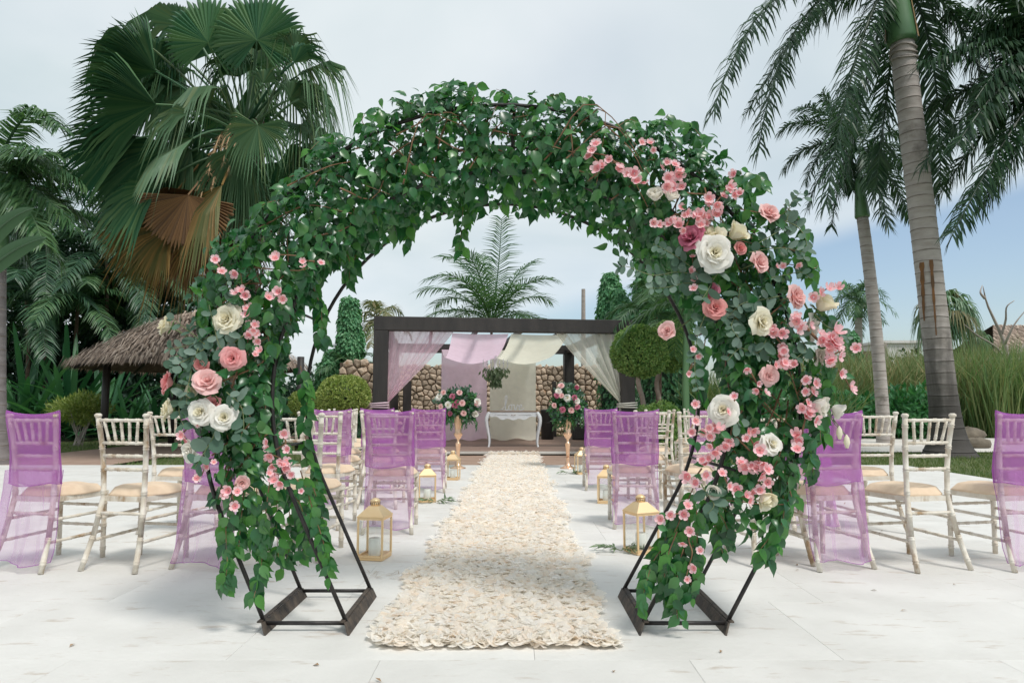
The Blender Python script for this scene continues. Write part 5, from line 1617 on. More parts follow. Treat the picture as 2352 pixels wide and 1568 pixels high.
strands = [
    (3.08, [(545, 1090), (520, 1200), (522, 1290), (515, 1350)]), (3.10, [(620, 1100), (604, 1230), (600, 1300), (583, 1372)]), (3.12, [(560, 1130), (552, 1215), (548, 1262)]),
    (3.10, [(690, 1080), (722, 1180), (744, 1250), (752, 1318)]), (3.30, [(660, 1130), (668, 1230), (655, 1300)]), (3.25, [(700, 1150), (705, 1235), (690, 1270)]), (3.15, [(640, 1090), (635, 1200), (640, 1285)]),
    (3.40, [(720, 1120), (742, 1200), (740, 1290)]), (3.2, [(655, 1110), (690, 1160), (712, 1250)]), (3.1, [(590, 1120), (585, 1200), (575, 1268)]),
    (3.5, [(700, 1000), (722, 1080), (740, 1150)]), (3.3, [(690, 840), (705, 900), (700, 980)]), (3.6, [(720, 640), (734, 720), (738, 790)]),
    (3.06, [(1592, 1120), (1545, 1230), (1500, 1290), (1470, 1395)]), (3.05, [(1580, 1180), (1570, 1280), (1552, 1340), (1556, 1420)]), (3.08, [(1600, 1160), (1600, 1260), (1585, 1350)]), (3.10, [(1560, 1170), (1520, 1260), (1500, 1330)]),
    (3.06, [(1555, 1220), (1530, 1290), (1525, 1370)]), (3.12, [(1610, 1150), (1640, 1200), (1660, 1270)]), (3.10, [(1625, 1160), (1660, 1190), (1682, 1250)]), (3.2, [(1640, 1140), (1672, 1185), (1665, 1235)]),
    (3.1, [(1790, 1090), (1800, 1180), (1765, 1285)]), (3.08, [(1770, 1120), (1785, 1200), (1740, 1270)]), (3.15, [(1810, 1080), (1812, 1150), (1790, 1220)]), (3.1, [(1840, 1000), (1862, 1050), (1868, 1090)]),
    (3.06, [(1570, 1260), (1545, 1340), (1548, 1390)]), (3.06, [(1590, 1240), (1600, 1320), (1580, 1370)]),
    (3.45, [(1066, 440), (1062, 500), (1055, 572)]), (3.45, [(1085, 450), (1080, 520)]), (3.5, [(930, 480), (938, 520), (938, 555)]), (3.5, [(840, 540), (812, 600), (805, 640)]),
    (3.5, [(1200, 450), (1215, 480)]), (3.5, [(1450, 470), (1462, 525)]), (3.2, [(1620, 330), (1590, 290), (1560, 275)]), (3.1, [(1680, 400), (1715, 430), (1725, 470)]), (3.1, [(1080, 250), (1090, 215), (1096, 190)]), (3.1, [(905, 285), (880, 262), (868, 245)]),
    (3.3, [(760, 330), (735, 325), (712, 345)]), (3.4, [(850, 300), (832, 280), (838, 262)]), (3.2, [(960, 262), (945, 238), (925, 236)]), (3.4, [(1010, 245), (1000, 225), (1012, 205)]), (3.3, [(1170, 240), (1160, 215), (1140, 205)]), (3.3, [(1250, 245), (1262, 222), (1285, 218)]), (3.2, [(1330, 262), (1345, 240), (1340, 222)]), (3.4, [(1420, 290), (1445, 275), (1462, 280)]), (3.2, [(1490, 300), (1520, 278), (1535, 262)]), (3.1, [(640, 460), (605, 470), (575, 500)]), (3.1, [(560, 560), (530, 575), (508, 610)]), (3.3, [(690, 400), (660, 410), (640, 440)]), (3.2, [(1690, 430), (1705, 410), (1700, 390)]),
    (3.08, [(1800, 470), (1838, 510), (1850, 560), (1842, 610)]), (3.05, [(1760, 440), (1745, 410), (1722, 400)]), (3.05, [(1780, 560), (1850, 590), (1862, 640)]), (3.06, [(1860, 700), (1905, 730), (1925, 770)]), (3.06, [(1870, 820), (1905, 860), (1902, 905)]), (3.06, [(1830, 900), (1878, 950), (1885, 1010)]), (3.08, [(1620, 780), (1610, 850), (1618, 905)]),
    (3.08, [(500, 620), (480, 680), (462, 760)]), (3.2, [(700, 620), (735, 700), (740, 770)]), (3.05, [(1700, 480), (1775, 500), (1820, 560)]), (3.3, [(760, 560), (800, 590), (802, 640)]),
]
sp_, sy_, sl2, sn_ = [], [], [], []
garland = thing('leaf_garland', 'thick garland of glossy green ficus leaves covering the iron arch', 'garland', (AX, 3.4, 0.4))
mbs = MB()
for yy, pp in strands:
    c_ = catmull([P(a, b, yy + 0.03 * math.sin(i * 2 + a)) for i, (a, b) in enumerate(pp)], 24)
    mbs.tube(c_, np.linspace(0.0028, 0.0012, 24), 4)
    tot = np.linalg.norm(np.diff(c_, axis=0), axis=1).sum()
    nl = max(6, int(tot / 0.0135))
    ii = np.linspace(1, 23, nl).astype(int)
    q = c_[ii] + rng.normal(0, 0.008, (nl, 3))
    tg = nrm(c_[np.minimum(ii + 1, 23)] - c_[ii - 1])
    sd_ = np.where(np.arange(nl) % 2, 1.0, -1.0)[:, None] * np.array([1.0, 0, 0])
    sp_.append(q); sy_.append(tg * 0.45 + sd_ * 0.7 + np.array([0, -0.1, -0.75]) + rdir(nl) * 0.35); sl2.append(0.070 * rng.uniform(0.7, 1.2, nl)); sn_.append(np.tile([0, -1, 0.3], (nl, 1)) + rdir(nl) * 0.5)
sp_, sy_, sl2, sn_ = np.concatenate(sp_), np.concatenate(sy_), np.concatenate(sl2), np.concatenate(sn_)
mbs.build('vine', M_TWIG, garland, world=True)
mb = MB()
for i in range(120):      # woody twigs through the leaves
    s0 = rng.uniform(0.6, SLEN - 0.8); q, nn = on_path(np.array([s0, s0 + rng.uniform(.1, .22), s0 + rng.uniform(.25, .42)]))
    r_ = rng.uniform(-0.18, 0.2, 3); y_ = rng.uniform(YF - 0.08, YF + 0.12)
    mb.tube(catmull([(q[k_, 0] + nn[k_, 0] * r_[k_], y_ + rng.normal(0, .03), q[k_, 1] + nn[k_, 1] * r_[k_]) for k_ in range(3)], 8), np.linspace(0.0045, 0.0015, 8), 4)
mb.build('twigs', M_TWIG, garland, world=True)
# the 300 leaves nearest the camera are single leaves; the rest is one mass
allp = np.concatenate([pos, sp_]); ally = np.concatenate([Yd, sy_]); alln = np.concatenate([Nd, sn_]); alll = np.concatenate([Ld, sl2])
young = np.concatenate([rng.random(len(pos)) < 0.07, rng.random(len(sp_)) < 0.30])
order = np.argsort(allp[:, 1] + rng.uniform(0, 0.015, len(allp)))
near = order[:300]; rest = order[300:]
lm = {}
for nm, m_ in (('g', M_FICUS), ('y', M_FICUSY)):
    q = MB(); q.add(*TF); lm[nm] = q.mesh('leaf', m_, True)
x_, y_, z_ = frames(ally, alln)
gl = parent_loc(garland)
for i in near:
    inst('leaf', lm['y' if young[i] else 'g'], garland, Vector(allp[i]) - gl, np.stack([x_[i], y_[i], z_[i]], 1), float(alll[i]))
mb = MB()
g_ = rest[~young[rest]]; scatter(mb, TF, allp[g_], ally[g_], alln[g_], alll[g_], None, 0)
g_ = rest[young[rest]]; scatter(mb, TF, allp[g_], ally[g_], alln[g_], alll[g_], None, 1)
mb.build('leaves', [M_FICUS, M_FICUSY], garland, True, world=True, kind='stuff')


# ================================================================== ROSES
def petal_geo(r0, Ln, a0, a1, wrap, nu=5, nv=5, curl=0.0, wav=0.03):
    V, F = [], []
    a0, a1 = math.radians(a0), math.radians(a1)
    r, z = r0, 0.0
    for j in range(nv):
        v = j / (nv - 1)
        if j:
            an = a0 + (a1 - a0) * v ** 1.3 + (curl if v > 0.8 else 0)
            r += Ln / (nv - 1) * math.sin(an); z += Ln / (nv - 1) * math.cos(an)
        w = min(1.0, 0.5 + 1.0 * v) * math.sqrt(max(0.3, 1 - max(0, (v - 0.5) / 0.5) ** 2 * 0.55))
        for i in range(nu):
            u = 2 * i / (nu - 1) - 1
            ph = u * wrap * w
            rr = max(0.02, r) * (1 + wav * math.sin(u * 5 + j))
            zz = z - 0.17 * Ln * u * u * v * v + wav * math.sin(u * 4 + j * 1.7) * v
            V.append((rr * math.cos(ph), rr * math.sin(ph), zz))
    for j in range(nv - 1):
        for i in range(nu - 1):
            F.append([j * nu + i, j * nu + i + 1, (j + 1) * nu + i + 1, (j + 1) * nu + i])
    return V, F


ROSE_LAYERS = {
    'open': [(5, 0.12, 1.00, 58, 86, 0.85, 0.45), (5, 0.12, 0.92, 44, 64, 0.88, 0.45), (5, 0.11, 0.84, 32, 46, 0.92, 0.4), (5, 0.09, 0.78, 22, 32, 1.0, 0.35), (4, 0.07, 0.74, 13, 20, 1.1, 0.3), (3, 0.05, 0.72, 6, 9, 1.3, 0.2), (3, 0.02, 0.70, 1, 3, 1.7, 0.0)],
    'half': [(5, 0.14, 1.05, 50, 50, 0.9, 0.7), (5, 0.13, 1.02, 38, 34, 0.95, 0.55), (5, 0.10, 1.0, 26, 22, 1.0, 0.4), (4, 0.07, 0.98, 15, 12, 1.2, 0.3), (3, 0.03, 0.96, 5, 4, 1.6, 0.1)],
    'bud': [(5, 0.16, 1.12, 46, 6, 1.1, 0.5), (4, 0.14, 1.12, 36, 2, 1.2, 0.3), (3, 0.10, 1.12, 24, -4, 1.5, 0.1)],
}
rose_cache = {}


def rose_meshes(kind, m_):
    key = (kind, m_.name)
    if key not in rose_cache:
        ms = []
        for (n, r0, Ln, a0, a1, wr, cu) in ROSE_LAYERS[kind]:
            q = MB(); q.add(*petal_geo(r0, Ln, a0, a1, wr, curl=cu)); ms.append((n, q.mesh('petal', M_CROSE if (kind == 'open' and m_ is M_WROSE and len(ms) >= 4) else m_, True)))
        q = MB()
        for k_ in range(5):
            a = 2 * PI * k_ / 5
            q.add([(0.05 * math.cos(a - 1), 0.05 * math.sin(a - 1), -0.12), (0.05 * math.cos(a + 1), 0.05 * math.sin(a + 1), -0.12), (0.42 * math.cos(a + .2), 0.42 * math.sin(a + .2), 0.02), (0.75 * math.cos(a), 0.75 * math.sin(a), -0.08)], [[0, 1, 2], [0, 2, 3]])
        q.lathe([(0.02, -0.28), (0.13, -0.2), (0.16, -0.05), (0.1, 0.08)], 8)
        rose_cache[key] = (ms, q.mesh('calyx', M_CALYX, True))
    return rose_cache[key]


def rose(label, loc, rad, m_, axis=(0, -1, 0.2), kind='open', parent=None, name='rose', stem=None, group=None):
    """Petals in rings round an axis; a thing of its own, or a part of a bouquet."""
    ax = Vector(axis).normalized()
    q = ax.to_track_quat('Z', 'Y') @ Quaternion((0, 0, 1), random.uniform(0, 6.28))
    ms, cal = rose_meshes(kind, m_)
    o = bpy.data.objects.new(name, None); COL.objects.link(o); o.empty_display_size = 0.05
    o.rotation_mode = 'QUATERNION'; o.rotation_quaternion = q
    sc = rad * {'open': 1.0, 'half': 1.12, 'bud': 1.35}[kind]
    o.scale = (sc, sc, sc * 0.95)
    back = ax * (-0.35 * sc)
    o.location = Vector(loc) + back - (parent_loc(parent) if parent else Vector((0, 0, 0)))
    if parent:
        o.parent = parent
    else:
        tag(o, label, 'rose', group)
    for li, (n, me) in enumerate(ms):
        for k_ in range(n):
            a = 2 * PI * (k_ + 0.37 * li + random.uniform(-.08, .08)) / n
            c = bpy.data.objects.new('petal', me); COL.objects.link(c); c.parent = o
            c.rotation_euler = (random.uniform(-.13, .13), random.uniform(-.16, .12), a)
            c.scale = (random.uniform(.88, 1.10), random.uniform(.88, 1.12), random.uniform(.90, 1.08))
    c = bpy.data.objects.new('calyx', cal); COL.objects.link(c); c.parent = o
    if stem is not None:
        mb = MB()
        iq = q.inverted()
        e = iq @ (Vector(stem) - (Vector(loc) + back)); e = Vector((e.x / sc, e.y / sc, e.z / (sc * 0.95)))
        mb.tube(bez((0, 0, -0.15), Vector((0, 0, -0.8)), e, 8), 0.07, 5)
        s_ = mb.build('stem', M_GTWIG, o, True)
    return o


GR = 'roses on the arch'
ROSES = [
    # px, py, radius px, material, kind, axis, depth, label, stem target px
    (382, 748, 25, M_CROSE, 'half', (-0.8, -0.5, 0.35), 3.05, 'cream rose sticking out farthest left over the thatched roof', (455, 790)),
    (518, 732, 37, M_CROSE, 'open', (-0.15, -1, 0.15), 3.00, 'big creamy rose highest on the left flank of the arch', None),
    (533, 823, 29, M_PROSE, 'open', (0.15, -1, 0.0), 2.99, 'open pink rose with spiral centre right below the big creamy rose', None),
    (463, 836, 17, M_DROSE, 'half', (0.1, -1, 0.1), 3.02, 'small dusty pink rose left of the open spiral pink rose', None),
    (386, 879, 26, M_PROSE, 'half', (-0.85, -0.5, 0.2), 3.03, 'pink rose turned outward at the left edge of the left cluster', (440, 890)),
    (476, 876, 29, M_BROSE, 'half', (0.2, -0.9, 0.45), 2.98, 'blush pink rose directly above the pair of white roses', None),
    (442, 898, 19, M_CROSE, 'half', (-0.3, -1, 0.2), 3.05, 'small cream rose tucked between the two pink roses at left', None),
    (459, 946, 34, M_WROSE, 'open', (-0.2, -1, 0.1), 2.97, 'left one of the two pure white roses at left', None),
    (514, 958, 31, M_WROSE, 'open', (0.25, -1, 0.15), 2.97, 'right one of the two pure white roses at left', None),
    (490, 925, 17, M_PROSE, 'half', (0.3, -0.8, 0.6), 3.02, 'small pink rose peeping between the two pure white roses', None),
    (387, 941, 25, M_CROSE, 'half', (-0.9, -0.4, 0.15), 3.02, 'cream rose facing left beside the pair of white roses', (440, 950)),
    (437, 1037, 24, M_WROSE, 'half', (-0.5, -0.9, -0.2), 3.00, 'white rose hanging lowest in the left cluster', None),
    (556, 1108, 16, M_BROSE, 'half', (0.3, -0.9, -0.2), 3.04, 'pale peach rose low on the left garland among blossoms', None),
    (1505, 452, 21, M_WROSE, 'bud', (-0.2, -0.8, 0.55), 2.98, 'white rose bud with pink tinge high on the right, left of its twin', None),
    (1540, 452, 18, M_WROSE, 'bud', (0.15, -0.75, 0.6), 2.98, 'plain white rose bud high on the right, right of its twin', None),
    (1588, 545, 29, M_MROSE, 'half', (-0.55, -0.8, 0.35), 2.98, 'mauve rose left of the big white rose at right', None),
    (1632, 545, 34, M_CROSE, 'half', (-0.3, -0.7, 0.7), 3.00, 'ivory rose behind and above the big white rose at right', None),
    (1643, 580, 44, M_WROSE, 'open', (0.05, -1, 0.05), 2.92, 'biggest rose, creamy white and fully open, at upper right', None),
    (1688, 537, 28, M_CROSE, 'bud', (0.6, -0.5, 0.65), 2.99, 'ivory rose leaning right above the biggest white rose', None),
    (1766, 490, 25, M_BROSE, 'half', (0.2, -0.9, 0.45), 3.00, 'blush rose on a long stem topmost at the right shoulder', (1710, 560)),
    (1743, 603, 25, M_BROSE, 'half', (0.5, -0.85, 0.1), 2.98, 'blush rose right of the biggest white rose', (1700, 620)),
    (1645, 705, 28, M_DROSE, 'open', (0.1, -0.95, 0.25), 2.98, 'dusty pink rose below the biggest white rose', None),
    (1828, 682, 27, M_BROSE, 'half', (0.55, -0.8, 0.1), 2.99, 'pink rose on a stem beside the outer cream rose at right', (1780, 690)),
    (1890, 701, 28, M_CROSE, 'bud', (0.45, -0.55, 0.7), 3.02, 'outermost cream rose at right standing against the sky', (1845, 690)),
    (1752, 740, 33, M_CROSE, 'open', (0.35, -0.9, -0.1), 2.96, 'creamy white rose in the middle of the right flank', None),
    (1862, 752, 29, M_WROSE, 'half', (0.7, -0.6, -0.1), 3.05, 'white rose behind a dark twig below the outermost cream rose', None),
    (1885, 815, 26, M_WROSE, 'half', (0.6, -0.6, -0.2), 3.04, 'white rose half hidden by blossoms at the right edge', None),
    (1532, 760, 21, M_BROSE, 'half', (-0.55, -0.8, 0.25), 3.00, 'lone blush rose sticking out left over the topiary', (1590, 730)),
    (1768, 863, 24, M_BROSE, 'open', (0.2, -0.95, -0.1), 2.99, 'peach rose with greenish petals low in the middle of the right flank', None),
    (1661, 941, 37, M_WROSE, 'open', (-0.3, -0.95, 0.1), 2.96, 'large blush white rose on the inner side of the right leg', None),
    (1774, 1018, 28, M_WROSE, 'open', (0.35, -0.8, 0.3), 2.98, 'papery white rose on the lower right leg', None),
    (1637, 1130, 18, M_WROSE, 'bud', (-0.2, -0.9, 0.1), 3.00, 'small white bud near the end of the right garland', None),
    (1757, 1143, 24, M_CROSE, 'bud', (0.3, -0.75, -0.5), 2.99, 'cream rose lowest on the right leg', None),
    (1879, 930, 26, M_WROSE, 'bud', (0.75, -0.55, -0.2), 3.02, 'white rose behind pink blossoms above the right purple chair', None),
    (1920, 940, 20, M_WROSE, 'bud', (0.75, -0.3, -0.65), 3.03, 'white drooping bud farthest right above the purple chair', (1880, 915)),
    (1700, 570, 15, M_DROSE, 'half', (0.3, -0.9, 0.1), 2.97, 'small coral rose tucked right under the biggest white rose', None),
    (1634, 665, 20, M_MROSE, 'open', (-0.1, -0.9, 0.1), 3.00, 'small mauve flower between the biggest white and the dusty pink rose', None),
]
for (px, py, r_, m_, kd, ax, Y, lab, st) in ROSES:
    rose(lab, P(px, py, Y), r_ * Y / FPX, m_, ax, kd, None, 'rose', P(st[0], st[1], 3.12) if st else None, GR)


# ================================================================== BLOSSOM SPRIGS
def blossom_mesh(cup):
    q = MB()
    for k_ in range(5):
        a = 2 * PI * k_ / 5
        ca, sa = math.cos(a), math.sin(a)
        V = []
        for j, (rr, ww, zz) in enumerate(((0.10, 0.10, 0.0), (0.55, 0.40, 0.18 * cup), (0.88, 0.42, 0.50 * cup), (1.02, 0.22, 0.72 * cup))):
            for u in (-1, 0, 1):
                x, y = rr - 0.05 * abs(u), ww * u
                V.append((x * ca - y * sa, x * sa + y * ca, zz + 0.10 * abs(u) - (0.03 if u == 0 else 0)))
        q.add(V, [[0, 1, 4, 3], [1, 2, 5, 4]], 1)
        q.add(V, [[3, 4, 7, 6], [4, 5, 8, 7], [6, 7, 10, 9], [7, 8, 11, 10]], 0)
    for k_ in range(7):
        a = 2 * PI * k_ / 7
        q.add([(0, 0, 0.0), (0.05 * math.cos(a), 0.05 * math.sin(a), 0.02), (0.22 * math.cos(a + .2), 0.22 * math.sin(a + .2), 0.34)], [[0, 1, 2]], 1)
    return q.mesh('blossom', [M_BLOS, M_BLOSC], True)


BM = [blossom_mesh(0.35), blossom_mesh(0.7), blossom_mesh(1.5)]
q = MB(); q.add(*TF); SPL = q.mesh('leaf', M_BRIGHT, True)
GB = 'pink blossom sprigs on the arch'


def sprig(label, pts, Y=2.99, n=(2, 4), r=13, spread=15, tw=0.004, leafn=0.5):
    b = P(pts[0][0], pts[0][1], Y)
    t = thing('blossom_sprig', label, 'blossom sprig', tuple(b), 0, GB)
    line = catmull([P(x, y, Y + 0.03 + 0.012 * math.sin(i * 2.3)) for i, (x, y) in enumerate(pts)], max(8, 5 * len(pts)))
    mb = MB(); mb.tube(line, np.linspace(tw, tw * 0.5, len(line)), 5); mb.build('twig', M_TWIG, t, True, world=True)
    for (x, y) in pts:
        for _ in range(random.randint(n[0], max(n[0], n[1] - (n[1] < 3)))):
            q = P(x + random.gauss(0, spread * .6), y + random.gauss(0, spread * .6), Y + random.uniform(-0.03, 0.02))
            ax = Vector((random.gauss(0, .55), -1, random.gauss(0.1, .5))).normalized()
            qq = (ax.to_track_quat('Z', 'Y') @ Quaternion((0, 0, 1), random.uniform(0, 6))).to_matrix()
            inst('blossom', random.choices(BM, (5, 4, 2))[0], t, q - b, [[qq[i][j] for j in range(3)] for i in range(3)], 0.88 * r * random.uniform(0.7, 1.12) * Y / FPX)
        if random.random() < leafn:
            q = P(x + random.gauss(0, 12), y + random.gauss(6, 10), Y + 0.01)
            fx, fy, fz = frames(np.array([[random.gauss(0, .8), -0.2, random.gauss(-.4, .5)]]), np.array([[0, -1, 0.3]]))
            inst('leaf', SPL, t, q - b, np.stack([fx[0], fy[0], fz[0]], 1), 0.05)


sprig('short sprig of pink blossoms topmost on the left flank', [(497, 602), (514, 628), (518, 636)], n=(1, 2))
sprig('small blossom sprig on the left shoulder nearest the inner hoop', [(722, 600), (694, 597), (688, 588), (630, 585), (626, 590)], n=(1, 2))
sprig('blossom sprig across the middle of the upper left flank', [(602, 676), (622, 672), (638, 664), (648, 676)], n=(1, 2))
sprig('blossom sprig running down beside the big creamy rose', [(543, 655), (546, 675), (560, 690), (566, 706), (576, 735)], n=(1, 2))
sprig('blossom sprig running down from the big creamy rose to the pink spiral rose', [(574, 738), (585, 752), (576, 770), (586, 783), (594, 813)], n=(1, 3))
sprig('pink sprig peeping out under the cream roses at far left', [(440, 975), (424, 990), (412, 1006), (426, 1012)], n=(1, 2), r=12)
sprig('coral sprig dangling below the lowest white rose at left', [(480, 1062), (470, 1076), (456, 1108)], n=(1, 2), r=12)
sprig('dense blossom sprig in the middle of the lower left garland', [(646, 998), (656, 1018), (622, 1040), (640, 1050), (652, 1062), (618, 1072), (634, 1088), (656, 1086)], n=(1, 3))
sprig('blossom sprig beside the pale peach rose low at left', [(540, 1112), (552, 1130), (534, 1138), (542, 1160)], n=(1, 2), r=13)
sprig('single coral blossom low on the inner edge of the left garland', [(676, 1098), (690, 1108)], n=(1, 1), r=12)
sprig('long blossom sprig stretching left along the top right of the arch', [(1470, 410), (1445, 400), (1428, 388), (1396, 360), (1360, 354), (1384, 382)], n=(2, 3), r=17, tw=0.006)
sprig('blossom sprig hanging upright above the two white buds', [(1538, 375), (1542, 398), (1536, 418), (1550, 430)], n=(2, 3), r=16)
sprig('tiny coral sprig at the top right of the arch', [(1478, 326), (1496, 332), (1502, 352)], n=(1, 1), r=13)
sprig('blossom sprig pointing left below the two white buds', [(1600, 505), (1570, 500), (1552, 492), (1528, 508), (1498, 516)], n=(2, 3), r=14)
sprig('blossom sprig along the outer edge of the upper right arch', [(1640, 470), (1655, 452), (1670, 430), (1684, 408), (1690, 440)], n=(1, 3), r=15)
sprig('blossom sprig just above the mauve rose', [(1570, 535), (1590, 492), (1612, 500), (1640, 492)], n=(2, 3), r=14)
sprig('reddish sprig in the shade left of the dusty pink rose', [(1600, 600), (1606, 640), (1598, 660), (1590, 590)], n=(1, 2), r=13)
sprig('thin stalk of four buds reaching right toward the sky', [(1780, 612), (1800, 606), (1838, 610), (1872, 606)], Y=3.02, n=(1, 1), r=11, spread=6, tw=0.003)
sprig('coral sprig above the outermost cream rose at right', [(1866, 672), (1888, 668), (1908, 660), (1930, 656)], Y=3.0, n=(1, 2), r=14)
sprig('heavy blossom sprig at the right edge of the arch', [(1840, 740), (1890, 790), (1914, 788), (1898, 818), (1940, 800), (1925, 790)], Y=2.97, n=(3, 4), r=18, spread=20, tw=0.007)
sprig('blossom sprig left of the heavy one at right', [(1770, 760), (1800, 800), (1790, 830), (1816, 836), (1804, 812)], n=(2, 3), r=15)
sprig('single large pink blossom pair at the right edge above the reeds', [(1900, 830), (1934, 858), (1952, 890)], Y=2.99, n=(1, 1), r=20, spread=6)
sprig('blossom sprig trailing down the outer right leg', [(1855, 880), (1866, 905), (1840, 930), (1852, 946), (1838, 1000)], n=(2, 3), r=16)
sprig('blossom sprig low on the outer right leg', [(1850, 958), (1842, 998), (1830, 1030)], n=(1, 2), r=18)
sprig('blossom sprig around the peach rose on the right flank', [(1722, 850), (1745, 890), (1760, 902), (1738, 905)], n=(1, 2), r=13)
sprig('blossom sprig drooping left of the large blush white rose', [(1600, 925), (1594, 965), (1586, 990), (1604, 1000)], Y=3.0, n=(1, 2), r=13)
sprig('blossoms laid over the large blush white rose', [(1690, 912), (1672, 960), (1655, 985)], Y=2.93, n=(1, 2), r=14)
sprig('blossom sprig running down the inner right leg', [(1640, 985), (1634, 1000), (1638, 1035), (1630, 1062), (1665, 1022)], n=(2, 3), r=16)
sprig('blossom sprig in the middle of the lower right leg', [(1720, 1000), (1735, 1030), (1745, 1060), (1728, 1072), (1760, 1085), (1700, 1060)], n=(2, 3), r=16)
sprig('blossom sprig crossing the bottom of the right garland', [(1660, 1085), (1680, 1125), (1715, 1140), (1740, 1110), (1752, 1100)], n=(1, 3), r=15)
sprig('blossom sprig beside the small white bud low at right', [(1612, 1075), (1600, 1095), (1606, 1118), (1570, 1080)], n=(1, 2), r=15)
sprig('blossom sprig reaching left over the right front lantern', [(1590, 1165), (1560, 1178), (1535, 1182), (1510, 1190)], Y=3.0, n=(1, 2), r=13)
sprig('blossom sprig hanging at the very end of the right garland', [(1586, 1215), (1582, 1240), (1590, 1268), (1582, 1300), (1575, 1330)], Y=2.99, n=(1, 2), r=13)
sprig('tiny coral sprig behind the inner right hoop', [(1592, 830), (1584, 850), (1612, 812)], Y=3.0, n=(1, 1), r=12)


# ================================================================== EUCALYPTUS
EUL = []
for w_ in (0.95, 0.72, 0.58):
    q = MB(); tv, tf = TR; q.add(tv * np.array([w_, 1, 1]), tf); EUL.append(q.mesh('leaf', M_EUC, True))
GE = 'eucalyptus sprigs on the arch'


def euc(label, pts, Y=3.0, ls=30, n=12, gap=1.0):
    b = P(pts[0][0], pts[0][1], Y)
    t = thing('eucalyptus_sprig', label, 'eucalyptus sprig', tuple(b), 0, GE)
    line = catmull([P(x, y, Y + 0.02 * math.sin(i * 1.7)) for i, (x, y) in enumerate(pts)], 30)
    mb = MB(); mb.tube(line, np.linspace(0.003, 0.0012, 30), 4); mb.build('stem', M_GTWIG, t, True, world=True)
    n = max(3, int(n * 0.8))
    for k_ in range(n):
        f = (k_ + 0.6) / n * 29
        i = int(f); q = Vector(line[i]); tg = Vector(line[min(i + 1, 29)] - line[max(i - 1, 0)]).normalized()
        for sg in (-1, 1):
            side = tg.cross(Vector((0, -1, 0.1))).normalized() * sg
            d = (side * random.uniform(.6, 1.0) + tg * random.uniform(.1, .6) + Vector((random.gauss(0, .2), random.uniform(-.5, .2), random.gauss(-.1, .25)))).normalized()
            nn = Vector((random.gauss(0, .45), -1, random.gauss(.35, .4)))
            x, y, z = frames(np.array([tuple(d)]), np.array([tuple(nn)]))
            sz = ls * random.uniform(0.65, 1.1) * (1 - 0.4 * k_ / n) * Y / FPX
            inst('leaf', random.choice(EUL), t, q - b, np.stack([x[0], y[0], z[0]], 1), sz)


euc('eucalyptus sprig pointing up left beside the farthest left cream rose', [(470, 790), (440, 765), (410, 742), (392, 730)], n=6, ls=26)
euc('dark eucalyptus sprig left of the small dusty pink rose', [(490, 770), (440, 790), (400, 800), (385, 800)], n=7, ls=34)
euc('pale eucalyptus rosette above the outward pink rose at left', [(470, 800), (440, 820), (410, 835), (392, 845)], n=8, ls=36)
euc('eucalyptus sprig running down between the left pink roses', [(455, 800), (440, 850), (432, 890), (428, 930)], n=8, ls=34)
euc('large leaved eucalyptus sprig around the big creamy rose', [(560, 770), (530, 790), (505, 795), (480, 700)], n=8, ls=38)
euc('eucalyptus sprig with big round pale leaves right of the white rose pair', [(520, 900), (552, 930), (560, 975), (552, 1010)], Y=2.97, n=8, ls=38)
euc('eucalyptus sprig with round leaves below the white rose pair', [(500, 975), (486, 1010), (465, 1045), (448, 1072)], Y=2.97, n=7, ls=42)
euc('dark eucalyptus sprig left of the white rose pair', [(430, 900), (415, 920), (412, 950), (425, 985)], n=5, ls=36)
euc('eucalyptus sprig on the upper left flank above the creamy rose', [(520, 700), (540, 680), (520, 655), (530, 640)], n=5, ls=30)
euc('long eucalyptus sprig pointing left toward the ivy column', [(1640, 640), (1560, 625), (1500, 632), (1440, 612), (1418, 616)], n=15, ls=34)
euc('second eucalyptus sprig pointing left just below the long one', [(1640, 660), (1580, 650), (1530, 660), (1490, 662)], n=11, ls=34)
euc('dark eucalyptus sprig slanting up left of the biggest white rose', [(1620, 640), (1570, 600), (1530, 575), (1500, 560)], n=11, ls=32)
euc('eucalyptus sprig with large round leaves under the biggest white rose', [(1660, 610), (1640, 640), (1625, 668), (1610, 690)], Y=2.95, n=6, ls=42)
euc('eucalyptus sprig climbing past the topmost blush rose', [(1740, 560), (1800, 520), (1815, 470), (1840, 440)], n=9, ls=32)
euc('eucalyptus sprig standing highest at the right shoulder', [(1760, 520), (1800, 490), (1835, 462), (1856, 448)], Y=3.04, n=6, ls=26)
euc('hanging eucalyptus sprig at the right shoulder', [(1780, 500), (1830, 520), (1852, 555), (1845, 600)], Y=3.02, n=9, ls=36)
euc('eucalyptus sprig right of the blush rose at mid height', [(1720, 580), (1780, 570), (1820, 572), (1850, 580)], n=8, ls=32)
euc('eucalyptus sprig between the stalk of buds and the pink rose', [(1760, 640), (1810, 630), (1840, 625), (1862, 640)], Y=3.02, n=7, ls=26)
euc('eucalyptus sprig around the dusty pink rose', [(1700, 660), (1690, 720), (1680, 750), (1700, 780)], n=9, ls=38)
euc('trailing eucalyptus sprig on the inner edge below the lone blush rose', [(1620, 720), (1600, 780), (1596, 850), (1605, 900)], n=10, ls=30)
euc('eucalyptus sprig in the heart of the right flank', [(1790, 680), (1740, 690), (1700, 700), (1660, 740)], n=10, ls=36)
euc('eucalyptus sprig below the middle cream rose', [(1760, 780), (1740, 810), (1700, 800), (1670, 830)], n=9, ls=36)
euc('eucalyptus sprig beside the white rose behind the twig', [(1800, 740), (1830, 770), (1850, 800), (1820, 830)], n=7, ls=36)
euc('eucalyptus sprig hanging outside the right edge blossoms', [(1870, 720), (1900, 750), (1935, 765), (1950, 780)], Y=3.03, n=6, ls=28)
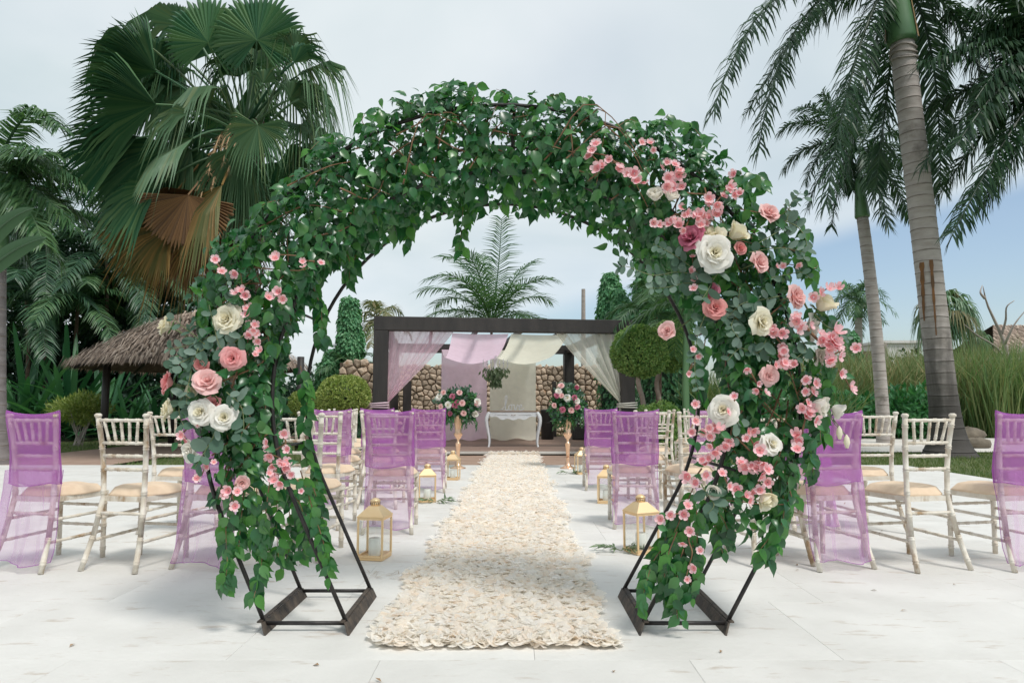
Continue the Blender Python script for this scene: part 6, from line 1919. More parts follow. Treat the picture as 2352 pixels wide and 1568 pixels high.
euc('rose leaf sprig at the bottom of the right garland', [(1610, 1110), (1628, 1140), (1640, 1160), (1625, 1180)], Y=2.97, n=3, ls=46)
euc('pale eucalyptus sprig below the big blush white rose', [(1690, 960), (1700, 990), (1680, 1010)], n=4, ls=32)
# thin drooping stalk with tiny buds at far right
b_ = P(1890, 930, 3.03)
t = thing('bud_stalk', 'thin green stalk with tiny drooping buds over the right purple chair', 'flower stalk', tuple(b_))
for pts in (((1890, 930), (1915, 970), (1928, 985)), ((1890, 930), (1935, 990), (1945, 1005))):
    l_ = catmull([P(x, y, 3.03) for x, y in pts], 10)
    mb = MB(); mb.tube(l_, np.linspace(0.0025, 0.0015, 10), 4); mb.build('stem', M_GTWIG, t, True, world=True)
    mb = MB(); e_ = P(pts[-1][0], pts[-1][1] + 8, 3.03)
    mb.lathe([(0.002, 0.03), (0.011, 0.015), (0.014, -0.005), (0.006, -0.03)], 8, c=tuple(e_)); mb.build('bud', M_CROSE, t, True, world=True)

# ================================================================== CHAIRS
def bamboo(mb, pts, r, gap=0.125, sides=8, first=0.06, amp=1.28):
    """A turned rod with raised double rings, like bamboo nodes."""
    p = np.array(pts, float)
    sl = np.linalg.norm(np.diff(p, axis=0), axis=1); cu = np.concatenate([[0], np.cumsum(sl)])
    n = max(1, int(round((cu[-1] - 2 * first) / gap)))
    ss, rr = [0.0], [r]
    for k_ in range(n + 1):
        c = first + (cu[-1] - 2 * first) * k_ / n
        for dx, f in ((-0.012, 1), (-0.008, amp), (-0.002, 1.02), (0.002, 1.02), (0.008, amp), (0.012, 1)):
            ss.append(c + dx); rr.append(r * f)
    for c in cu[1:-1]:
        ss.append(c); rr.append(r)
    ss.append(cu[-1]); rr.append(r)
    o_ = np.argsort(ss); ss = np.clip(np.array(ss)[o_], 0, cu[-1]); rr = np.array(rr)[o_]
    q = np.stack([np.interp(ss, cu, p[:, i]) for i in range(3)], 1)
    keep_ = np.concatenate([[True], np.diff(ss) > 1e-5])
    mb.tube(q[keep_], rr[keep_], sides)


ch = thing('chair', 'whitewashed chair', 'chair')
PZ = [0.0, 0.20, 0.43, 0.60, 0.76, 0.93]
PXs = [0.190, 0.168, 0.146, 0.150, 0.160, 0.174]
PYs = [-0.285, -0.225, -0.185, -0.190, -0.205, -0.232]


def post_at(z):
    return np.interp(z, PZ, PXs), np.interp(z, PZ, PYs)


for s_ in (-1, 1):
    mb = MB(); bamboo(mb, [(s_ * a, b, c) for a, b, c in zip(PXs, PYs, PZ)], 0.0165, 0.135)
    mb.lathe([(0.010, 0), (0.021, 0.006), (0.022, 0.018), (0.012, 0.026)], 10, c=(s_ * PXs[-1], PYs[-1], 0.922)); mb.build('rear_leg', M_WOODW, ch, True)
    mb = MB(); bamboo(mb, [(s_ * 0.176, 0.185, 0), (s_ * 0.176, 0.175, 0.42)], 0.0165, 0.13); mb.build('front_leg', M_WOODW, ch, True)
for z in (0.905, 0.765, 0.685, 0.602):
    x, y = post_at(z); mb = MB(); bamboo(mb, [(-x, y, z), (-x * .5, y - .008, z), (0, y - .012, z), (x * .5, y - .008, z), (x, y, z)], 0.0105, 0.07); mb.build('back_rail', M_WOODW, ch, True)
for k_ in range(5):
    u = (k_ - 2) / 3
    x1_, y1_ = post_at(0.765); x2_, y2_ = post_at(0.905)
    mb = MB(); bamboo(mb, [(x1_ * u * 0.92, y1_ - .008, 0.77), (x2_ * u * 1.06, y2_ - .010, 0.90)], 0.009, 0.06, first=0.03); mb.build('spindle', M_WOODW, ch, True)
mb = MB()
SQ = [(-0.152, -0.190), (0.152, -0.190), (0.196, 0.19), (-0.196, 0.19)]
V = [(x, y, z) for z in (0.405, 0.437) for x, y in SQ]
mb.add(V, [[3, 2, 1, 0], [4, 5, 6, 7], [0, 1, 5, 4], [1, 2, 6, 5], [2, 3, 7, 6], [3, 0, 4, 7]]); mb.build('seat_frame', M_WOODW, ch)
mb = MB()
g = []
for i in range(15):
    u = i / 14 * 2 - 1
    row = []
    for j in range(15):
        v = j / 14 * 2 - 1
        # a rounded square with a plump top
        k_ = 1 / max(1e-6, (abs(u) ** 4 + abs(v) ** 4) ** 0.25) * max(abs(u), abs(v)) if (u or v) else 1
        uu, vv = u * k_, v * k_
        wx = 0.158 + (0.205 - 0.158) * (vv + 1) / 2
        e = max(abs(u), abs(v))
        row.append((uu * wx, vv * 0.19 + 0.005, 0.447 + 0.048 * max(0, 1 - e ** 5) ** 0.5 + 0.004 * math.sin(5 * u + 3 * v)))
    g.append(row)
mb.grid(g)
g2 = [[(x, y, min(z, 0.447) - 0.010 - 0.0 * z) for x, y, z in r] for r in g]
mb.grid([r[::-1] for r in g2])
ed = [(0, j) for j in range(15)] + [(i, 14) for i in range(1, 15)] + [(14, j) for j in range(13, -1, -1)] + [(i, 0) for i in range(13, 0, -1)]
ring = [[g[i][j], tuple(np.array(g[i][j]) * np.array([1.015, 1.015, 1]) - np.array([0, 0, .004])), g2[i][j]] for i, j in ed]
mb.grid(ring, closed_u=True); mb.build('cushion', M_CUSH, ch, True)
for z, ya in ((0.30, 0), (0.17, 0)):
    x, y = post_at(z)
    for s_ in (-1, 1):
        mb = MB(); bamboo(mb, [(s_ * x, y, z), (s_ * 0.176, 0.18, z + 0.005)], 0.0095, 0.11); mb.build('stretcher', M_WOODW, ch, True)
    mb = MB(); bamboo(mb, [(-0.176, 0.18, z + 0.04), (0.176, 0.18, z + 0.04)], 0.0095, 0.09); mb.build('stretcher', M_WOODW, ch, True)
x, y = post_at(0.335); mb = MB(); bamboo(mb, [(-x, y, 0.335), (x, y, 0.335)], 0.0095, 0.08); mb.build('stretcher', M_WOODW, ch, True)


def make_cover(seed, skirt_bottom, flare, shift, drop):
    """Sheer slip-over chair back cover: doubled cloth down to the seat, a single long fall behind."""
    rs = random.Random(seed)
    c = thing('chair_cover', 'sheer purple cover', 'chair cover')
    zs = [0.958, 0.955, 0.94, 0.90, 0.84, 0.78, 0.70, 0.62, 0.56, 0.51]
    ph = [rs.uniform(0, 6) for _ in range(6)]
    n = 44
    g = []
    for k_ in range(n):
        a = 2 * PI * k_ / n
        row = []
        for zi, z in enumerate(zs):
            x, y = post_at(min(z, 0.93))
            hw, hd = max(x + 0.022, 0.192) + 0.004 * math.sin(z * 20 + ph[0]), 0.030 + 0.012 * max(0, 0.8 - z)
            if zi == 0:
                hd = 0.004
            elif zi == 1:
                hd = 0.018
            ca, sa = math.cos(a), math.sin(a)
            px_ = hw * (abs(ca) ** 0.45) * (1 if ca > 0 else -1)
            py_ = y + hd * (abs(sa) ** 0.8) * (1 if sa > 0 else -1)
            py_ += 0.004 * math.sin(px_ * 40 + ph[1] + z * 9)
            sag = -0.016 * (1 - (px_ / hw) ** 2) if z > 0.93 else 0
            lift = 0.010 * (abs(px_) / hw) ** 6 if z > 0.93 else 0
            hem = 0.012 * math.sin(px_ * 16 + ph[2]) if zi == len(zs) - 1 else 0
            row.append((px_, py_, z + sag + lift + hem))
        g.append(row)
    mb = MB(); mb.grid(g, closed_u=True); mb.build('slip', M_SHEER, c, True)
    mb = MB()
    for zz, q in ((-1, 0.0), ):
        mb.tube([tuple(np.array(g[k_ % n][-1]) * np.array([1.0, 1, 1])) for k_ in range(n + 1)], 0.0028, 5)
    for kk in (0, n // 2):
        mb.tube([g[kk][j] for j in range(2, len(zs))], 0.0035, 5)
    mb.tube([g[k_ % n][1] for k_ in range(n + 1)], 0.0025, 5)
    mb.build('seam', M_HEM, c, True)
    nu, nv = 40, 22
    g = []
    for i in range(nu):
        u = i / (nu - 1) * 2 - 1
        row = []
        for j in range(nv):
            t = j / (nv - 1)
            z = 0.60 + (skirt_bottom - 0.60) * t
            x, y = post_at(z)
            hw = 0.196 + flare * 0.6 * t
            px_ = u * hw + shift * t * t
            py_ = min(y, -0.222 - 0.030 * t) - 0.030 - 0.006 * t - 0.3 * drop * t * t
            edge_ = max(0, abs(u) - 0.82) / 0.18
            py_ += 0.085 * edge_ ** 1.5 * (1 - 0.3 * t)
            px_ -= 0.012 * edge_ * (1 if u > 0 else -1)
            py_ += t * (0.014 * math.sin(u * 6 + ph[3]) + 0.007 * math.sin(u * 15 + ph[4] + t * 3)) + 0.003 * math.sin(u * 9 + z * 20)
            z += t * (0.012 * math.sin(u * 4 + ph[5]) + 0.012 * u * math.sin(ph[2]))
            row.append((px_, py_, z))
        g.append(row)
    mb = MB(); mb.grid(g); mb.build('skirt', M_SHEER2, c, True)
    mb = MB()
    mb.tube([g[i][-1] for i in range(nu)], 0.0022, 4); mb.tube(g[0], 0.002, 4); mb.tube(g[-1], 0.002, 4)
    mb.build('hem', M_HEM, c, True)
    return c


COVERS = [make_cover(11, 0.055, 0.020, 0.0, -0.02), make_cover(12, 0.075, 0.008, 0.012, -0.01), make_cover(13, 0.045, 0.012, -0.010, -0.015)]
GCH, GCV = 'whitewashed bamboo style chairs set out in rows', 'sheer purple chair covers'
# X of the chair, Y of its rear feet, turn in degrees (clockwise +), covered, label
CHAIRS = [
    (-2.98, 4.22, 13, 1, 'whitewashed chair under the leftmost purple cover', 'leftmost purple chair cover, cut by the left edge'),
    (-2.425, 4.22, 12, 0, 'bare whitewashed chair standing alone between the two left purple covers', ''),
    (-1.90, 4.27, 11, 1, 'whitewashed chair under the purple cover behind the left white roses', 'purple chair cover partly behind the left white roses'),
    (-1.43, 4.50, 6, 0, 'bare chair with tan cushion just right of the left garland', ''),
    (-2.72, 5.40, 10, 0, 'bare chair in the second row peeping out behind the lone bare chair', ''),
    (-1.585, 5.62, 5, 0, 'bare chair right behind the one beside the left garland', ''),
    (-0.97, 5.42, -2, 1, 'whitewashed chair under the left purple cover nearest the aisle', 'purple chair cover behind the left front lantern by the aisle'),
    (-1.31, 6.72, 2, 0, 'bare chair hidden behind the left aisle cover except one post', ''),
    (-1.78, 6.72, 5, 1, 'chair under the purple cover seen through the left bare chairs', 'purple chair cover seen through the backs of the left bare chairs'),
    (-0.965, 7.93, -2, 1, 'whitewashed chair under the farther left purple cover on the aisle', 'farther left purple chair cover beside the second lantern'),
    (-1.56, 7.90, 3, 1, 'chair under the purple cover almost hidden behind the left aisle chair', 'purple chair cover almost hidden left of the left aisle post'),
    (-2.02, 7.85, 4, 0, 'bare chair fourth back in the left column of cushions', ''),
    (-2.27, 9.1, 5, 0, 'bare chair fifth back in the left column of cushions', ''),
    (-2.50, 10.25, 6, 0, 'farthest bare chair in the left column of cushions', ''),
    (1.69, 4.36, -6, 0, 'bare chair mostly hidden behind the right leg of the arch', ''),
    (2.035, 4.27, -12, 1, 'whitewashed chair under the purple cover right of the arch', 'purple chair cover directly right of the arch'),
    (2.605, 4.24, -12, 0, 'bare whitewashed chair in front of the big palm trunk', ''),
    (3.20, 4.26, -12, 1, 'whitewashed chair under the purple cover at the right edge', 'purple chair cover cut by the right edge'),
    (2.90, 5.42, -9, 0, 'bare chair in the second row left of the big palm trunk', ''),
    (2.38, 5.45, -8, 1, 'chair under the purple cover behind the one right of the arch', 'purple chair cover showing its edge behind the one right of the arch'),
    (1.02, 5.66, 2, 1, 'whitewashed chair under the right purple cover nearest the aisle', 'purple chair cover behind the right front lantern by the aisle'),
    (1.44, 7.0, -2, 0, 'bare chair just behind and right of the right aisle cover', ''),
    (1.06, 8.15, 1, 1, 'whitewashed chair under the farther right purple cover on the aisle', 'farther right purple chair cover left of the nearer one'),
    (1.80, 8.3, -3, 0, 'bare chair two rows behind the right aisle cover', ''),
    (1.55, 5.62, -5, 0, 'bare chair nearest in the cushion column behind the inner right hoop', ''),
    (1.92, 6.6, -5, 1, 'chair under the purple cover behind the inner right hoop', 'purple chair cover glimpsed behind the inner right hoop'),
    (2.27, 8.05, -5, 0, 'bare chair third back behind the inner right hoop', ''),
    (2.58, 9.3, -6, 0, 'bare chair fourth back behind the inner right hoop', ''),
    (2.78, 10.35, -6, 0, 'farthest bare chair behind the inner right hoop', ''),
]
first = True
cused = {}
for i, (X, Y, rot, cov, lab, clab) in enumerate(CHAIRS):
    a = -math.radians(rot)
    o = ch if first else copy_tree(ch)
    first = False
    lx, ly = 0.0, -0.27
    cx = X - (lx * math.cos(a) - ly * math.sin(a)); cy = Y - (lx * math.sin(a) + ly * math.cos(a))
    o.location = (cx, cy, 0.001); o.rotation_euler = (0, 0, a)
    tag(o, lab, 'chair', GCH)
    if cov:
        pc = COVERS[i % 3]
        c = pc if i % 3 not in cused else copy_tree(pc)
        cused[i % 3] = 1
        c.location = (cx, cy, 0.001); c.rotation_euler = (0, 0, a)
        tag(c, clab, 'chair cover', GCV)
for k_ in range(3):
    if k_ not in cused:
        for c in list(COVERS[k_].children):
            bpy.data.objects.remove(c)
        bpy.data.objects.remove(COVERS[k_])

# ================================================================== LANTERNS
ln = thing('lantern', 'gold lantern', 'lantern')
LW, LH = 0.165, 0.255
mb = MB(); mb.box((0, 0, 0.008), (LW + 0.012, LW + 0.012, 0.016), bev=0.003); mb.build('base', M_GOLD, ln)
for sx in (-1, 1):
    for sy in (-1, 1):
        mb = MB(); mb.box((sx * LW / 2, sy * LW / 2, 0.016 + LH / 2), (0.013, 0.013, LH), bev=0.002); mb.build('corner_post', M_GOLD, ln)
mb = MB()
for z in (0.024, 0.016 + LH - 0.008):
    for s_ in (-1, 1):
        mb.box((0, s_ * LW / 2, z), (LW - 0.014, 0.011, 0.014)); mb.box((s_ * LW / 2, 0, z), (0.011, LW - 0.014, 0.014))
mb.build('frame', M_GOLD, ln)
mb = MB(); a_, b_, z0, z1 = LW / 2 + 0.008, 0.033, 0.016 + LH, 0.016 + LH + 0.068
V = [(-a_, -a_, z0), (a_, -a_, z0), (a_, a_, z0), (-a_, a_, z0), (-a_, -a_, z0 + .006), (a_, -a_, z0 + .006), (a_, a_, z0 + .006), (-a_, a_, z0 + .006), (-b_, -b_, z1), (b_, -b_, z1), (b_, b_, z1), (-b_, b_, z1)]
mb.add(V, [[3, 2, 1, 0], [0, 1, 5, 4], [1, 2, 6, 5], [2, 3, 7, 6], [3, 0, 4, 7], [4, 5, 9, 8], [5, 6, 10, 9], [6, 7, 11, 10], [7, 4, 8, 11], [8, 9, 10, 11]]); rf = mb.build('roof', M_GOLD, ln)
mb = MB(); mb.lathe([(0.031, z1), (0.031, z1 + 0.028)], 18)
mb.lathe([(0.034, z1 + 0.028), (0.035, z1 + 0.032), (0.030, z1 + 0.038), (0.018, z1 + 0.047), (0.004, z1 + 0.051)], 18); mb.build('chimney', M_GOLD, rf, True)
mb = MB()
for k_ in range(14):
    a = 2 * PI * k_ / 14
    mb.box((0.0315 * math.cos(a), 0.0315 * math.sin(a), z1 + 0.014), (0.004, 0.004, 0.015), rz=a)
mb.build('vent_slots', M_BROWNTOP, rf)
for k_, (dx, dy, rz) in enumerate(((0, -1, 0), (0, 1, 0), (-1, 0, PI / 2), (1, 0, PI / 2))):
    mb = MB(); hw_ = (LW - 0.016) / 2; c_, s_ = math.cos(rz), math.sin(rz); mb.add([(dx * LW / 2 + sx_ * hw_ * c_, dy * LW / 2 + sx_ * hw_ * s_, zz_) for sx_, zz_ in ((-1, .033), (1, .033), (1, LH - .001), (-1, LH - .001))], [[0, 1, 2, 3]]); mb.build('glass_pane', M_GLASS, ln)
mb = MB(); mb.lathe([(0.038, 0.017), (0.039, 0.02), (0.039, 0.125), (0.034, 0.130), (0.01, 0.126)], 20); mb.tube([(0, 0, .126), (0.002, 0, .138)], 0.0012, 4); mb.build('candle', M_WAX, ln, True)
for i, (x, y, rz, lab) in enumerate(((-0.905, 4.60, -10, 'gold glass lantern with white candle at left front of the aisle'), (0.885, 4.78, 24, 'gold glass lantern with white candle behind the right garland end'),
                                    (-0.885, 7.25, 8, 'gold lantern second from the front on the left of the aisle'), (0.975, 7.15, -12, 'gold lantern beside the right aisle chair, second from the front'),
                                    (-0.80, 9.35, -6, 'gold lantern third from the front on the left of the aisle'), (1.02, 10.1, 10, 'gold lantern third from the front on the right of the aisle'))):
    o = ln if i == 0 else copy_tree(ln)
    o.location = (x, y, 0.001); o.rotation_euler = (0, 0, math.radians(rz)); tag(o, lab, 'lantern', 'gold lanterns along the aisle')

# ================================================================== PETAL RUNNER
RX0, RX1, RY0, RY1 = -0.585, 0.435, 2.95, 13.75
run = thing('petal_runner', 'long cream runner of ruffled cloth petals along the aisle', 'aisle runner', ((RX0 + RX1) / 2, RY0, 0))


def rshift(y):
    return 0.10 * (y - RY0) / (RY1 - RY0)


mb = MB(); mb.grid([[(x + rshift(y), y, 0.006) for y in np.linspace(RY0 + .05, RY1, 12)] for x in np.linspace(RX0 + .04, RX1 - .04, 4)]); mb.build('backing', M_RUNB, run, world=True)
n = 17000
yy = RY0 + (RY1 - RY0) * rng.random(n) ** 1.25
xx = np.clip(rng.normal(0, 1, n) * 0.02, -.06, .06) + rng.uniform(RX0 + .01, RX1 - .01, n) + rshift(yy) + 0.02 * np.sin(yy * 3)
xx += 0.03 * np.sin(yy * 7.3) * ((xx > 0.3) | (xx < -0.45))
ang = rng.uniform(0, 2 * PI, n)
inc = rng.uniform(0.0, 0.28, n)
Yp = np.stack([np.cos(ang), np.sin(ang), inc], 1)
edge_ = (yy < RY0 + 0.10)
Yp[edge_] = nrm(np.stack([rng.normal(0, .5, edge_.sum()), -np.ones(edge_.sum()), rng.uniform(0.0, .5, edge_.sum())], 1))
Np = np.stack([-np.cos(ang) * 0.5, -np.sin(ang) * 0.5, np.ones(n)], 1) + rdir(n) * 0.35
zz = rng.uniform(0.006, 0.017, n)
ln_ = rng.uniform(0.036, 0.066, n)
pp = np.stack([xx, yy, zz], 1)
# petals thrown up along the far end
m2_ = 260
xe = rng.uniform(RX0 + .12, RX1 + .08, m2_)
pp = np.concatenate([pp, np.stack([xe, RY1 + rng.normal(0, .03, m2_), rng.uniform(0.01, 0.04, m2_)], 1)])
Yp = np.concatenate([Yp, np.stack([rng.normal(0, .5, m2_), rng.normal(0, .3, m2_), np.full(m2_, 1.0)], 1)]); Np = np.concatenate([Np, rdir(m2_) + np.array([0, -0.8, 0])]); ln_ = np.concatenate([ln_, rng.uniform(.04, .07, m2_)])
od = np.argsort(pp[:, 1] - 0.0 * pp[:, 2])
q = MB(); q.add(*TP); pm = q.mesh('petal', M_RUN, True)
x_, y_, z_ = frames(Yp, Np)
pl_ = parent_loc(run)
for i in od[:300]:
    inst('petal', pm, run, Vector(pp[i]) - pl_, np.stack([x_[i], y_[i], z_[i]], 1), float(ln_[i]))
rs_ = od[300:]
mb = MB(); scatter(mb, TP, pp[rs_], Yp[rs_], Np[rs_], ln_[rs_]); mb.build('petals', M_RUN, run, True, world=True, kind='stuff')

# ================================================================== VASES AND BOUQUETS
vs = thing('pedestal_vase', 'tall vase', 'vase')
prof = [(0.125, 0.0), (0.128, 0.008), (0.10, 0.016), (0.05, 0.045), (0.032, 0.10), (0.026, 0.16), (0.030, 0.17), (0.024, 0.18), (0.030, 0.26), (0.038, 0.34), (0.042, 0.385), (0.046, 0.392), (0.030, 0.405), (0.020, 0.43), (0.020, 0.455), (0.040, 0.475), (0.062, 0.515), (0.068, 0.535), (0.074, 0.542), (0.066, 0.552), (0.050, 0.565), (0.056, 0.64), (0.066, 0.73), (0.082, 0.82), (0.090, 0.845), (0.080, 0.845), (0.06, 0.80)]
mb = MB(); mb.lathe([p for p in prof if p[1] <= 0.17], 22); mb.build('foot', M_ROSEGOLD, vs, True)
mb = MB(); mb.lathe([(0.026, 0.165)] + [p for p in prof if 0.17 < p[1] <= 0.552][1:], 22); mb.build('stem', M_ROSEGOLD, vs, True)
mb = MB(); mb.lathe(prof[19:], 22); mb.build('cup', M_ROSEGOLD, vs, True)
VS = [(-0.86, 11.0, 'tall rose gold vase standing left of the runner near the deck'), (0.89, 11.0, 'tall rose gold vase standing right of the runner near the deck')]
for i, (x, y, lab) in enumerate(VS):
    o = vs if i == 0 else copy_tree(vs)
    o.location = (x, y, 0.001); tag(o, lab, 'vase', 'tall vases flanking the runner')
BQ = [
    # dx, dz from the rim, radius, material, kind
    [(-0.20, 0.30, .040, M_BROSE, 'half'), (-0.26, 0.235, .050, M_WROSE, 'half'), (-0.07, 0.245, .045, M_MROSE, 'open'), (0.03, 0.30, .040, M_BROSE, 'half'), (-0.13, 0.125, .055, M_WROSE, 'open'), (-0.24, 0.10, .042, M_BROSE, 'open'),
     (-0.03, 0.115, .045, M_MROSE, 'open'), (0.0, 0.155, .038, M_MROSE, 'half'), (0.07, 0.15, .042, M_BROSE, 'half'), (0.28, 0.165, .052, M_WROSE, 'half'), (0.27, 0.145, .035, M_PROSE, 'half'), (0.24, 0.0, .050, M_WROSE, 'bud'), (0.09, 0.005, .046, M_BROSE, 'open'), (-0.10, 0.0, .036, M_MROSE, 'half'), (-0.20, -0.05, .03, M_MROSE, 'half')],
    [(-0.10, 0.40, .042, M_BROSE, 'half'), (-0.14, 0.315, .046, M_WROSE, 'half'), (0.11, 0.36, .040, M_MROSE, 'bud'), (-0.16, 0.26, .042, M_MROSE, 'half'), (-0.10, 0.255, .036, M_BROSE, 'half'), (-0.02, 0.225, .056, M_WROSE, 'open'), (0.08, 0.225, .042, M_MROSE, 'half'), (0.115, 0.18, .044, M_WROSE, 'half'),
     (-0.20, 0.12, .038, M_BROSE, 'half'), (0.10, 0.14, .036, M_BROSE, 'half'), (0.12, 0.095, .040, M_MROSE, 'half'), (-0.09, 0.055, .048, M_MROSE, 'open'), (0.035, 0.05, .040, M_BROSE, 'half')],
]
for i, (x, y, lab) in enumerate(VS):
    zc_ = 0.846
    t = thing('flower_bouquet', ('round bouquet of white, pink and mauve roses in the left vase', 'taller bouquet of pink and mauve roses in the right vase')[i], 'bouquet', (x, y, zc_), 0, 'rose bouquets in the tall vases')
    rx, rz_ = (0.31, 0.24) if i == 0 else (0.26, 0.29)
    mb = MB(); blob(mb, (x, y, zc_ + 0.15), (rx, 0.24, rz_), 900, TW, 0.085, 0.10, shell=0.7, lump=0.2, up=0.0); mb.build('foliage', M_FICUS, t, world=True)
    mb = MB(); blob(mb, (x, y, zc_ + 0.17), (rx * 1.05, 0.25, rz_ * 1.05), 420, TR, 0.06, 0.055, shell=0.4, lump=0.25, up=0.1); mb.build('grey_foliage', M_EUC, t, world=True)
    mb = MB()
    for k_ in range(16):
        a = random.uniform(0, 6.28); r0 = random.uniform(0.05, 0.2)
        p0 = Vector((x + r0 * math.cos(a), y + r0 * math.sin(a) * .8, zc_ + 0.03)); p1 = p0 + Vector((0.10 * math.cos(a), 0.08 * math.sin(a), -0.02)); p2 = p1 + Vector((0.03 * math.cos(a), 0, -random.uniform(.08, .24)))
        l_ = bez(p0, p1, p2, 12); mb.tube(l_, 0.0015, 4)
        qn = np.repeat(l_[3:], 2, 0); scatter(mb, TN, qn, rdir(len(qn)) * .6 + np.array([0, 0, -1.0]), rdir(len(qn)), np.full(len(qn), 0.075), np.full(len(qn), 0.07))
    mb.build('trailing_leaves', M_LPALM if i else M_FICUS, t, world=True)
    for (dx, dz, r_, m_, kd) in BQ[i]:
        f = max(0.0, 1 - (dx / (rx * 1.12)) ** 2 - ((dz - 0.15) / (rz_ * 1.12)) ** 2) ** 0.5
        rose('', (x + dx * 1.12, y - 0.25 * f - 0.03, zc_ + dz * 1.1 + 0.02), r_ * 1.08, m_, (dx * 2.2, -0.8 - 0.3 * f, (dz - 0.12) * 2.0), kd, t)

# ================================================================== ALTAR TABLE, SIGN, CHANDELIER, SPEAKERS
TX, TY = P(1179, 930, 15.55).x, 15.55
tb = thing('console_table', 'white carved console table with curved legs and brown top', 'table', (TX, TY, DZ))
TH = 0.80
mb = MB(); mb.box((0, 0, TH - 0.012), (1.20, 0.42, 0.024), bev=0.006); mb.build('tabletop', M_BROWNTOP, tb)
ap = [(-0.53, TH - 0.025), (0.53, TH - 0.025), (0.53, TH - 0.105)]
for k_ in range(25):
    u = 0.50 - k_ / 24.0
    ap.append((u, TH - 0.115 - 0.075 * math.exp(-(u * 3.2) ** 2) - 0.015 * math.cos(u * 25) - 0.03 * math.exp(-((abs(u) - 0.26) * 9) ** 2)))
ap.append((-0.53, TH - 0.105))
mb = MB(); n_ = len(ap)
for yy_ in (-0.185, 0.185):
    V = [(a, yy_ - 0.012, b) for a, b in ap] + [(a, yy_ + 0.012, b) for a, b in ap]
    mb.add(V, [list(range(n_)), list(range(2 * n_ - 1, n_ - 1, -1))] + [[(i + 1) % n_, i, n_ + i, n_ + (i + 1) % n_] for i in range(n_)])
for s_ in (-1, 1):
    mb.box((s_ * 0.525, 0, TH - 0.07), (0.02, 0.35, 0.09))
mb.build('apron', M_WHITE, tb)
mb = MB()
for s_ in (-1, 1):
    for k_ in range(6):
        x0_ = s_ * (0.12 + 0.05 * k_)
        mb.tube(bez((x0_, -0.202, TH - 0.09 + .01 * (k_ % 2)), (x0_ + s_ * .02, -0.206, TH - 0.065), (x0_ + s_ * .045, -0.202, TH - 0.095), 6), 0.0045, 5)
mb.build('carving', M_WHITE, tb, True)
mb = MB(); mb.tube(bez((-0.05, -0.205, TH - 0.085), (0, -0.235, TH - 0.115), (0.05, -0.205, TH - 0.085), 8), 0.005, 6); mb.build('drawer_handle', M_BROWNTOP, tb, True)
for sx in (-1, 1):
    for sy in (-1, 1):
        pts = [(0.535, 0.19, TH - 0.03), (0.585, 0.205, TH - 0.13), (0.60, 0.21, TH - 0.24), (0.575, 0.20, TH - 0.40), (0.545, 0.19, TH - 0.56), (0.535, 0.19, TH - 0.70), (0.545, 0.195, 0.03), (0.552, 0.20, 0.0)]
        mb = MB(); mb.tube([(sx * a, sy * b, c) for a, b, c in catmull(pts, 22)], np.interp(np.linspace(0, 1, 22), [0, .15, .3, .5, .85, 1], [0.040, 0.046, 0.040, 0.030, 0.020, 0.024]), 6); mb.build('leg', M_WHITE, tb, True)

# the word "love" in thin wire script, standing on the table
sg = thing('love_sign', 'thin silver wire script sign reading love on the white table', 'sign', (TX - 0.02, TY - 0.06, DZ + TH + 0.002))
strokes = {
    'letter_l': [(-0.27, 0.02), (-0.21, 0.05), (-0.15, 0.16), (-0.125, 0.30), (-0.145, 0.345), (-0.165, 0.30), (-0.165, 0.15), (-0.155, 0.03), (-0.125, 0.012), (-0.09, 0.05)],
    'letter_o': [(-0.09, 0.05), (-0.075, 0.11), (-0.035, 0.13), (-0.015, 0.075), (-0.035, 0.02), (-0.075, 0.02), (-0.085, 0.07), (-0.055, 0.13), (-0.01, 0.135), (0.015, 0.125)],
    'letter_v': [(0.015, 0.125), (0.035, 0.13), (0.045, 0.06), (0.06, 0.012), (0.085, 0.05), (0.10, 0.11), (0.105, 0.135), (0.125, 0.115), (0.145, 0.105)],
    'letter_e': [(0.145, 0.06), (0.185, 0.075), (0.205, 0.11), (0.185, 0.135), (0.155, 0.11), (0.145, 0.06), (0.165, 0.018), (0.205, 0.015), (0.255, 0.06)],
}
for nm, pts in strokes.items():
    for off in (0.0, 0.014):      # doubled wire
        mb = MB(); mb.tube(catmull([(a + off * 0.5, off, b) for a, b in pts], 46), 0.008, 5); mb.build('letter' if off == 0 else 'letter_wire', M_SILVER, sg, True)
mb = MB(); mb.box((-0.005, 0.007, 0.003), (0.52, 0.03, 0.006)); mb.build('sign_base', M_SILVER, sg)

hc = P(1138, 838, 16.0)
cd = thing('chandelier', 'small white chandelier with hanging green leaves under the pergola', 'chandelier', tuple(hc))
mb = MB(); mb.tube([(0, 0, 0.0), (0.01, 0, 0.35), (0, 0, 2.45 - hc.z)], 0.012, 6); mb.build('cord', M_WHITE, cd, True)
mb = MB(); mb.lathe([(0.01, -0.16), (0.035, -0.12), (0.05, -0.05), (0.025, 0.0), (0.04, 0.08), (0.06, 0.13), (0.02, 0.19), (0.012, 0.26)], 12); mb.build('column', M_WHITE, cd, True)
for k_ in range(6):
    a = 2 * PI * k_ / 6 + 0.2; c, s_ = math.cos(a), math.sin(a)
    mb = MB(); mb.tube(catmull([(0.03 * c, 0.03 * s_, -0.05), (0.16 * c, 0.16 * s_, -0.13), (0.28 * c, 0.28 * s_, -0.06), (0.29 * c, 0.29 * s_, 0.03)], 10), 0.010, 5)
    mb.lathe([(0.012, 0), (0.035, 0.012), (0.03, 0.018), (0.011, 0.02), (0.011, 0.09), (0.003, 0.10)], 8, c=(0.29 * c, 0.29 * s_, 0.03)); mb.build('arm', M_WHITE, cd, True)
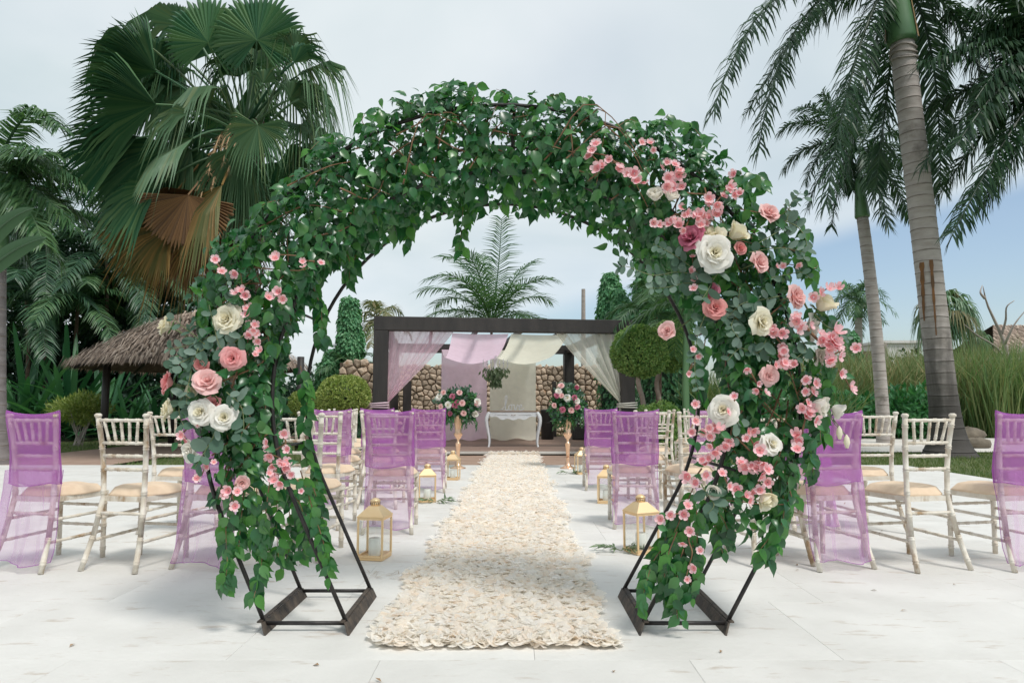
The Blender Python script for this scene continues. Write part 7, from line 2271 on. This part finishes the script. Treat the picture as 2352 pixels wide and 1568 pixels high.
lvt = thing('leaf_cluster', 'bunch of dark green leaves hanging from the white chandelier', 'greenery', (hc.x, hc.y - 0.02, hc.z - 0.12))
mb = MB(); k_ = 260
pq = np.stack([rng.normal(0, 0.12, k_), rng.normal(0, 0.10, k_), rng.uniform(-0.33, 0.08, k_)], 1); pq[:, :2] *= (1.1 - 0.9 * (-pq[:, 2:3] / 0.5).clip(0, 1))
scatter(mb, TW, pq, np.array([0, 0, -1.0]) + rdir(k_) * 0.55, rdir(k_), rng.uniform(.10, .17, k_), rng.uniform(.10, .15, k_)); mb.build('leaves', M_OLIVE, lvt)
for lab, px, Z, w_, h_ in (('black loudspeaker on the deck at right behind the vase', 1331, 18.6, 0.42, 1.05), ('black drum shaped bin beside the cream panel at right', 1257, 18.8, 0.34, 0.80)):
    b = P(px, 930, Z)
    t = thing('loudspeaker' if w_ > .4 else 'black_bin', lab, 'speaker' if w_ > .4 else 'bin', (b.x, Z, DZ))
    if w_ > .4:
        mb = MB(); mb.box((0, 0, h_ / 2), (w_, 0.4, h_), bev=0.03); mb.build('cabinet', M_BLACK, t)
        mb = MB(); mb.box((0, -0.203, h_ / 2), (w_ - .06, 0.012, h_ - .08), bev=0.004); mb.build('grille', M_IRON, t)
        mb = MB(); mb.tube([(-.06, -0.215, h_ * .42), (.06, -0.215, h_ * .40)], 0.012, 6); mb.build('handle', M_SILVER, t)
    else:
        mb = MB(); mb.lathe([(0.15, 0), (0.17, 0.02), (0.18, h_ - .06), (0.19, h_ - .04), (0.19, h_), (0.02, h_ + .02)], 18); mb.build('drum', M_BLACK, t, True)
        mb = MB(); mb.lathe([(0.183, h_ * .55), (0.186, h_ * .58)], 18); mb.build('band', M_IRON, t, True)

# ================================================================== SPRIGS AND LITTER ON THE FLOOR
for lab, px, py, n_, sx, sy, ls in (('olive green sprig lying by the right front lantern', 1425, 1268, 70, 0.16, 0.11, 0.055), ('green sprig lying by the second left lantern', 1000, 1155, 50, 0.15, 0.07, 0.07), ('small green sprig lying by the third right lantern', 1310, 1089, 45, 0.15, 0.08, 0.07)):
    b = G(px, py)
    t = thing('leaf_sprig', lab, 'leaf sprig', (b.x, b.y, 0.002), 0, 'green sprigs lying beside the lanterns')
    q = MB(); q.add(*TN); sm = q.mesh('leaf', M_OLIVE, True)
    mb = MB()
    for k_ in range(5):
        a = random.uniform(-0.5, 0.5) + (PI if k_ % 2 else 0)
        l_ = bez((0, 0, 0.01), (sx * .5 * math.cos(a), sy * math.sin(a), 0.05), (sx * math.cos(a), sy * 1.2 * math.sin(a), 0.03), 9); mb.tube(l_, 0.002, 4)
        for i in range(n_ // 5):
            p = l_[random.randint(1, 8)]
            d = np.array([[math.cos(a) + random.gauss(0, .6), math.sin(a) + random.gauss(0, .6), random.gauss(.15, .3)]])
            x, y, z = frames(d, np.array([[random.gauss(0, .4), random.gauss(-.3, .4), 1]]))
            inst('leaf', sm, t, tuple(p), np.stack([x[0], y[0], z[0]], 1), ls * random.uniform(.7, 1.3))
    mb.build('stem', M_GTWIG, t)
mb = MB()
k_ = 46
xs, ys = rng.uniform(-3.2, 3.4, k_), 2.5 + 6 * rng.random(k_) ** 1.4
xs = np.where((np.abs(xs) < 0.75) & (ys > 2.85), xs + np.sign(xs + .01) * 0.8, xs)
scatter(mb, TW, np.stack([xs, ys, np.full(k_, 0.004)], 1), np.stack([rng.normal(size=k_), rng.normal(size=k_), np.full(k_, 0.12)], 1), np.tile([0, 0, 1.0], (k_, 1)) + rdir(k_) * .3, rng.uniform(.015, .045, k_), rng.uniform(.02, .04, k_))
b = G(882, 1320)
k_ = 40
pq = np.stack([b.x + rng.normal(0, .06, k_), b.y + rng.normal(0, .05, k_), np.full(k_, 0.004)], 1)
scatter(mb, TB, pq, np.stack([rng.normal(size=k_), rng.normal(size=k_) * .4, np.full(k_, 0.15)], 1), np.tile([0, 0, 1.0], (k_, 1)), rng.uniform(.03, .07, k_), np.full(k_, .003))
tag(mb.build('leaf_litter', M_DRY), kind='stuff')

bpy.context.view_layer.update()
